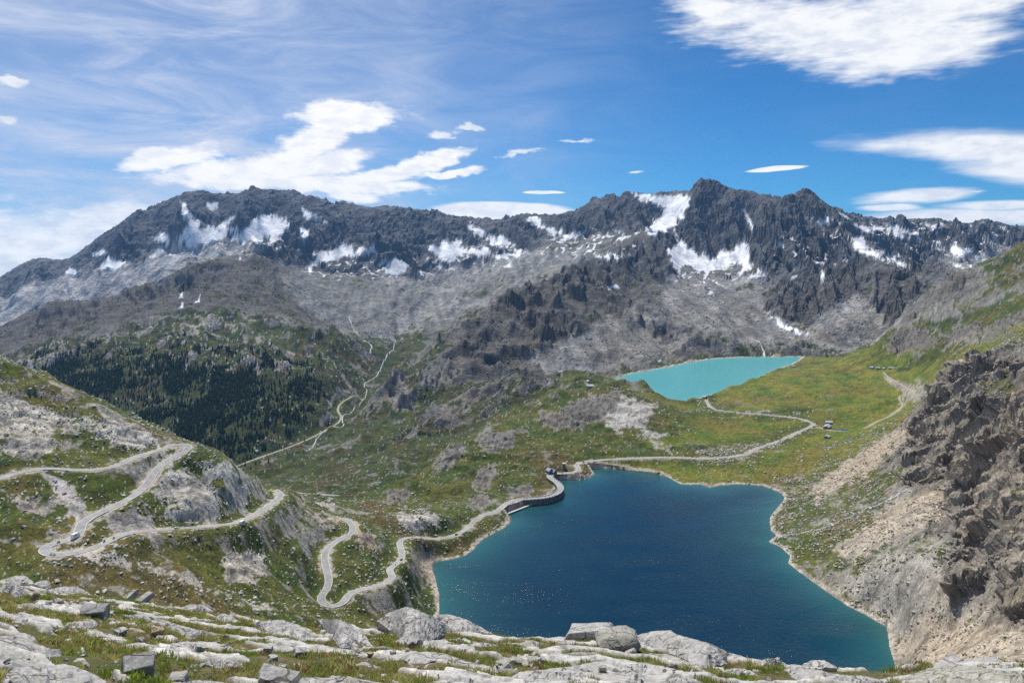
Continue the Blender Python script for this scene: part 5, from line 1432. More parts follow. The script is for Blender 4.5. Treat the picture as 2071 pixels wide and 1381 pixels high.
B_ = 1398
OUTS = [
    ('great pale slab filling the lower corner, cut by a long crack', [(-30, 1272), (0, 1279), (38, 1288), (75, 1301), (100, 1308), (120, 1316), (135, 1335)], [(-30, 1346), (10, 1343), (63, 1341), (135, 1339)], .30),
    ('smooth pale slab below the crack at the bottom left corner', [(5, 1356), (18, 1345), (50, 1342), (100, 1344), (130, 1342), (156, 1347), (188, 1359), (226, 1379), (245, 1392)], [(5, B_), (245, B_)], .30),
    ('narrow buff slab wrapping the end of the great corner slab', [(131, 1327), (156, 1330), (176, 1340), (190, 1354)], [(131, 1339), (163, 1348), (190, 1357)], .26),
    ('long whaleback slab running downhill from the upper grey block', [(249, 1240), (266, 1238), (296, 1240), (326, 1250), (362, 1263), (402, 1273), (444, 1281), (520, 1291)], [(249, 1247), (271, 1260), (301, 1263), (357, 1283), (384, 1296), (414, 1290), (452, 1289), (520, 1300)], .30),
    ('flat cracked slab in the turf below the upper grey block', [(120, 1262), (150, 1256), (208, 1253)], [(120, 1266), (150, 1273), (171, 1278), (191, 1269), (208, 1261)], .36),
    ('rounded pale rock at the left edge above the rusty stone', [(-15, 1182), (0, 1186), (15, 1179), (33, 1179), (50, 1189), (62, 1201)], [(-15, 1197), (10, 1198), (33, 1210), (62, 1208)], .22),
    ('low pale rock on the skyline of the turf at far left', [(-5, 1174), (5, 1171), (33, 1163), (53, 1163), (68, 1173)], [(-5, 1179), (5, 1180), (33, 1182), (68, 1183)], .22),
    ('jagged flat-topped rock beside the far left rock', [(68, 1178), (83, 1173), (100, 1172), (104, 1180)], [(68, 1184), (83, 1188), (104, 1190)], .2),
    ('low pale dome breaking the grassy crest at left', [(58, 1195), (105, 1190), (130, 1185), (156, 1185), (176, 1193), (186, 1203)], [(58, 1203), (108, 1199), (140, 1202), (186, 1206)], .26),
    ('small white rock hump on the crest right of the paired slabs', [(359, 1229), (384, 1221), (414, 1223), (437, 1238)], [(359, 1233), (392, 1239), (437, 1241)], .24),
    ('small split white rock below the crest hump', [(427, 1250), (449, 1239), (470, 1245), (490, 1259)], [(427, 1254), (452, 1259), (490, 1261)], .24),
    ('slanting pale slab leaning against the upper grey block', [(99, 1208), (108, 1204), (131, 1214), (151, 1226)], [(99, 1219), (121, 1222), (151, 1230)], .24),
    ('broad pale slab with a grass pocket left of the big leaning slab', [(500, 1258), (526, 1253), (565, 1252), (604, 1262), (625, 1275), (641, 1291), (662, 1303)], [(500, 1264), (526, 1277), (552, 1285), (583, 1286), (604, 1298), (662, 1306)], .28),
    ('thin pale rib of rock crossing the turf', [(490, 1284), (526, 1290), (578, 1296), (636, 1301)], [(490, 1294), (552, 1298), (599, 1304), (636, 1307)], .3),
    ('big leaning grey slab with a dark shaded left edge', [(641, 1249), (656, 1247), (688, 1252), (716, 1265), (740, 1286), (756, 1306)], [(641, 1252), (652, 1270), (667, 1292), (677, 1304), (693, 1309), (722, 1306), (748, 1311), (756, 1309)], .18),
    ('massive fractured outcrop on the brink above the lake', [(762, 1252), (782, 1235), (800, 1229), (821, 1225), (847, 1234), (870, 1243), (900, 1257), (924, 1271)], [(762, 1258), (782, 1272), (800, 1286), (815, 1300), (840, 1301), (873, 1296), (900, 1288), (924, 1276)], .20),
    ('sloping pale outcrop dropping off towards the lake', [(868, 1244), (886, 1238), (907, 1240), (943, 1252), (972, 1266), (1003, 1282)], [(868, 1252), (890, 1268), (920, 1281), (950, 1286), (1003, 1286)], .22),
    ('grey wedge of rock in front of the fractured outcrop', [(789, 1302), (808, 1290), (839, 1279), (875, 1270), (884, 1290)], [(789, 1304), (808, 1305), (839, 1302), (884, 1296)], .2),
    ('creamy slab lying at the foot of the grey wedge', [(860, 1302), (870, 1296), (891, 1295), (931, 1315)], [(860, 1306), (885, 1314), (931, 1319)], .3),
    ('long undulating pale slab band across the middle of the near slope', [(641, 1301), (667, 1305), (698, 1310), (735, 1316), (761, 1322), (787, 1326), (813, 1321), (865, 1317), (896, 1320), (922, 1328), (943, 1336), (969, 1342), (1040, 1355)],
     [(641, 1307), (667, 1314), (698, 1321), (735, 1329), (774, 1337), (813, 1350), (847, 1358), (878, 1351), (907, 1346), (938, 1357), (956, 1349), (1040, 1361)], .32),
    ('pale rib of bedrock along the bottom edge of the view', [(604, 1363), (630, 1363), (655, 1368), (709, 1370), (761, 1377), (815, 1384)], [(604, B_), (815, B_)], .3),
    ('huge smooth slab falling away above the lake', [(1256, 1286), (1290, 1279), (1318, 1273), (1357, 1273), (1365, 1281), (1396, 1290), (1433, 1298), (1475, 1316), (1503, 1322), (1523, 1337)], [(1256, 1292), (1302, 1314), (1326, 1317), (1378, 1332), (1404, 1345), (1441, 1353), (1477, 1347), (1523, 1341)], .26),
    ('small pale slab in the turf left of the lichened boulder', [(1034, 1305), (1055, 1298), (1077, 1293), (1109, 1305)], [(1034, 1307), (1075, 1315), (1109, 1309)], .3),
    ('whitish slab with a sharp lower edge below the overhanging slab', [(1076, 1318), (1120, 1319), (1156, 1324), (1173, 1341)], [(1076, 1320), (1110, 1338), (1140, 1340), (1173, 1343)], .32),
    ('pale rib slanting below the lichened boulder', [(1258, 1329), (1287, 1322), (1313, 1319), (1352, 1322), (1391, 1337), (1428, 1356), (1469, 1372), (1497, 1384)], [(1258, 1333), (1313, 1335), (1352, 1342), (1391, 1354), (1428, 1376), (1469, 1394), (1497, 1396)], .3),
    ('pointed pale slab resting below the whitish slab', [(1229, 1354), (1255, 1343), (1320, 1340), (1326, 1349)], [(1229, 1359), (1260, 1363), (1300, 1362), (1326, 1356)], .24),
    ('wide broken pale outcrop at the bottom centre', [(1000, 1378), (1030, 1366), (1053, 1356), (1104, 1353), (1130, 1348), (1150, 1342), (1172, 1345), (1184, 1370)], [(1000, B_), (1184, B_)], .3),
    ('blunt pale rock at the bottom edge right of centre', [(1256, 1374), (1270, 1364), (1290, 1362), (1306, 1378)], [(1256, B_), (1306, B_)], .24),
    ('rounded pale rock at the brink below the huge slab', [(1522, 1341), (1546, 1331), (1569, 1331), (1593, 1340)], [(1522, 1352), (1593, 1350)], .24),
    ('pale flat rock with grassy seams above the lake end', [(1576, 1357), (1598, 1340), (1629, 1346), (1661, 1356), (1689, 1366)], [(1576, 1364), (1620, 1374), (1689, 1373)], .28),
    ('smooth hump of rock on the brink right of the grassy seams', [(1622, 1341), (1640, 1334), (1666, 1334), (1693, 1346)], [(1622, 1347), (1693, 1353)], .24),
    ('low pale slab at the bottom edge beneath the lake', [(1585, 1380), (1640, 1372), (1700, 1363), (1760, 1365), (1805, 1376)], [(1585, B_), (1805, B_)], .3),
    ('broad lichened slab filling the bottom right corner', [(1812, 1380), (1843, 1356), (1870, 1349), (1922, 1340), (1953, 1345), (2026, 1353), (2100, 1345)], [(1812, B_), (2100, B_)], .32),
    ('small pale rock rib beside the brink rock', [(1452, 1358), (1480, 1350), (1515, 1352), (1535, 1362)], [(1452, 1372), (1535, 1374)], .28),
    ('low pale slab in the turf between the corner slab and the flat cracked slab', [(20, 1256), (60, 1250), (100, 1258)], [(20, 1264), (60, 1268), (100, 1264)], .34),
    ('thin pale ledge under the slanting slab at left', [(20, 1222), (60, 1219), (98, 1226)], [(20, 1230), (60, 1233), (98, 1232)], .32),
    ('pale ledge between the flat cracked slab and the heart-shaped stone', [(170, 1284), (215, 1279), (255, 1290)], [(170, 1291), (215, 1294), (255, 1296)], .34),
    ('pale slab emerging from the grass below the rust-sided boulder', [(330, 1302), (380, 1296), (430, 1306)], [(330, 1310), (380, 1315), (430, 1313)], .34),
    ('wide flat slab beside the dark-fronted stone', [(400, 1338), (450, 1330), (505, 1342)], [(400, 1346), (450, 1352), (505, 1350)], .34),
    ('pale ledge below the cluster of four stones', [(520, 1346), (570, 1340), (600, 1348)], [(520, 1352), (570, 1356), (600, 1354)], .34),
    ('pale bottom-edge slab right of the lower grey block', [(330, 1384), (400, 1374), (470, 1380), (505, 1390)], [(330, B_), (505, B_)], .3),
    ('low pale slab below the long slab band', [(690, 1346), (740, 1340), (790, 1352)], [(690, 1352), (740, 1358), (790, 1360)], .34),
    ('pale slab between the long band and the bottom centre outcrop', [(880, 1376), (930, 1366), (990, 1374)], [(880, 1386), (930, 1392), (990, 1390)], .32),
    ('white ledge right of the creamy slab', [(935, 1304), (975, 1298), (1020, 1306)], [(935, 1310), (975, 1314), (1020, 1311)], .32),
    ('pale slab below the small slab left of the lichened boulder', [(1000, 1334), (1040, 1326), (1080, 1338)], [(1000, 1342), (1040, 1346), (1080, 1345)], .34),
    ('pale slab in front of the lichened boulder', [(1170, 1332), (1210, 1326), (1252, 1334)], [(1170, 1338), (1210, 1343), (1252, 1341)], .34),
    ('broken pale slab at the bottom edge below the huge slab', [(1330, 1376), (1380, 1364), (1430, 1378)], [(1330, B_), (1430, B_)], .3),
    ('pale bottom-edge slab beneath the brink rocks', [(1490, 1382), (1540, 1374), (1590, 1380)], [(1490, B_), (1590, B_)], .3),
    ('flat slab behind the corner slab at right', [(2010, 1344), (2050, 1338), (2095, 1340)], [(2010, 1350), (2050, 1352), (2095, 1352)], .3),
]
for k, (lb, tp, bt, sg) in enumerate(OUTS):
    outcrop(lb, tp, bt, sg, seed=k, mat=(M_LICH if 'lichened' in lb else None))

# loose blocks --------------------------------------------------------
def block_mesh(w, d, h, seed, taper=.12, nb=.10, sub=2, curve=0.0):
    """a split block: box with uneven corners, bevelled edges and a rough skin"""
    rnd = random.Random(seed)
    bm = bmesh.new()
    bmesh.ops.create_cube(bm, size=1.0)
    for v in bm.verts:
        t = 1 - taper * (1 if v.co.z > 0 else 0) * rnd.uniform(.3, 1.6)
        v.co.x *= w * t * rnd.uniform(.74, 1.14); v.co.y *= d * t * rnd.uniform(.74, 1.14)
        v.co.z = v.co.z * h * rnd.uniform(.72, 1.12)
    bmesh.ops.bevel(bm, geom=list(bm.edges), offset=min(w, d, h) * nb, segments=1, affect='EDGES')
    bmesh.ops.triangulate(bm, faces=bm.faces)
    bmesh.ops.subdivide_edges(bm, edges=list(bm.edges), cuts=sub, use_grid_fill=True)
    co = np.array([v.co for v in bm.verts])
    s = min(w, d, h)
    n = fbm(co[:, 0] / s * 1.3 + seed, co[:, 1] / s * 1.3 + co[:, 2] / s, 3, 660 + seed)
    n2 = fbm(co[:, 2] / s * 2.0 + seed, co[:, 0] / s * 1.6 - co[:, 1] / s, 3, 690 + seed)
    for v, a, b in zip(bm.verts, n, n2):
        v.co += v.co.normalized() * float(a) * s * .10 + Vector((0, 0, float(b) * s * .05))
    me = bpy.data.meshes.new('block')
    bm.to_mesh(me); bm.free()
    return me


def place_block(name, label, cat, me, mat, px, py, rot, tilt=(0, 0), sink=.1, group=None, scale=1.0):
    Yv = float(fg_y(np.array([px], float), np.array([py], float))[0])
    Xv = (px - CX) / FPX * Yv
    o = bpy.data.objects.new(name, me)
    COL.objects.link(o)
    if mat and not me.materials: me.materials.append(mat)
    zb = min((v.co.z for v in me.vertices)) * scale
    o.location = (Xv, Yv, float(fg_z(np.array([Xv]), np.array([Yv]))[0]) - zb - sink)
    o.rotation_euler = (R_(tilt[0]), R_(tilt[1]), R_(rot))
    o.scale = (scale,) * 3
    tag(o, label, cat, group)
    return o


def u2m(px, Y): return px / FPX * Y


def yb(px, py): return float(fg_y(np.array([px], float), np.array([py], float))[0])


BLK = [  # label, contact px,py, width px, depth ratio, height px, rot, tilt, material
    ('upper of two square grey blocks, tilted on the turf', 188, 1244, 62, .75, 27, 18, (12, 6), M_BLOCK, .05),
    ('lower of two square grey blocks, flat-topped in deep grass', 281, 1362, 74, .75, 34, 24, (17, -4), M_BLOCK, .04),
    ('dark-fronted stone just right of the lower grey block', 361, 1374, 46, .7, 24, 8, (14, -6), M_SLAB, .04),
    ('rust-sided boulder in the grass below the whaleback slab', 318, 1286, 27, .8, 17, 30, (5, 5), M_RUSTY, .03),
    ('pale angular stone left of the rust-sided boulder', 243, 1286, 24, .8, 17, 60, (8, 3), M_SLAB, .03),
    ('upright rusty stone beside the rounded pale rock', 71, 1216, 16, .6, 24, 40, (0, 24), M_RUSTY, .05),
    ('small dark-sided stone at the right foot of the upper grey block', 222, 1242, 18, .7, 8, 5, (0, -4), M_SLAB, .02),
    ('flat heart-shaped stone standing above the lower grey block', 284, 1318, 24, .35, 14, -10, (30, 0), M_SLAB, .03),
    ('flat grey stone in a pair above the heart-shaped stone', 226, 1307, 26, .5, 8, -16, (0, 10), M_SLAB, .02),
    ('thin leaning stone beside the flat grey stone', 247, 1311, 14, .35, 8, 40, (10, 22), M_SLAB, .02),
    ('small white stone in the turf above the corner slab', 138, 1300, 14, .7, 8, 12, (0, 0), M_SLAB, .02),
    ('brown stone on the whaleback slab', 300, 1268, 11, .8, 10, 12, (0, 8), M_RUSTY, .02),
    ('upright brown stone at the lower end of the whaleback slab', 457, 1293, 13, .5, 12, 20, (0, 30), M_RUSTY, .02),
    ('round white stone left of the cluster of four stones', 542, 1327, 19, .8, 13, 0, (0, 0), M_SLAB, .02),
    ('angular white stone lowest of the cluster of four', 552, 1340, 20, .8, 14, 35, (0, 8), M_SLAB, .02),
    ('low dark-edged stone topmost of the cluster of four', 583, 1321, 37, .7, 15, 8, (0, -4), M_SLAB, .03),
    ('kite-shaped slab stone at right of the cluster of four', 606, 1335, 34, .6, 20, 38, (14, 10), M_SLAB, .03),
    ('small orange stone alone in the grass', 628, 1355, 13, .7, 8, 10, (0, -10), M_RUSTY, .01),
    ('long split block with dark front at the bottom edge', 560, 1392, 96, .45, 30, -7, (14, 8), M_SLAB, .03),
    ('tiny black stone in the bottom centre grass', 1219, 1359, 18, .8, 11, 0, (0, 0), M_LICH, .01),
    ('pale wedge stone under the lichened boulder', 1275, 1328, 26, .5, 10, 16, (0, -14), M_SLAB, .02),
    ('orange and white stone on the corner slab at right', 1985, 1360, 16, .8, 11, 0, (0, 0), M_RUSTY, .01),
    ('small pale stone beside the orange stone at right', 1988, 1366, 12, .8, 8, 0, (0, 0), M_SLAB, .01),
    ('grey stone on the long slab band', 824, 1330, 10, .7, 7, 0, (0, 0), M_LICH, .01),
    ('dark stone at the left end of the long slab band', 795, 1334, 13, .7, 7, 10, (0, 0), M_LICH, .01),
    ('white triangular stone at the bottom edge', 800, 1386, 24, .6, 12, 0, (0, 14), M_SLAB, .01),
    ('rounded boulder covered in yellow-green lichen on the brink', 1252, 1319, 104, .8, 38, 8, (0, -3), M_LICH, .06),
    ('overhanging flat slab perched on the brink above the lake', 1192, 1292, 112, .55, 14, -14, (-8, -11), M_SLAB, -.25),
    ('thin wedge of slab below the overhanging slab', 1141, 1312, 54, .4, 10, -16, (0, -14), M_SLAB, .02),
    ('long plank-like slab pointing at the scree, upper one', 1910, 1340, 96, .25, 8, 24, (0, -10), M_SLAB, -.05),
    ('long plank-like slab with squared end, lower one', 1974, 1344, 130, .2, 9, 4, (0, -2), M_SLAB, -.02),
    ('longer of the paired tilted slabs below the crest', 262, 1205, 38, .5, 12, 52, (0, -24), M_SLAB, .0),
    ('square one of the paired tilted slabs below the crest', 294, 1196, 34, .6, 12, 52, (0, -24), M_SLAB, .0),
    ('small slab between the paired tilted slabs', 285, 1206, 22, .6, 8, 30, (0, -10), M_SLAB, .0),
]
for k, (lb, px, py, w, dr, h, rot, tilt, mt, sk) in enumerate(BLK):
    Yv = yb(px, py)
    W, H = u2m(w, Yv), u2m(h, Yv) * 1.05
    rnd_ = 'lichen on' in lb
    me = block_mesh(W * .92, W * dr, H, 30 + k, .10, .30 if 'ounded' in lb else .06, 2)
    if 'ounded' in lb:
        me.polygons.foreach_set('use_smooth', [True] * len(me.polygons))
    place_block('boulder' if w > 40 else 'stone', lb, 'boulder' if w > 40 else 'stone', me, mt, px, py, rot, tilt, sk)

# ------------------------------------------------------------------ finding places on the terrain
PYF = CY - FPX * Z / YG


def hit(px, py, y_min=0.0):
    """first point of the terrain met along the view ray through an image pixel"""
    c = int(np.clip(round(((px - CX) / FPX - UU[0]) / (UU[1] - UU[0])), 0, NC - 1))
    col = PYF[:, c]
    ok = np.nonzero((col <= py) & (YY > y_min))[0]
    r = max(int(ok[0]), 1) if len(ok) else NR - 1
    a, b_ = col[r - 1], col[r]
    t = 0.0 if a == b_ else float(np.clip((a - py) / (a - b_), 0, 1))
    Yv = YY[r - 1] + (YY[r] - YY[r - 1]) * t
    return ((px - CX) / FPX * Yv, Yv, Z[r - 1, c] + (Z[r, c] - Z[r - 1, c]) * t)


def zt(x, y):
    """terrain height at a place"""
    x = np.asarray(x, float); y = np.asarray(y, float)
    r = np.clip(np.searchsorted(YY, y) - 1, 0, NR - 2)
    c = np.clip(((x / y - UU[0]) / (UU[1] - UU[0])), 0, NC - 1.001)
    c0 = c.astype(int); fc = c - c0
    fr = np.clip((y - YY[r]) / (YY[r + 1] - YY[r]), 0, 1)
    return (Z[r, c0] * (1 - fc) + Z[r, c0 + 1] * fc) * (1 - fr) + (Z[r + 1, c0] * (1 - fc) + Z[r + 1, c0 + 1] * fc) * fr


# which terrain vertices can be seen at all (running horizon per bearing)
HOR = np.minimum.accumulate(PYF, axis=0)
VISIBLE = PYF <= HOR + 2.0

# ------------------------------------------------------------------ instanced stuff
PROTO = bpy.data.collections.new('prototypes')      # not linked to the scene


def proto(name, V, F, mats, fm=None, smooth=False):
    me = bpy.data.meshes.new(name)
    me.from_pydata(V, [], F)
    for m in mats: me.materials.append(m)
    if fm is not None: me.polygons.foreach_set('material_index', fm)
    if smooth: me.polygons.foreach_set('use_smooth', [True] * len(F))
    me.update()
    o = bpy.data.objects.new(name, me)
    return o


def scatter(name, P, rot, scl, tones, kinds, protos, label, cat):
    """points carrying instances of a few prototype meshes; one object of uncountable stuff"""
    me = bpy.data.meshes.new(name)
    me.vertices.add(len(P))
    me.vertices.foreach_set('co', np.ascontiguousarray(P, np.float32).ravel())
    for nm, typ, dat, fld in (('rot', 'FLOAT_VECTOR', rot, 'vector'), ('scl', 'FLOAT_VECTOR', scl, 'vector'), ('tone', 'FLOAT_COLOR', tones, 'color')):
        at_ = me.attributes.new(nm, typ, 'POINT')
        at_.data.foreach_set(fld, np.ascontiguousarray(dat, np.float32).ravel())
    at_ = me.attributes.new('kind_id', 'INT', 'POINT')
    at_.data.foreach_set('value', np.ascontiguousarray(kinds, np.int32))
    o = bpy.data.objects.new(name, me)
    COL.objects.link(o)
    tag(o, label, cat, kind='stuff')
    ng = bpy.data.node_groups.new(name + '_scatter', 'GeometryNodeTree')
    ng.interface.new_socket('Geometry', in_out='INPUT', socket_type='NodeSocketGeometry')
    ng.interface.new_socket('Geometry', in_out='OUTPUT', socket_type='NodeSocketGeometry')
    N, L = ng.nodes, ng.links
    gi, go = N.new('NodeGroupInput'), N.new('NodeGroupOutput')
    jn = N.new('GeometryNodeJoinGeometry')

    def named(nm, typ):
        a = N.new('GeometryNodeInputNamedAttribute'); a.data_type = typ; a.inputs['Name'].default_value = nm
        return a.outputs['Attribute']
    for k, pr in enumerate(protos):
        cmpn = N.new('FunctionNodeCompare'); cmpn.data_type = 'INT'; cmpn.operation = 'EQUAL'
        ia = [s for s in cmpn.inputs if s.type == 'INT' and s.enabled]
        L.new(named('kind_id', 'INT'), ia[0]); ia[1].default_value = k
        oi = N.new('GeometryNodeObjectInfo'); oi.inputs['Object'].default_value = pr
        oi.inputs['As Instance'].default_value = True
        ip = N.new('GeometryNodeInstanceOnPoints')
        L.new(gi.outputs[0], ip.inputs['Points']); L.new(cmpn.outputs[0], ip.inputs['Selection'])
        L.new(oi.outputs['Geometry'], ip.inputs['Instance'])
        e2r = N.new('FunctionNodeEulerToRotation')
        L.new(named('rot', 'FLOAT_VECTOR'), e2r.inputs[0]); L.new(e2r.outputs[0], ip.inputs['Rotation'])
        L.new(named('scl', 'FLOAT_VECTOR'), ip.inputs['Scale'])
        L.new(ip.outputs[0], jn.inputs[0])
    L.new(jn.outputs[0], go.inputs[0])
    md = o.modifiers.new('scatter', 'NODES'); md.node_group = ng
    return o


def mat_instance(name, rough=.9, var=.25, trans=0.0):
    m, b = new_mat(name)
    a = b.n('ShaderNodeAttribute', attribute_name='tone'); a.attribute_type = 'INSTANCER'
    rn = b.n('ShaderNodeObjectInfo').outputs['Random']
    v = b.ramp(rn, 0, 1, 1 - var, 1 + var, False)
    cc = b.n('ShaderNodeCombineColor')
    for i in range(3): b.put(cc.inputs[i], v)
    c = b.mix(1.0, a.outputs['Color'], cc.outputs[0], 'MULTIPLY')
    p = b.n('ShaderNodeBsdfPrincipled')
    b.t.links.new(c, p.inputs['Base Color'])
    p.inputs['Roughness'].default_value = rough
    p.inputs['Specular IOR Level'].default_value = .15
    if trans:
        tr = b.n('ShaderNodeBsdfTranslucent')
        b.t.links.new(c, tr.inputs['Color'])
        mx = b.n('ShaderNodeMixShader'); mx.inputs[0].default_value = trans
        b.t.links.new(p.outputs[0], mx.inputs[1]); b.t.links.new(tr.outputs[0], mx.inputs[2])
        finish(b, mx.outputs[0])
    else:
        finish(b, p.outputs[0])
    return m


def stone_geo(seed, n=14, flat=.7):
    r = np.random.default_rng(seed)
    p = r.normal(size=(n, 3)); p /= np.linalg.norm(p, axis=1)[:, None]
    p *= r.uniform(.75, 1.15, (n, 1)) * np.array([1, r.uniform(.6, .95), flat])
    bm = bmesh.new()
    vs = [bm.verts.new(q) for q in p * .5]
    res = bmesh.ops.convex_hull(bm, input=vs)
    bmesh.ops.delete(bm, geom=[g for g in res['geom_interior'] if isinstance(g, bmesh.types.BMVert)], context='VERTS')
    bm.verts.ensure_lookup_table(); bm.verts.index_update()
    V = [tuple(v.co) for v in bm.verts]; F = [tuple(v.index for v in f.verts) for f in bm.faces]
    bm.free()
    return V, F


M_RUB = mat_instance('rubble_stone', .92, .3)
RUBP = [proto('loose_block', *stone_geo(900 + k, 13, .62), [M_RUB]) for k in range(5)]


def pick(weight, n, seed):
    r = np.random.default_rng(seed)
    area = np.outer(np.gradient(YY) * YY, np.ones(NC)) * (UU[1] - UU[0])
    w = (weight * area).ravel().astype(np.float64); w = np.clip(w, 0, None)
    c = np.cumsum(w); c /= c[-1]
    k = np.searchsorted(c, r.random(n))
    i, j = k // NC, k % NC
    yv = YG[i, j] * np.exp(r.uniform(-.5, .5, n) * np.gradient(np.log(YY))[i])
    xv = (U[i, j] + r.uniform(-.5, .5, n) * (UU[1] - UU[0])) * yv
    return xv, yv, i, j, r


on_water = (sd1 < 2) | (sd2 < 2)
off_road = (road_d > 6.5)
inview = (np.abs(U) < .74) & VISIBLE


def rubble(name, label, sel, n, lo, hi, seed, tone_mul=1.15, power=3.0):
    x, y, i, j, r = pick(sel, n, seed)
    s = lo + (hi - lo) * r.random(n) ** power
    z = zt(x, y) + s * .06
    P = np.stack([x, y, z], 1)
    rot = np.stack([r.uniform(-.4, .4, n), r.uniform(-.4, .4, n), r.uniform(0, 6.28, n)], 1)
    scl = s[:, None] * r.uniform(.75, 1.3, (n, 3))
    tn = np.ones((n, 4)); tn[:, :3] = np.clip(tone[i, j] * tone_mul, .1, .55)
    scatter(name, P, rot, scl, tn, r.integers(0, len(RUBP), n), RUBP, label, 'rubble')


dens = np.clip(.30 + .9 * nA - .5 * sstep(.25, .8, f_gr), .04, 1.6) * inview * off_road * ~on_water * (1 - m_crag * .7) * (1 - m_snow)
mead_ = (ZID == ZN.index('mead'))
leftside = (XG < .05 * YG)
rubble('rubble', 'countless pale boulders and stones strewn over the hairpin hillside', dens * leftside * (YG < 1000), 17000, .4, 3.6, 71, 1.1, 5.0)
rubble('rubble', 'blocks and stones of the scree beside the dark lake', dens * (XG > .25 * YG) * (YG < 1250) * (1 - .8 * mead_), 24000, .6, 5.0, 72, 1.15, 4.0)
rubble('rubble', 'scattered pale boulders over the hump and the meadow', dens * (YG > 900) * (YG < 2000) * (1 - .75 * mead_) * ~((XG > .45 * YG) & (YG < 1250)), 10000, .9, 5.0, 73, 1.2, 5.0)
rubble('rubble', 'boulder fields on the dark ridge and under the domed hill', dens * (YG > 1900) * (YG < 3800) * np.clip(1.2 - gr, 0, 1), 14000, 2.5, 11.0, 74, 1.3, 5.0)

# ------------------------------------------------------------------ conifers
def mat_needles():
    m, b = new_mat('larch_needles')
    rn = b.n('ShaderNodeObjectInfo').outputs['Random']
    g = b.n('ShaderNodeNewGeometry').outputs['Position']
    c = b.mix(rn, (.055, .10, .042, 1), (.115, .155, .05, 1))
    c = b.mix(b.ramp(b.noise(g, .45, 3, .6), .3, .7), c, b.mix(.5, c, (.02, .03, .014, 1)))
    p = b.n('ShaderNodeBsdfPrincipled')
    b.t.links.new(c, p.inputs['Base Color'])
    p.inputs['Roughness'].default_value = .9; p.inputs['Specular IOR Level'].default_value = .1
    tr = b.n('ShaderNodeBsdfTranslucent'); b.t.links.new(c, tr.inputs['Color'])
    mx = b.n('ShaderNodeMixShader'); mx.inputs[0].default_value = .35
    b.t.links.new(p.outputs[0], mx.inputs[1]); b.t.links.new(tr.outputs[0], mx.inputs[2])
    finish(b, mx.outputs[0])
    return m


M_NEED = mat_needles()
M_BARK = mat_plain('larch_bark', (.10, .075, .055), .95, .2, .8)


def conifer(seed):
    r = np.random.default_rng(seed)
    V, F, fm = [], [], []
    n = 6                                                   # trunk, unit height
    for k in range(n):
        a = 2 * math.pi * k / n
        V.append((.022 * math.cos(a), .022 * math.sin(a), -.06)); V.append((.004 * math.cos(a), .004 * math.sin(a), .93))
    for k in range(n):
        F.append((2 * k, 2 * ((k + 1) % n), 2 * ((k + 1) % n) + 1, 2 * k + 1)); fm.append(1)
    for lv in range(15):                                    # whorls of drooping sprays, gaps between them
        h = .13 + .85 * lv / 14
        rad = (.20 * (1 - (lv / 14.5) ** 1.25) + .015) * r.uniform(.8, 1.15)
        m = int(9 - lv * .3)
        for k in range(m):
            a = 2 * math.pi * (k + r.uniform(-.35, .35)) / m + lv * .7
            rr = rad * r.uniform(.65, 1.25); wd = rr * .42
            ca, sa = math.cos(a), math.sin(a)
            dz = -.055 * r.uniform(.4, 1.4)
            b = len(V)
            V += [(0, 0, h + .05), (rr * .55 * ca - wd * sa, rr * .55 * sa + wd * ca, h + dz * .4), (rr * ca, rr * sa, h + dz), (rr * .55 * ca + wd * sa, rr * .55 * sa - wd * ca, h + dz * .4)]
            F += [(b, b + 1, b + 2), (b, b + 2, b + 3)]; fm += [0, 0]
    b = len(V)
    V += [(.012, 0, .93), (-.008, .01, .93), (-.008, -.01, .93), (0, 0, 1.02)]
    F += [(b, b + 1, b + 3), (b + 1, b + 2, b + 3), (b + 2, b, b + 3)]; fm += [0, 0, 0]
    return V, F, fm


TREEP = []
for k in range(4):
    V, F, fm = conifer(40 + k)
    TREEP.append(proto('conifer', V, F, [M_NEED, M_BARK], fm))
PY = PYF
WOOD = [([(70, 730), (130, 715), (210, 712), (330, 728), (350, 712), (430, 725), (540, 735), (620, 745), (640, 790), (600, 850), (540, 880), (500, 910), (440, 920), (380, 905), (300, 860), (200, 815), (130, 780), (60, 750)], 1.0),
        ([(480, 700), (600, 715), (720, 735), (700, 800), (640, 830), (560, 880), (520, 900), (520, 850), (600, 790), (560, 740)], .10), ([(40, 690), (240, 690), (330, 720), (80, 730)], .10), ([(330, 690), (520, 700), (520, 745), (400, 735)], .12),
        ([(500, 900), (600, 905), (560, 960), (490, 950)], .08)]
wden = np.zeros((NR, NC))
for k, (pl, d_) in enumerate(WOOD):
    wden = np.maximum(wden, zone_poly(pl, 1600, 2750, 26, 34, 820 + k) * d_)
clump = sstep(-.35, .25, fbm(XG / 130, YG / 130, 3, 830) + .35 * fbm(XG / 45, YG / 45, 2, 831))
wden = wden * (.16 + .84 * clump ** 1.5) * inview * (1 - sstep(.62, .5, NZ))
NT = 8500
tx_, ty_, ti, tj, tr = pick(wden, NT, 840)
tz_ = zt(tx_, ty_)
th = (5 + 13 * tr.random(NT) ** 1.3) * np.where(wden[ti, tj] < .15, .7, 1.0)
vis_ = PYF[ti, tj] <= HOR[ti, tj] + .5
order = np.argsort(-(th / ty_) * vis_ - 1e-6 * tr.random(NT))
ind = order[:300]; rest = order[300:]
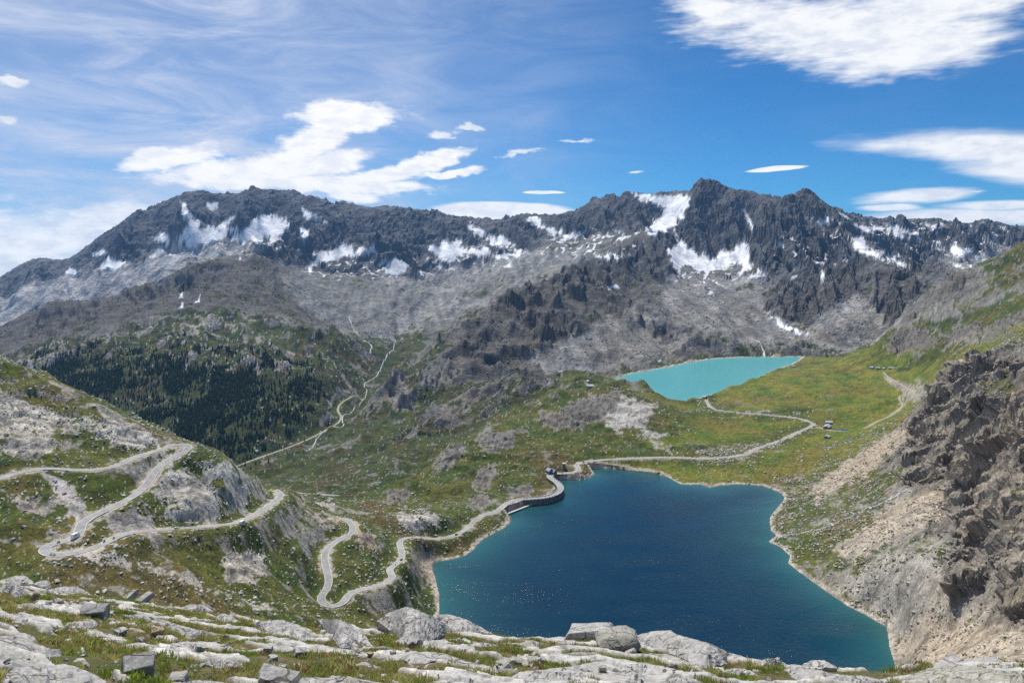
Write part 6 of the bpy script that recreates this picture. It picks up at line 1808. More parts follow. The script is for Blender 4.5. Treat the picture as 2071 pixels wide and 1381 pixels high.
for k in ind:
    o = bpy.data.objects.new('larch_tree', TREEP[k % 4].data)
    COL.objects.link(o)
    o.location = (tx_[k], ty_[k], tz_[k] - .3)
    o.rotation_euler = (0, 0, float(tr.uniform(0, 6.28)))
    w_ = float(th[k] * tr.uniform(.85, 1.2)); o.scale = (w_, w_, float(th[k]))
    tag(o, 'tall dark conifer standing in the wood on the far slope', 'tree', 'conifers of the wood below the domed hill')
n = len(rest)
w_ = th[rest] * tr.uniform(.8, 1.2, n)
scatter('forest', np.stack([tx_[rest], ty_[rest], tz_[rest] - .3], 1), np.stack([np.zeros(n), np.zeros(n), tr.uniform(0, 6.28, n)], 1), np.stack([w_, w_, th[rest]], 1),
        np.ones((n, 4)), tr.integers(0, 4, n), TREEP, 'dark mass of smaller conifers filling the wood below the domed hill', 'forest')

# ------------------------------------------------------------------ turf of the near slope
M_BLADE = mat_instance('grass_blades', .7, .35, .5)


def tuft_geo(seed, nb, spread, hgt):
    r = np.random.default_rng(seed)
    V, F = [], []
    for k in range(nb):
        a = r.uniform(0, 6.28); rr = spread * r.random() ** .6
        bx, by = rr * math.cos(a), rr * math.sin(a)
        h = hgt * r.uniform(.45, 1.1); ln = r.uniform(.1, .75) * h
        b2 = a + r.uniform(-1.2, 1.2); w = r.uniform(.006, .011)
        dx, dy = math.cos(b2), math.sin(b2)
        i = len(V)
        V += [(bx - dy * w, by + dx * w, -.02), (bx + dy * w, by - dx * w, -.02), (bx + dx * ln * .4 + dy * w * .7, by + dy * ln * .4 - dx * w * .7, h * .65), (bx + dx * ln, by + dy * ln, h)]
        F += [(i, i + 1, i + 2), (i, i + 2, i + 3)]
    return V, F


TUFT = [proto('tuft', *tuft_geo(60 + k, 34, (.10, .13, .16, .10)[k], (.05, .065, .085, .11)[k]), [M_BLADE]) for k in range(4)]


def in_outcrops(px, py):
    m = np.zeros(len(px), bool)
    for bt, tp in OUT_POLYS:
        b_ = np.array(bt); t_ = np.array(tp)
        ib = np.interp(px, b_[:, 0], b_[:, 1], left=-1e9, right=-1e9); it = np.interp(px, t_[:, 0], t_[:, 1], left=1e9, right=1e9)
        m |= (py < ib - 1) & (py > it)
    return m


NG = 75000
gy_ = np.sqrt(RNG.uniform(9.0 ** 2, 46.0 ** 2, NG))
gu_ = RNG.uniform(-.80, .80, NG)
gx_ = gu_ * gy_
gp = CX + FPX * gu_
gz_ = fg_z(gx_, gy_)
gq = CY - FPX * gz_ / gy_
cover = fbm(gx_ / 2.2, gy_ / 2.2, 4, 870)
keep_ = ~in_outcrops(gp, gq) & (fg_rock(gx_, gy_) < .45) & (cover > -.22 + .25 * (RNG.random(NG) - .5))
gx_, gy_, gz_, cover = gx_[keep_], gy_[keep_], gz_[keep_], cover[keep_]
n = len(gx_)
dryn = np.clip(.45 + .75 * fbm(gx_ / 1.5, gy_ / 1.5, 3, 871) + .25 * (RNG.random(n) - .5), 0, 1)[:, None]
tn = np.ones((n, 4))
tn[:, :3] = np.array((.21, .28, .045)) * (1 - dryn) + np.array((.46, .40, .17)) * dryn
rdd = (RNG.random(n) < .10)[:, None]
tn[:, :3] = np.where(rdd, np.array((.28, .17, .08)), tn[:, :3])
sc_ = RNG.uniform(.6, 1.35, n) * (.75 + .5 * np.clip(cover + .3, 0, 1))
scatter('grass', np.stack([gx_, gy_, gz_], 1), np.stack([RNG.uniform(-.2, .2, n), RNG.uniform(-.2, .2, n), RNG.uniform(0, 6.28, n)], 1), np.stack([sc_, sc_, sc_ * RNG.uniform(.8, 1.2, n)], 1),
        tn, RNG.integers(0, 4, n), TUFT, 'tufty green and straw-coloured grass of the near slope', 'grass')

NV = 9000
vy = np.sqrt(RNG.uniform(11.0 ** 2, 40.0 ** 2, NV)); vu = RNG.uniform(-.75, .75, NV); vx = vu * vy
vz = fg_z(vx, vy)
vc = fbm(vx / 2.2, vy / 2.2, 4, 870)
vk = (fg_rock(vx, vy) < .8) & (vc < .02 + .35 * (RNG.random(NV) - .5)) & ~in_outcrops(CX + FPX * vu, CY - FPX * vz / vy)
vx, vy, vz = vx[vk], vy[vk], vz[vk]; n = len(vx)
vs = .03 + .16 * RNG.random(n) ** 4
tn = np.ones((n, 4)); tn[:, :3] = np.array((.40, .385, .355)) * RNG.uniform(.6, 1.15, (n, 1)); tn[:, :3] = np.where((RNG.random(n) < .12)[:, None], np.array((.36, .25, .15)), tn[:, :3])
scatter('gravel', np.stack([vx, vy, vz + vs * .1], 1), RNG.uniform(-.6, .6, (n, 3)) * np.array((1, 1, 5)), vs[:, None] * RNG.uniform(.7, 1.3, (n, 3)), tn, RNG.integers(0, len(RUBP), n), RUBP, 'pale chips and gravel between the turf of the near slope', 'gravel')

# small loose stones in the turf, each its own thing
STM = []
for k in range(8):
    V, F = stone_geo(950 + k, 14, (.45, .7, .5, .35)[k % 4])
    me = bpy.data.meshes.new('stone'); me.from_pydata(V, [], F); me.materials.append((M_SLAB, M_SLAB, M_SLAB, M_BLOCK, M_SLAB, M_RUSTY, M_SLAB, M_LICH)[k]); me.update()
    STM.append(me)
STL = ['small pale loose stone lying in the near turf', 'small pale loose stone lying in the near turf', 'small pale loose stone lying in the near turf', 'small grey loose stone lying in the near turf',
       'small pale loose stone lying in the near turf', 'small rust-brown loose stone lying in the near turf', 'small pale loose stone lying in the near turf', 'small dark lichened loose stone lying in the near turf']
STG = ['pale loose stones in the near turf'] * 3 + ['grey loose stones in the near turf', 'pale loose stones in the near turf', 'rust-brown loose stones in the near turf', 'pale loose stones in the near turf', 'dark loose stones in the near turf']
CLUS = [(150, 1285, 60, 12), (300, 1275, 40, 10), (215, 1262, 50, 8), (170, 1290, 50, 10), (430, 1292, 45, 8), (440, 1315, 60, 8), (230, 1375, 50, 8), (700, 1330, 50, 8), (870, 1352, 50, 12), (910, 1365, 60, 9), (1160, 1350, 60, 10), (1240, 1335, 40, 8), (1080, 1340, 60, 8),
        (1350, 1365, 60, 9), (1900, 1355, 80, 8), (60, 1240, 40, 8), (950, 1300, 50, 10), (300, 1345, 200, 30), (800, 1345, 250, 30), (1500, 1365, 200, 20), (100, 1225, 80, 12), (390, 1355, 30, 10), (1040, 1365, 60, 10)]
rs = random.Random(5)
cnt = 0
while cnt < 215:
    cx_, cy_, rx_, ry_ = CLUS[rs.randrange(len(CLUS))]
    px, py = rs.gauss(cx_, rx_ * .5), rs.gauss(cy_, ry_ * .5)
    q_, yc_ = np.interp(px, CREST[:, 0], CREST[:, 1]), 0
    if py < q_ + 2 or py > 1379 or px < 2 or px > 2068: continue
    if in_outcrops(np.array([px]), np.array([py]))[0] and rs.random() < .75: continue
    k = rs.randrange(8)
    Yv = yb(px, py); Xv = (px - CX) / FPX * Yv
    s = u2m(rs.choice((7, 8, 9, 11, 13, 16, 21)) * rs.uniform(.8, 1.2), Yv)
    o = bpy.data.objects.new('stone', STM[k]); COL.objects.link(o)
    o.location = (Xv, Yv, float(fg_z(np.array([Xv]), np.array([Yv]))[0]) + s * .12)
    o.rotation_euler = (rs.uniform(-.3, .3), rs.uniform(-.3, .3), rs.uniform(0, 6.28)); o.scale = (s, s * rs.uniform(.7, 1), s * rs.uniform(.8, 1.2))
    tag(o, STL[k], 'stone', STG[k]); cnt += 1

# ------------------------------------------------------------------ streams
M_STREAM = mat_plain('white_water', (.46, .49, .50), .35, .3, .12)


def stream(pts, w, label, lift, y_min=0, step=3.0):
    P = np.array([hit(px, py, y_min) for px, py in pts])
    C = resample(catmull(P, 8), step)
    k = len(C)
    C[:, 0] += fbm(np.arange(k) * .13, np.zeros(k), 3, int(w * 7)) * w * .9
    T = np.gradient(C[:, :2], axis=0); T /= np.linalg.norm(T, axis=1)[:, None] + 1e-9
    N_ = np.stack([-T[:, 1], T[:, 0]], 1)
    wd = w * (.55 + .55 * np.abs(fbm(np.arange(k) * .2, np.ones(k) * 3, 2, 9)))
    rows = []
    for f in (1, .33, -.33, -1):
        xy = C[:, :2] + N_ * (wd * f)[:, None]
        rows.append(np.c_[xy, zt(xy[:, 0], xy[:, 1]) + lift * (1 if abs(f) < .5 else .2)])
    V = np.concatenate(rows); F = []
    for r_ in range(3):
        for i in range(k - 1):
            F.append((r_ * k + i, (r_ + 1) * k + i, (r_ + 1) * k + i + 1, r_ * k + i + 1))
    return tag(mesh_obj('stream', V, F, M_STREAM, None, True), label, 'stream', kind='structure')


stream([(618, 912), (640, 888), (658, 872), (675, 862), (695, 858), (693, 842), (715, 828), (735, 808), (742, 790), (738, 775), (760, 762), (772, 742), (782, 720), (796, 705), (800, 688)], 2.2, 'white braided stream winding down the side valley', .9, 1500, 6.0)
stream([(1556, 1096), (1590, 1082), (1625, 1076), (1665, 1068), (1700, 1053), (1740, 1036), (1780, 1018), (1812, 1003), (1838, 986)], .9, 'white brook tumbling down the scree slope into the dark lake', .35, 500, 2.0)
stream([(1546, 723), (1546, 712), (1543, 703), (1532, 692), (1528, 688)], 4.0, 'white torrent entering the far shore of the turquoise lake', 1.5, 2300, 5.0)
stream([(706, 640), (712, 658), (722, 672), (738, 690), (752, 702), (748, 716)], 3.2, 'pale gravelly gully running out of the moraines', 1.5, 2600, 8.0)

# ponds in the meadow
def pond(px, py, rx, ry, label, y_min):
    cx_, cy_, cz_ = hit(px, py, y_min)
    V = [(cx_, cy_, 0)]; F = []
    for k in range(28):
        a = 2 * math.pi * k / 28; q = 1 + .18 * math.sin(3 * a + px)
        V.append((cx_ + rx * q * math.cos(a), cy_ + ry * q * math.sin(a), 0))
        F.append((0, 1 + k, 1 + (k + 1) % 28))
    a_ = np.array(V); a_[:, 2] = zt(a_[:, 0], a_[:, 1]) + .35
    return tag(mesh_obj('pond', a_, F, M_POND), label, 'pond', kind='structure')


M_POND = mat_plain('still_pond_water', (.03, .085, .10), .12, .1, .2, spec=.5)
pond(1703, 869, 11, 9, 'small bluish pond beside the farm track', 1100)
pond(1338, 731, 14, 14, 'small greenish pond above the turquoise lake', 2100)

# ------------------------------------------------------------------ dam, walls, buildings
M_STONEW = mat_plain('dark_masonry', (.17, .165, .16), .95, .3, 1.2, .4)
M_CONC = mat_plain('pale_concrete', (.50, .49, .46), .9, .15, .6)
M_LAUZE = mat_plain('stone_slate_roof', (.38, .385, .39), .75, .2, 1.5, .2)
M_BLUER = mat_plain('blue_grey_metal_roof', (.28, .33, .40), .45, .12, 1.0)
M_PLAST = mat_plain('rubble_wall', (.34, .31, .27), .95, .25, 1.6, .3)
M_WOOD = mat_plain('weathered_wood', (.12, .085, .06), .9, .25, 2.0)
M_PANE = mat_plain('window_glass', (.02, .025, .03), .1, .05, 1.0, spec=.5)
M_WHITE = mat_plain('white_paint', (.78, .78, .76), .35, .04, 1.0, spec=.5)
M_DARKC = mat_plain('dark_blue_paint', (.02, .03, .06), .3, .04, 1.0, spec=.5)
M_GREYC = mat_plain('silver_paint', (.42, .43, .45), .3, .04, 1.0, spec=.5)
M_REDC = mat_plain('dark_red_paint', (.22, .03, .025), .3, .04, 1.0, spec=.5)
M_TYRE = mat_plain('tyre_rubber', (.02, .02, .02), .9, .1, 5.0)
M_CLOTH = mat_plain('rider_clothes', (.03, .03, .035), .85, .2, 6.0)
M_SKIN = mat_plain('skin', (.42, .27, .20), .6, .05, 6.0)
M_BRIGHT = mat_plain('bright_jersey', (.50, .12, .06), .8, .1, 6.0)


def empty(name, loc, rz=0.0):
    o = bpy.data.objects.new(name, None)
    COL.objects.link(o)
    o.location = loc; o.rotation_euler = (0, 0, rz)
    o.empty_display_size = .5
    return o


def box_vf(x0, x1, y0, y1, z0, z1):
    V = [(x, y, z) for z in (z0, z1) for y in (y0, y1) for x in (x0, x1)]
    return V, [(0, 2, 3, 1), (4, 5, 7, 6), (0, 1, 5, 4), (2, 6, 7, 3), (0, 4, 6, 2), (1, 3, 7, 5)]


def join_vf(*parts):
    V, F = [], []
    for v, f in parts:
        b = len(V); V += list(v); F += [tuple(i + b for i in q) for q in f]
    return V, F


def wall_strip(P, o0, o1, ztop, zbot):
    """solid wall following a line between two offsets"""
    T = np.gradient(P[:, :2], axis=0); T /= np.linalg.norm(T, axis=1)[:, None]
    N_ = np.stack([-T[:, 1], T[:, 0]], 1)
    a, b = P[:, :2] + N_ * o0, P[:, :2] + N_ * o1
    n = len(P)
    zt_ = np.broadcast_to(ztop, n); zb_ = np.broadcast_to(zbot, n)
    V = np.concatenate([np.c_[a, zt_], np.c_[b, zt_], np.c_[b, zb_], np.c_[a, zb_]])
    F = []
    for i in range(n - 1):
        for k in range(4):
            k2 = (k + 1) % 4
            F.append((k * n + i, k * n + i + 1, k2 * n + i + 1, k2 * n + i))
    F += [(0, n, 2 * n, 3 * n), (n - 1, 4 * n - 1, 3 * n - 1, 2 * n - 1)]
    return V, F


dm = empty('dam', tuple(DAML[len(DAML) // 2] + np.array([0, 0, -14])))
tag(dm, 'curved masonry dam carrying the road round the outlet of the dark lake', 'dam')
off = np.array(dm.location)


def child(name, V, F, mat, par):
    o_ = np.array(par.location) if par.parent is None else np.array((0, 0, 0))
    return mesh_obj(name, np.asarray(V) - o_, F, mat, par)


zt0 = DAML[:, 2]
child('wall', *wall_strip(DAML, 4.6, -4.6, zt0 - .22, -357.0), M_STONEW, dm)
child('parapet', *wall_strip(DAML, 4.6, 4.05, zt0 + .75, zt0 - .21), M_CONC, dm)
child('parapet', *wall_strip(DAML, -4.05, -4.6, zt0 + .75, zt0 - .21), M_CONC, dm)
Tt = np.gradient(DAML[:, :2], axis=0); Tt /= np.linalg.norm(Tt, axis=1)[:, None]
Nn = np.stack([-Tt[:, 1], Tt[:, 0]], 1)
for k in range(0, len(DAML) // 3, 3):
    for sgn in (1, -1):
        q = DAML[k, :2] + Nn[k] * sgn * 4.32
        V, F = box_vf(q[0] - .5, q[0] + .5, q[1] - .5, q[1] + .5, DAML[k, 2] + .76, DAML[k, 2] + 1.7)
        child('post', V, F, M_CONC, dm)

A0, A1 = np.array(atz(1018, 1041, -343.2)), np.array(atz(1088, 1014, -343.2))
ln = A0[None] + (A1 - A0)[None] * np.linspace(0, 1, 12)[:, None]
wl = empty('retaining_wall', tuple(A0 + np.array([0, 0, -6])))
tag(wl, 'straight lakeside wall with pale coping leading to the dam', 'wall')
child('wall', *wall_strip(ln, 1.1, -1.1, -343.8, -354.0), M_STONEW, wl)
child('coping', *wall_strip(ln, 1.6, -1.6, -343.2, -343.79), M_CONC, wl)
lb_ = ln + np.array([-4.0, 9.0, 0]); lb_[:, 2] = -339.2
w2 = empty('retaining_wall', tuple(lb_[0] + np.array([0, 0, -6])))
tag(w2, 'dark upper retaining wall behind the pale lakeside coping', 'wall')
child('wall', *wall_strip(lb_[3:], .8, -.8, -339.2, -350.0), M_STONEW, w2)


def road_at(P, px, py):
    q = np.stack([CX + FPX * P[:, 0] / P[:, 1], CY - FPX * P[:, 2] / P[:, 1]], 1)
    return int(np.argmin(np.hypot(q[:, 0] - px, q[:, 1] - py)))


def road_wall(P, p0, p1, label, drop=5.0, side=None):
    i, j = road_at(P, *p0), road_at(P, *p1)
    if i > j: i, j = j, i
    seg = P[i:j + 1]
    T = np.gradient(P[:, :2], axis=0)[(i + j) // 2]
    nrm = np.array([-T[1], T[0]])
    s = 1 if nrm[1] < 0 else -1
    if side: s = side * s
    o = empty('retaining_wall', tuple(seg[len(seg) // 2] + np.array([0, 0, -drop])))
    tag(o, label, 'wall')
    child('wall', *wall_strip(seg, s * 3.75, s * 4.35, seg[:, 2] - .05, seg[:, 2] - drop), M_STONEW, o)
    child('parapet', *wall_strip(seg, s * 3.8, s * 4.3, seg[:, 2] + .55, seg[:, 2] - .04), M_CONC, o)


road_wall(RD1, (168, 1055), (212, 1033), 'bridge wall under the middle hairpin leg beside the white torrent bed')
road_wall(RD1, (226, 1089), (262, 1078), 'bridge wall under the lowest hairpin leg')
road_wall(RD1, (88, 947), (138, 949), 'bridge wall under the upper road leg')
road_wall(RD1, (372, 915), (384, 905), 'masonry curve wall at the top hairpin', 4.0)
road_wall(RD2, (676, 1225), (702, 1206), 'masonry curve wall at the lowest loop of the road', 4.0)
road_wall(RD2, (1008, 1032), (1024, 1020), 'dark wall under the road where it nears the dam', 6.0)


def gable(name, label, pos, w, l, h, rise, rot, roof_mat, wall_mat, wins=2, door=True, chimney=False, base=1.5, two=False):
    """stone house: width across, length along y, gabled roof"""
    o = empty(name, pos, R_(rot))
    tag(o, label, 'building' if 'house' in name or 'refuge' in name else name.split('_')[-1])
    hw, hl = w / 2, l / 2
    V = [(-hw, -hl, -base), (hw, -hl, -base), (hw, hl, -base), (-hw, hl, -base), (-hw, -hl, h), (hw, -hl, h), (hw, hl, h), (-hw, hl, h), (0, -hl, h + rise), (0, hl, h + rise)]
    F = [(0, 1, 5, 8, 4), (1, 2, 6, 5), (2, 3, 7, 9, 6), (3, 0, 4, 7), (3, 2, 1, 0)]
    mesh_obj('wall', V, F, wall_mat, o)
    ov, t = .5, .28
    sl = rise / hw
    rv_ = []
    for s in (-1, 1):
        x1_ = s * (hw + ov); z1_ = h - sl * ov
        a = [(0, -hl - ov, h + rise + .06), (0, hl + ov, h + rise + .06), (x1_, hl + ov, z1_ + .06), (x1_, -hl - ov, z1_ + .06)]
        V = a + [(x, y, z + t) for x, y, z in a]
        F = [(0, 1, 2, 3), (7, 6, 5, 4), (0, 4, 5, 1), (1, 5, 6, 2), (2, 6, 7, 3), (3, 7, 4, 0)]
        rv_.append((V, F))
    rf = mesh_obj('roof', *join_vf(*rv_), roof_mat, o)
    if chimney:
        mesh_obj('chimney', *box_vf(-.5, .5, hl * .3, hl * .3 + 1.0, h + rise * .7, h + rise + 1.4), wall_mat, rf)
    if door:
        mesh_obj('door', *box_vf(-.7, .7, -hl - .06, -hl + .04, -.1, 2.0), M_WOOD, o)
    for k in range(wins):
        yk = -hl + (k + .8) * l / (wins + .6)
        for s in (-1, 1):
            wf = mesh_obj('window', *box_vf(min(s * hw - .05, s * hw + .05), max(s * hw - .05, s * hw + .05), yk - .5, yk + .5, h * .35, h * .35 + 1.1), M_WOOD, o)
            mesh_obj('pane', *box_vf(min(s * (hw + .055), s * (hw + .07)), max(s * (hw + .055), s * (hw + .07)), yk - .36, yk + .36, h * .35 + .13, h * .35 + .97), M_PANE, wf)
    return o


def spot(px, py, y_min=0, lift=0):
    x, y, z = hit(px, py, y_min)
    return (x, y, z + lift)


gable('dam_house', 'blue-roofed keeper house at the end of the curved dam', spot(1112, 957, 900, .2), 9.0, 9.0, 4.5, 3.4, 28, M_BLUER, M_STONEW, 2, True, True, 3)
gable('dam_house', 'smaller blue-roofed annexe standing against the keeper house', spot(1120, 958, 900, .2), 6.0, 9.0, 3.6, 2.8, 28, M_BLUER, M_STONEW, 2, True, False, 3)
tw = empty('stone_tower', spot(1141, 948, 900, 0))
tag(tw, 'square dark stone tower with pale cap near the keeper house', 'tower')
tv = [(-2.6, -2.6, -2), (2.6, -2.6, -2), (2.6, 2.6, -2), (-2.6, 2.6, -2), (-2.3, -2.3, 8.2), (2.3, -2.3, 8.2), (2.3, 2.3, 8.2), (-2.3, 2.3, 8.2)]
mesh_obj('wall', tv, [(0, 1, 5, 4), (1, 2, 6, 5), (2, 3, 7, 6), (3, 0, 4, 7), (4, 5, 6, 7), (3, 2, 1, 0)], M_STONEW, tw)
mesh_obj('cap', *box_vf(-2.6, 2.6, -2.6, 2.6, 8.21, 8.7), M_CONC, tw)
mesh_obj('door', *box_vf(-.6, .6, -2.66, -2.5, 0, 2.0), M_WOOD, tw)
gable('barn', 'long grey-roofed barn by the bend of the meadow road', spot(1673, 866, 1100, .2), 10, 22, 3.6, 2.6, -33, M_LAUZE, M_STONEW, 4, True, False, 3)
gable('barn', 'short pale-roofed barn behind the long barn', spot(1676, 857, 1100, .2), 10, 12, 3.4, 2.2, 78, M_LAUZE, M_STONEW, 2, True, False, 3)
gable('stone_hut', 'small stone hut with low side walls below the barns', spot(1673, 886, 1000, .2), 8, 10, 2.8, 2.0, -40, M_LAUZE, M_STONEW, 2, True, False, 3)
for k, (px, py, w_, r_, lb) in enumerate(((1666, 888, 4, 20, 'low ruined side wall left of the small stone hut'), (1682, 884, 4, -40, 'low ruined side wall right of the small stone hut'))):
    mo = empty('stone_wall', spot(px, py, 1000), R_(r_))
    tag(mo, lb, 'wall')
    mesh_obj('wall', *box_vf(-2.6, 2.6, -.4, .4, -1.5, 1.1), M_PLAST, mo)
    mesh_obj('coping', *box_vf(-2.7, 2.7, -.5, .5, 1.11, 1.3), M_LAUZE, mo)
gable('refuge_house', 'white-roofed refuge on the knoll by the turquoise lake', spot(1194, 784, 1400, .3), 9, 15, 4.0, 3.0, 70, M_CONC, M_PLAST, 3, True, True, 4)
gable('stone_hut', 'tiny pale hut on the brown knoll above the refuge', spot(1190, 773, 1400, .2), 6, 7, 2.6, 1.8, 30, M_CONC, M_PLAST, 1, True, False, 3)
gable('stone_hut', 'white-roofed lakeside hut at the end of the meadow road', spot(1425, 805, 1400, .2), 6, 8, 3.0, 2.0, 40, M_CONC, M_STONEW, 2, True, False, 3)
for k, (px, py, w_, l_, rt, lb) in enumerate(((1764, 745, 6, 8, 30, 'leftmost of the stone huts of the small hamlet'), (1775, 746, 7, 10, 80, 'middle stone hut of the small hamlet'), (1802, 746, 8, 13, 85, 'rightmost and longest stone hut of the small hamlet'), (1788, 747, 5, 6, 20, 'smallest stone hut of the small hamlet'))):
    gable('stone_hut', lb, spot(px, py, 1300, .2), w_, l_, 2.6, 1.8, rt, M_LAUZE, M_PLAST, 1, True, False, 3)
gable('stone_hut', 'lone stone hut by the valley road', spot(520, 914, 1500, .2), 7, 10, 3, 2.2, 60, M_LAUZE, M_PLAST, 1, True, False, 3)
gable('stone_hut', 'isolated hut on the green bank of the turquoise lake', spot(1605, 742, 1500, .2), 6, 8, 2.6, 1.8, 60, M_LAUZE, M_PLAST, 1, True, False, 3)

# ------------------------------------------------------------------ vehicles and people
def wheel_vf(x, y, r, w, n=12):
    V, F = [], []
    for s in (-w / 2, w / 2):
        for k in range(n):
            a = 2 * math.pi * k / n
            V.append((x + s, y + r * math.cos(a), r + r * math.sin(a)))
    F.append(tuple(range(n - 1, -1, -1))); F.append(tuple(range(n, 2 * n)))
    for k in range(n):
        F.append((k, (k + 1) % n, n + (k + 1) % n, n + k))
    return V, F


def loft(profile):
    """body from cross sections along y: (y, half width, z bottom, z top, top half width)"""
    V, F = [], []
    for y, hw, zb, zt_, tw_ in profile:
        V += [(-hw, y, zb), (hw, y, zb), (hw, y, zb + (zt_ - zb) * .55), (tw_, y, zt_), (-tw_, y, zt_), (-hw, y, zb + (zt_ - zb) * .55)]
    n = len(profile)
    for i in range(n - 1):
        for k in range(6):
            a, b = i * 6 + k, i * 6 + (k + 1) % 6
            F.append((a, b, b + 6, a + 6))
    F.append((5, 4, 3, 2, 1, 0)); F.append(tuple((n - 1) * 6 + k for k in range(6)))
    return V, F


def car(label, P, px, py, paint, lat=1.6, flip=False, van=False, extra=0.0):
    i = road_at(P, px, py)
    T = np.gradient(P[:, :2], axis=0)[i]; T /= np.linalg.norm(T)
    nrm = np.array([-T[1], T[0]])
    if nrm[1] > 0: nrm = -nrm
    pos = P[i, :2] + nrm * (lat + extra)
    zz = P[i, 2] + .05 if extra == 0 else float(zt(pos[0], pos[1])) + .1
    ang = math.atan2(T[1], T[0]) - math.pi / 2 + (math.pi if flip else 0)
    o = empty('camper_van' if van else 'car', (pos[0], pos[1], zz), ang)
    tag(o, label, 'van' if van else 'car')
    if van:
        mesh_obj('body', *loft([(-3.0, 1.0, .4, 2.9, .95), (-2.9, 1.05, .35, 3.0, 1.0), (1.2, 1.05, .35, 3.0, 1.0), (1.6, 1.02, .35, 2.3, .85), (2.4, 1.0, .35, 1.35, .9), (3.0, .9, .45, 1.0, .75)]), paint, o)
        mesh_obj('windscreen', [(-.8, 2.36, 1.45), (.8, 2.36, 1.45), (.78, 1.72, 2.24), (-.78, 1.72, 2.24)], [(0, 1, 2, 3)], M_PANE, o)
        for s in (-1, 1):
            mesh_obj('window', *box_vf(min(s * 1.055, s * 1.075), max(s * 1.055, s * 1.075), -1.8, -.4, 1.7, 2.4), M_PANE, o)
        ws, wr = (-1.9, 2.0), .36
    else:
        mesh_obj('body', *loft([(-2.1, .78, .35, .85, .7), (-2.0, .86, .3, 1.0, .78), (-.9, .88, .28, 1.02, .8), (.8, .88, .28, .98, .8), (1.8, .84, .3, .85, .72), (2.1, .72, .38, .7, .6)]), paint, o)
        mesh_obj('cabin', *loft([(-1.75, .76, .95, 1.05, .6), (-1.2, .78, .95, 1.45, .58), (.0, .78, .95, 1.48, .58), (.95, .78, .92, 1.0, .62)]), M_PANE, o)
        mesh_obj('roof', *box_vf(-.56, .56, -1.2, .05, 1.46, 1.53), paint, o)
        ws, wr = (-1.3, 1.35), .32
    for s in (-1, 1):
        for yy in ws:
            mesh_obj('wheel', *wheel_vf(s * .8, yy, wr, .22), M_TYRE, o)
        mesh_obj('headlight', *box_vf(min(s * .45, s * .7), max(s * .45, s * .7), 2.98 if van else 2.02, 3.03 if van else 2.12, .62, .78), M_WHITE, o)
    return o


def skin_body(edges, radii, mat, name, parent):
    """one continuous tapered surface grown round a joint skeleton"""
    names = list(radii)
    me = bpy.data.meshes.new(name)
    me.from_pydata([radii[n][0] for n in names], [(names.index(a), names.index(b)) for a, b in edges], [])
    ob = bpy.data.objects.new(name, me); COL.objects.link(ob)
    sk = ob.modifiers.new('skin', 'SKIN')
    for i, n in enumerate(names):
        r = radii[n][1]
        me.skin_vertices[0].data[i].radius = (r, r)
        me.skin_vertices[0].data[i].use_root = (i == 0)
    ob.modifiers.new('sub', 'SUBSURF').levels = 1
    ob.parent = parent
    me.materials.append(mat)
    return ob


RIDER_E = [('pelvis', 'belly'), ('belly', 'chest'), ('chest', 'neck'), ('neck', 'head'), ('head', 'crown'), ('chest', 'ls'), ('ls', 'le'), ('le', 'lh'), ('chest', 'rs'), ('rs', 're'), ('re', 'rh'), ('pelvis', 'lk'), ('lk', 'lf'), ('lf', 'lt'), ('pelvis', 'rk'), ('rk', 'rf'), ('rf', 'rt')]


def rider_joints(seat, hands, foot):
    sy, sz = seat
    hy, hz = hands
    fy_, fz = foot
    J = {'pelvis': ((0, sy, sz), .15), 'belly': ((0, sy + .08, sz + .22), .14), 'chest': ((0, sy + .2, sz + .46), .16), 'neck': ((0, sy + .27, sz + .60), .06), 'head': ((0, sy + .30, sz + .72), .10), 'crown': ((0, sy + .30, sz + .84), .08)}
    for s, a in ((-1, 'l'), (1, 'r')):
        J[a + 's'] = ((s * .19, sy + .22, sz + .52), .07); J[a + 'e'] = ((s * .30, (sy + .22 + hy) / 2, (sz + .52 + hz) / 2 - .06), .055); J[a + 'h'] = ((s * .28, hy, hz), .045)
        J[a + 'k'] = ((s * .17, sy + .38, (sz + fz) / 2 + .12), .08); J[a + 'f'] = ((s * .15, fy_, fz), .05); J[a + 't'] = ((s * .15, fy_ + .18, fz - .03), .045)
    return J


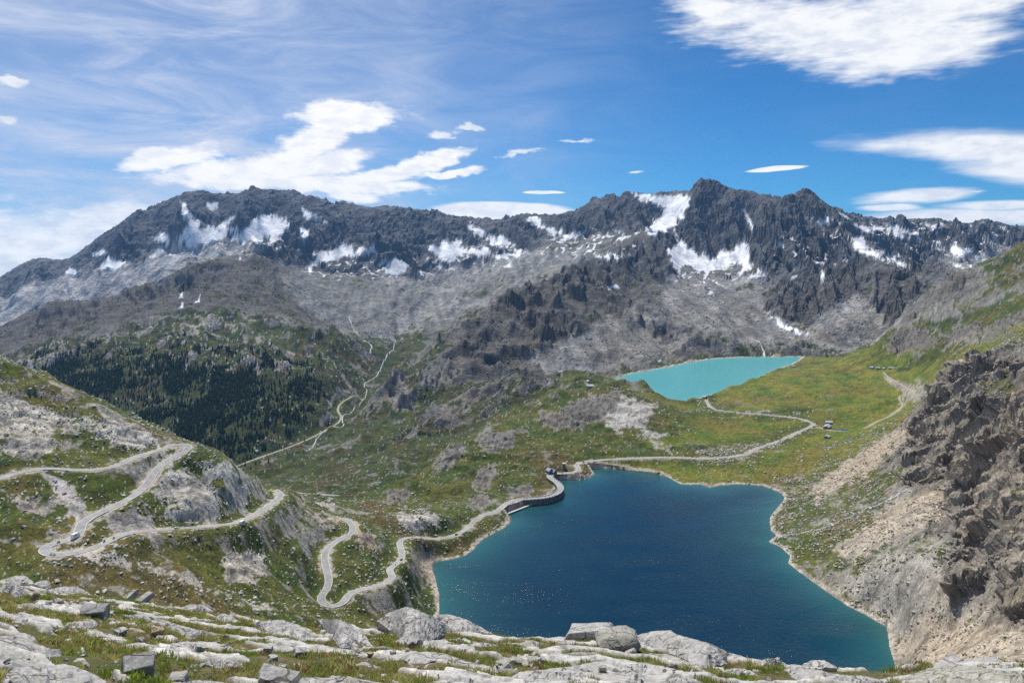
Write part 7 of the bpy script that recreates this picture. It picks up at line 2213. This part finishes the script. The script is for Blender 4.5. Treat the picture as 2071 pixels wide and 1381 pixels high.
def two_wheeler(label, P, px, py, lat, flip, motor=True, jersey=None):
    i = road_at(P, px, py)
    T = np.gradient(P[:, :2], axis=0)[i]; T /= np.linalg.norm(T)
    nrm = np.array([-T[1], T[0]])
    if nrm[1] > 0: nrm = -nrm
    pos = P[i, :2] + nrm * lat
    ang = math.atan2(T[1], T[0]) - math.pi / 2 + (math.pi if flip else 0)
    loc = (pos[0], pos[1], P[i, 2] + .03)
    o = empty('motorcycle' if motor else 'bicycle', loc, ang)
    tag(o, label, 'motorcycle' if motor else 'bicycle')
    if motor:
        mesh_obj('body', *loft([(-.75, .12, .75, .9, .1), (-.3, .2, .35, .88, .15), (.25, .22, .35, 1.0, .18), (.6, .18, .6, 1.15, .12), (.75, .1, .7, 1.0, .06)]), M_REDC if len(label) % 2 else M_DARKC, o)
        mesh_obj('handlebar', *box_vf(-.38, .38, .45, .52, 1.05, 1.11), M_TYRE, o)
        for yy in (-.7, .75): mesh_obj('wheel', *wheel_vf(0, yy, .32, .16), M_TYRE, o)
        J = rider_joints((-.25, .88), (.42, 1.1), (.0, .35))
    else:
        V, F = join_vf(box_vf(-.025, .025, -.45, .45, .86, .91), box_vf(-.025, .025, -.06, 0, .3, .9), box_vf(-.025, .025, .42, .48, .4, .98), box_vf(-.2, .2, .46, .5, .98, 1.02))
        mesh_obj('frame', V, F, M_GREYC, o)
        for yy in (-.5, .52): mesh_obj('wheel', *wheel_vf(0, yy, .33, .04), M_TYRE, o)
        mesh_obj('saddle', *box_vf(-.07, .07, -.28, -.02, .93, .98), M_TYRE, o)
        J = rider_joints((-.2, .98), (.46, 1.05), (.02, .3))
    p = empty('person', loc, ang)
    tag(p, jersey, 'person')
    b = skin_body(RIDER_E, J, M_CLOTH if motor else M_BRIGHT, 'body', p)
    hd = J['head'][0]
    bm = bmesh.new(); bmesh.ops.create_uvsphere(bm, u_segments=10, v_segments=7, radius=.135)
    for v in bm.verts: v.co.z *= 1.15; v.co += Vector((hd[0], hd[1], hd[2] + .03))
    me = bpy.data.meshes.new('helmet'); bm.to_mesh(me); bm.free(); me.materials.append(M_WHITE if motor else M_GREYC)
    h_ = bpy.data.objects.new('helmet', me); COL.objects.link(h_); h_.parent = p


car('white camper van climbing just above the lower left hairpin', RD1, 151, 1087, M_WHITE, 1.5, True, True)
car('white car driving the lowest hairpin leg beneath the pale dome', RD1, 354, 1069, M_WHITE, 1.5)
car('white camper van parked on the verge below the pale dome', RD1, 474, 1058, M_WHITE, 1.5, False, True, 5.5)
car('dark blue car on the bend above the lake shore', RD2, 811, 1133, M_DARKC, 1.4)
car('dark red car near the lakeside stretch of the road', RD2, 921, 1082, M_REDC, 1.4)
car('silver car on the road just past the dam lay-by', RD2, 1178, 934, M_GREYC, 1.4)
car('dark red car on the straight below the barns', RD2, 1576, 890, M_REDC, 1.4)
car('white car in the lay-by below the barns', RD2, 1569, 894, M_WHITE, 1.4, False, False, 3.5)
car('silver car on the far road leg near the turquoise lake', RD2, 1488, 833, M_GREYC, 1.4)
car('white car on the far road leg above the meadow', RD2, 1541, 838, M_WHITE, 1.4)
car('dark blue car turning into the barn track', RDB, 1645, 865, M_DARKC, .5)
car('white car parked beside the long barn', RDB, 1658, 864, M_WHITE, -.5, False, False, -9.0)
car('silver car parked next to the white car by the long barn', RDB, 1663, 866, M_GREYC, -.5, True, False, -10.0)
two_wheeler('motorcycle entering the lower left hairpin', RD1, 114, 1097, 1.0, True, True, 'person in dark clothes riding into the lower left hairpin')
two_wheeler('motorcycle on the lowest leg, nearer the hairpin', RD1, 213, 1098, -1.0, False, True, 'person in dark clothes on the motorcycle nearer the hairpin')
two_wheeler('motorcycle on the lowest leg by the bridge wall', RD1, 227, 1089, 1.0, False, True, 'person in dark clothes on the motorcycle by the bridge wall')
two_wheeler('motorcycle below the dark blue car above the lake', RD2, 800, 1144, 1.0, False, True, 'person in dark clothes riding below the dark blue car')
two_wheeler('motorcycle on the road in front of the keeper house', RD2, 1137, 957, .8, False, True, 'person in dark clothes riding past the keeper house')
two_wheeler('bicycle on the outside of the lower left hairpin, left one', RD1, 105, 1121, 1.6, False, False, 'cyclist in a bright jersey at the hairpin, left one')
two_wheeler('bicycle on the outside of the lower left hairpin, right one', RD1, 110, 1122, 1.8, False, False, 'cyclist in a bright jersey at the hairpin, right one')
two_wheeler('bicycle on the lakeside road, left one', RD2, 831, 1087, 1.2, False, False, 'cyclist in a bright jersey on the lakeside road, left one')
two_wheeler('bicycle on the lakeside road, right one', RD2, 851, 1087, 1.2, False, False, 'cyclist in a bright jersey on the lakeside road, right one')

# ------------------------------------------------------------------ air
m, b = new_mat('mountain_air')
pv = b.n('ShaderNodeVolumePrincipled')
pv.inputs['Color'].default_value = (.26, .54, 1.0, 1)
pv.inputs['Density'].default_value = 2.3e-5
pv.inputs['Anisotropy'].default_value = .25
ou = b.n('ShaderNodeOutputMaterial')
b.t.links.new(pv.outputs[0], ou.inputs['Volume'])
x0, x1, y0, y1, z0, z1 = -9500, 9500, -60, 9900, float(Z.min()) - 2, float(max(Z.max(), 5)) + 20
hv = [(x, y, z) for z in (z0, z1) for y in (y0, y1) for x in (x0, x1)]
hz = mesh_obj('haze', hv, [(0, 2, 3, 1), (4, 5, 7, 6), (0, 1, 5, 4), (2, 6, 7, 3), (0, 4, 6, 2), (1, 3, 7, 5)], m)
tag(hz, 'thin blue mountain air veiling the far summits', 'haze', kind='stuff')
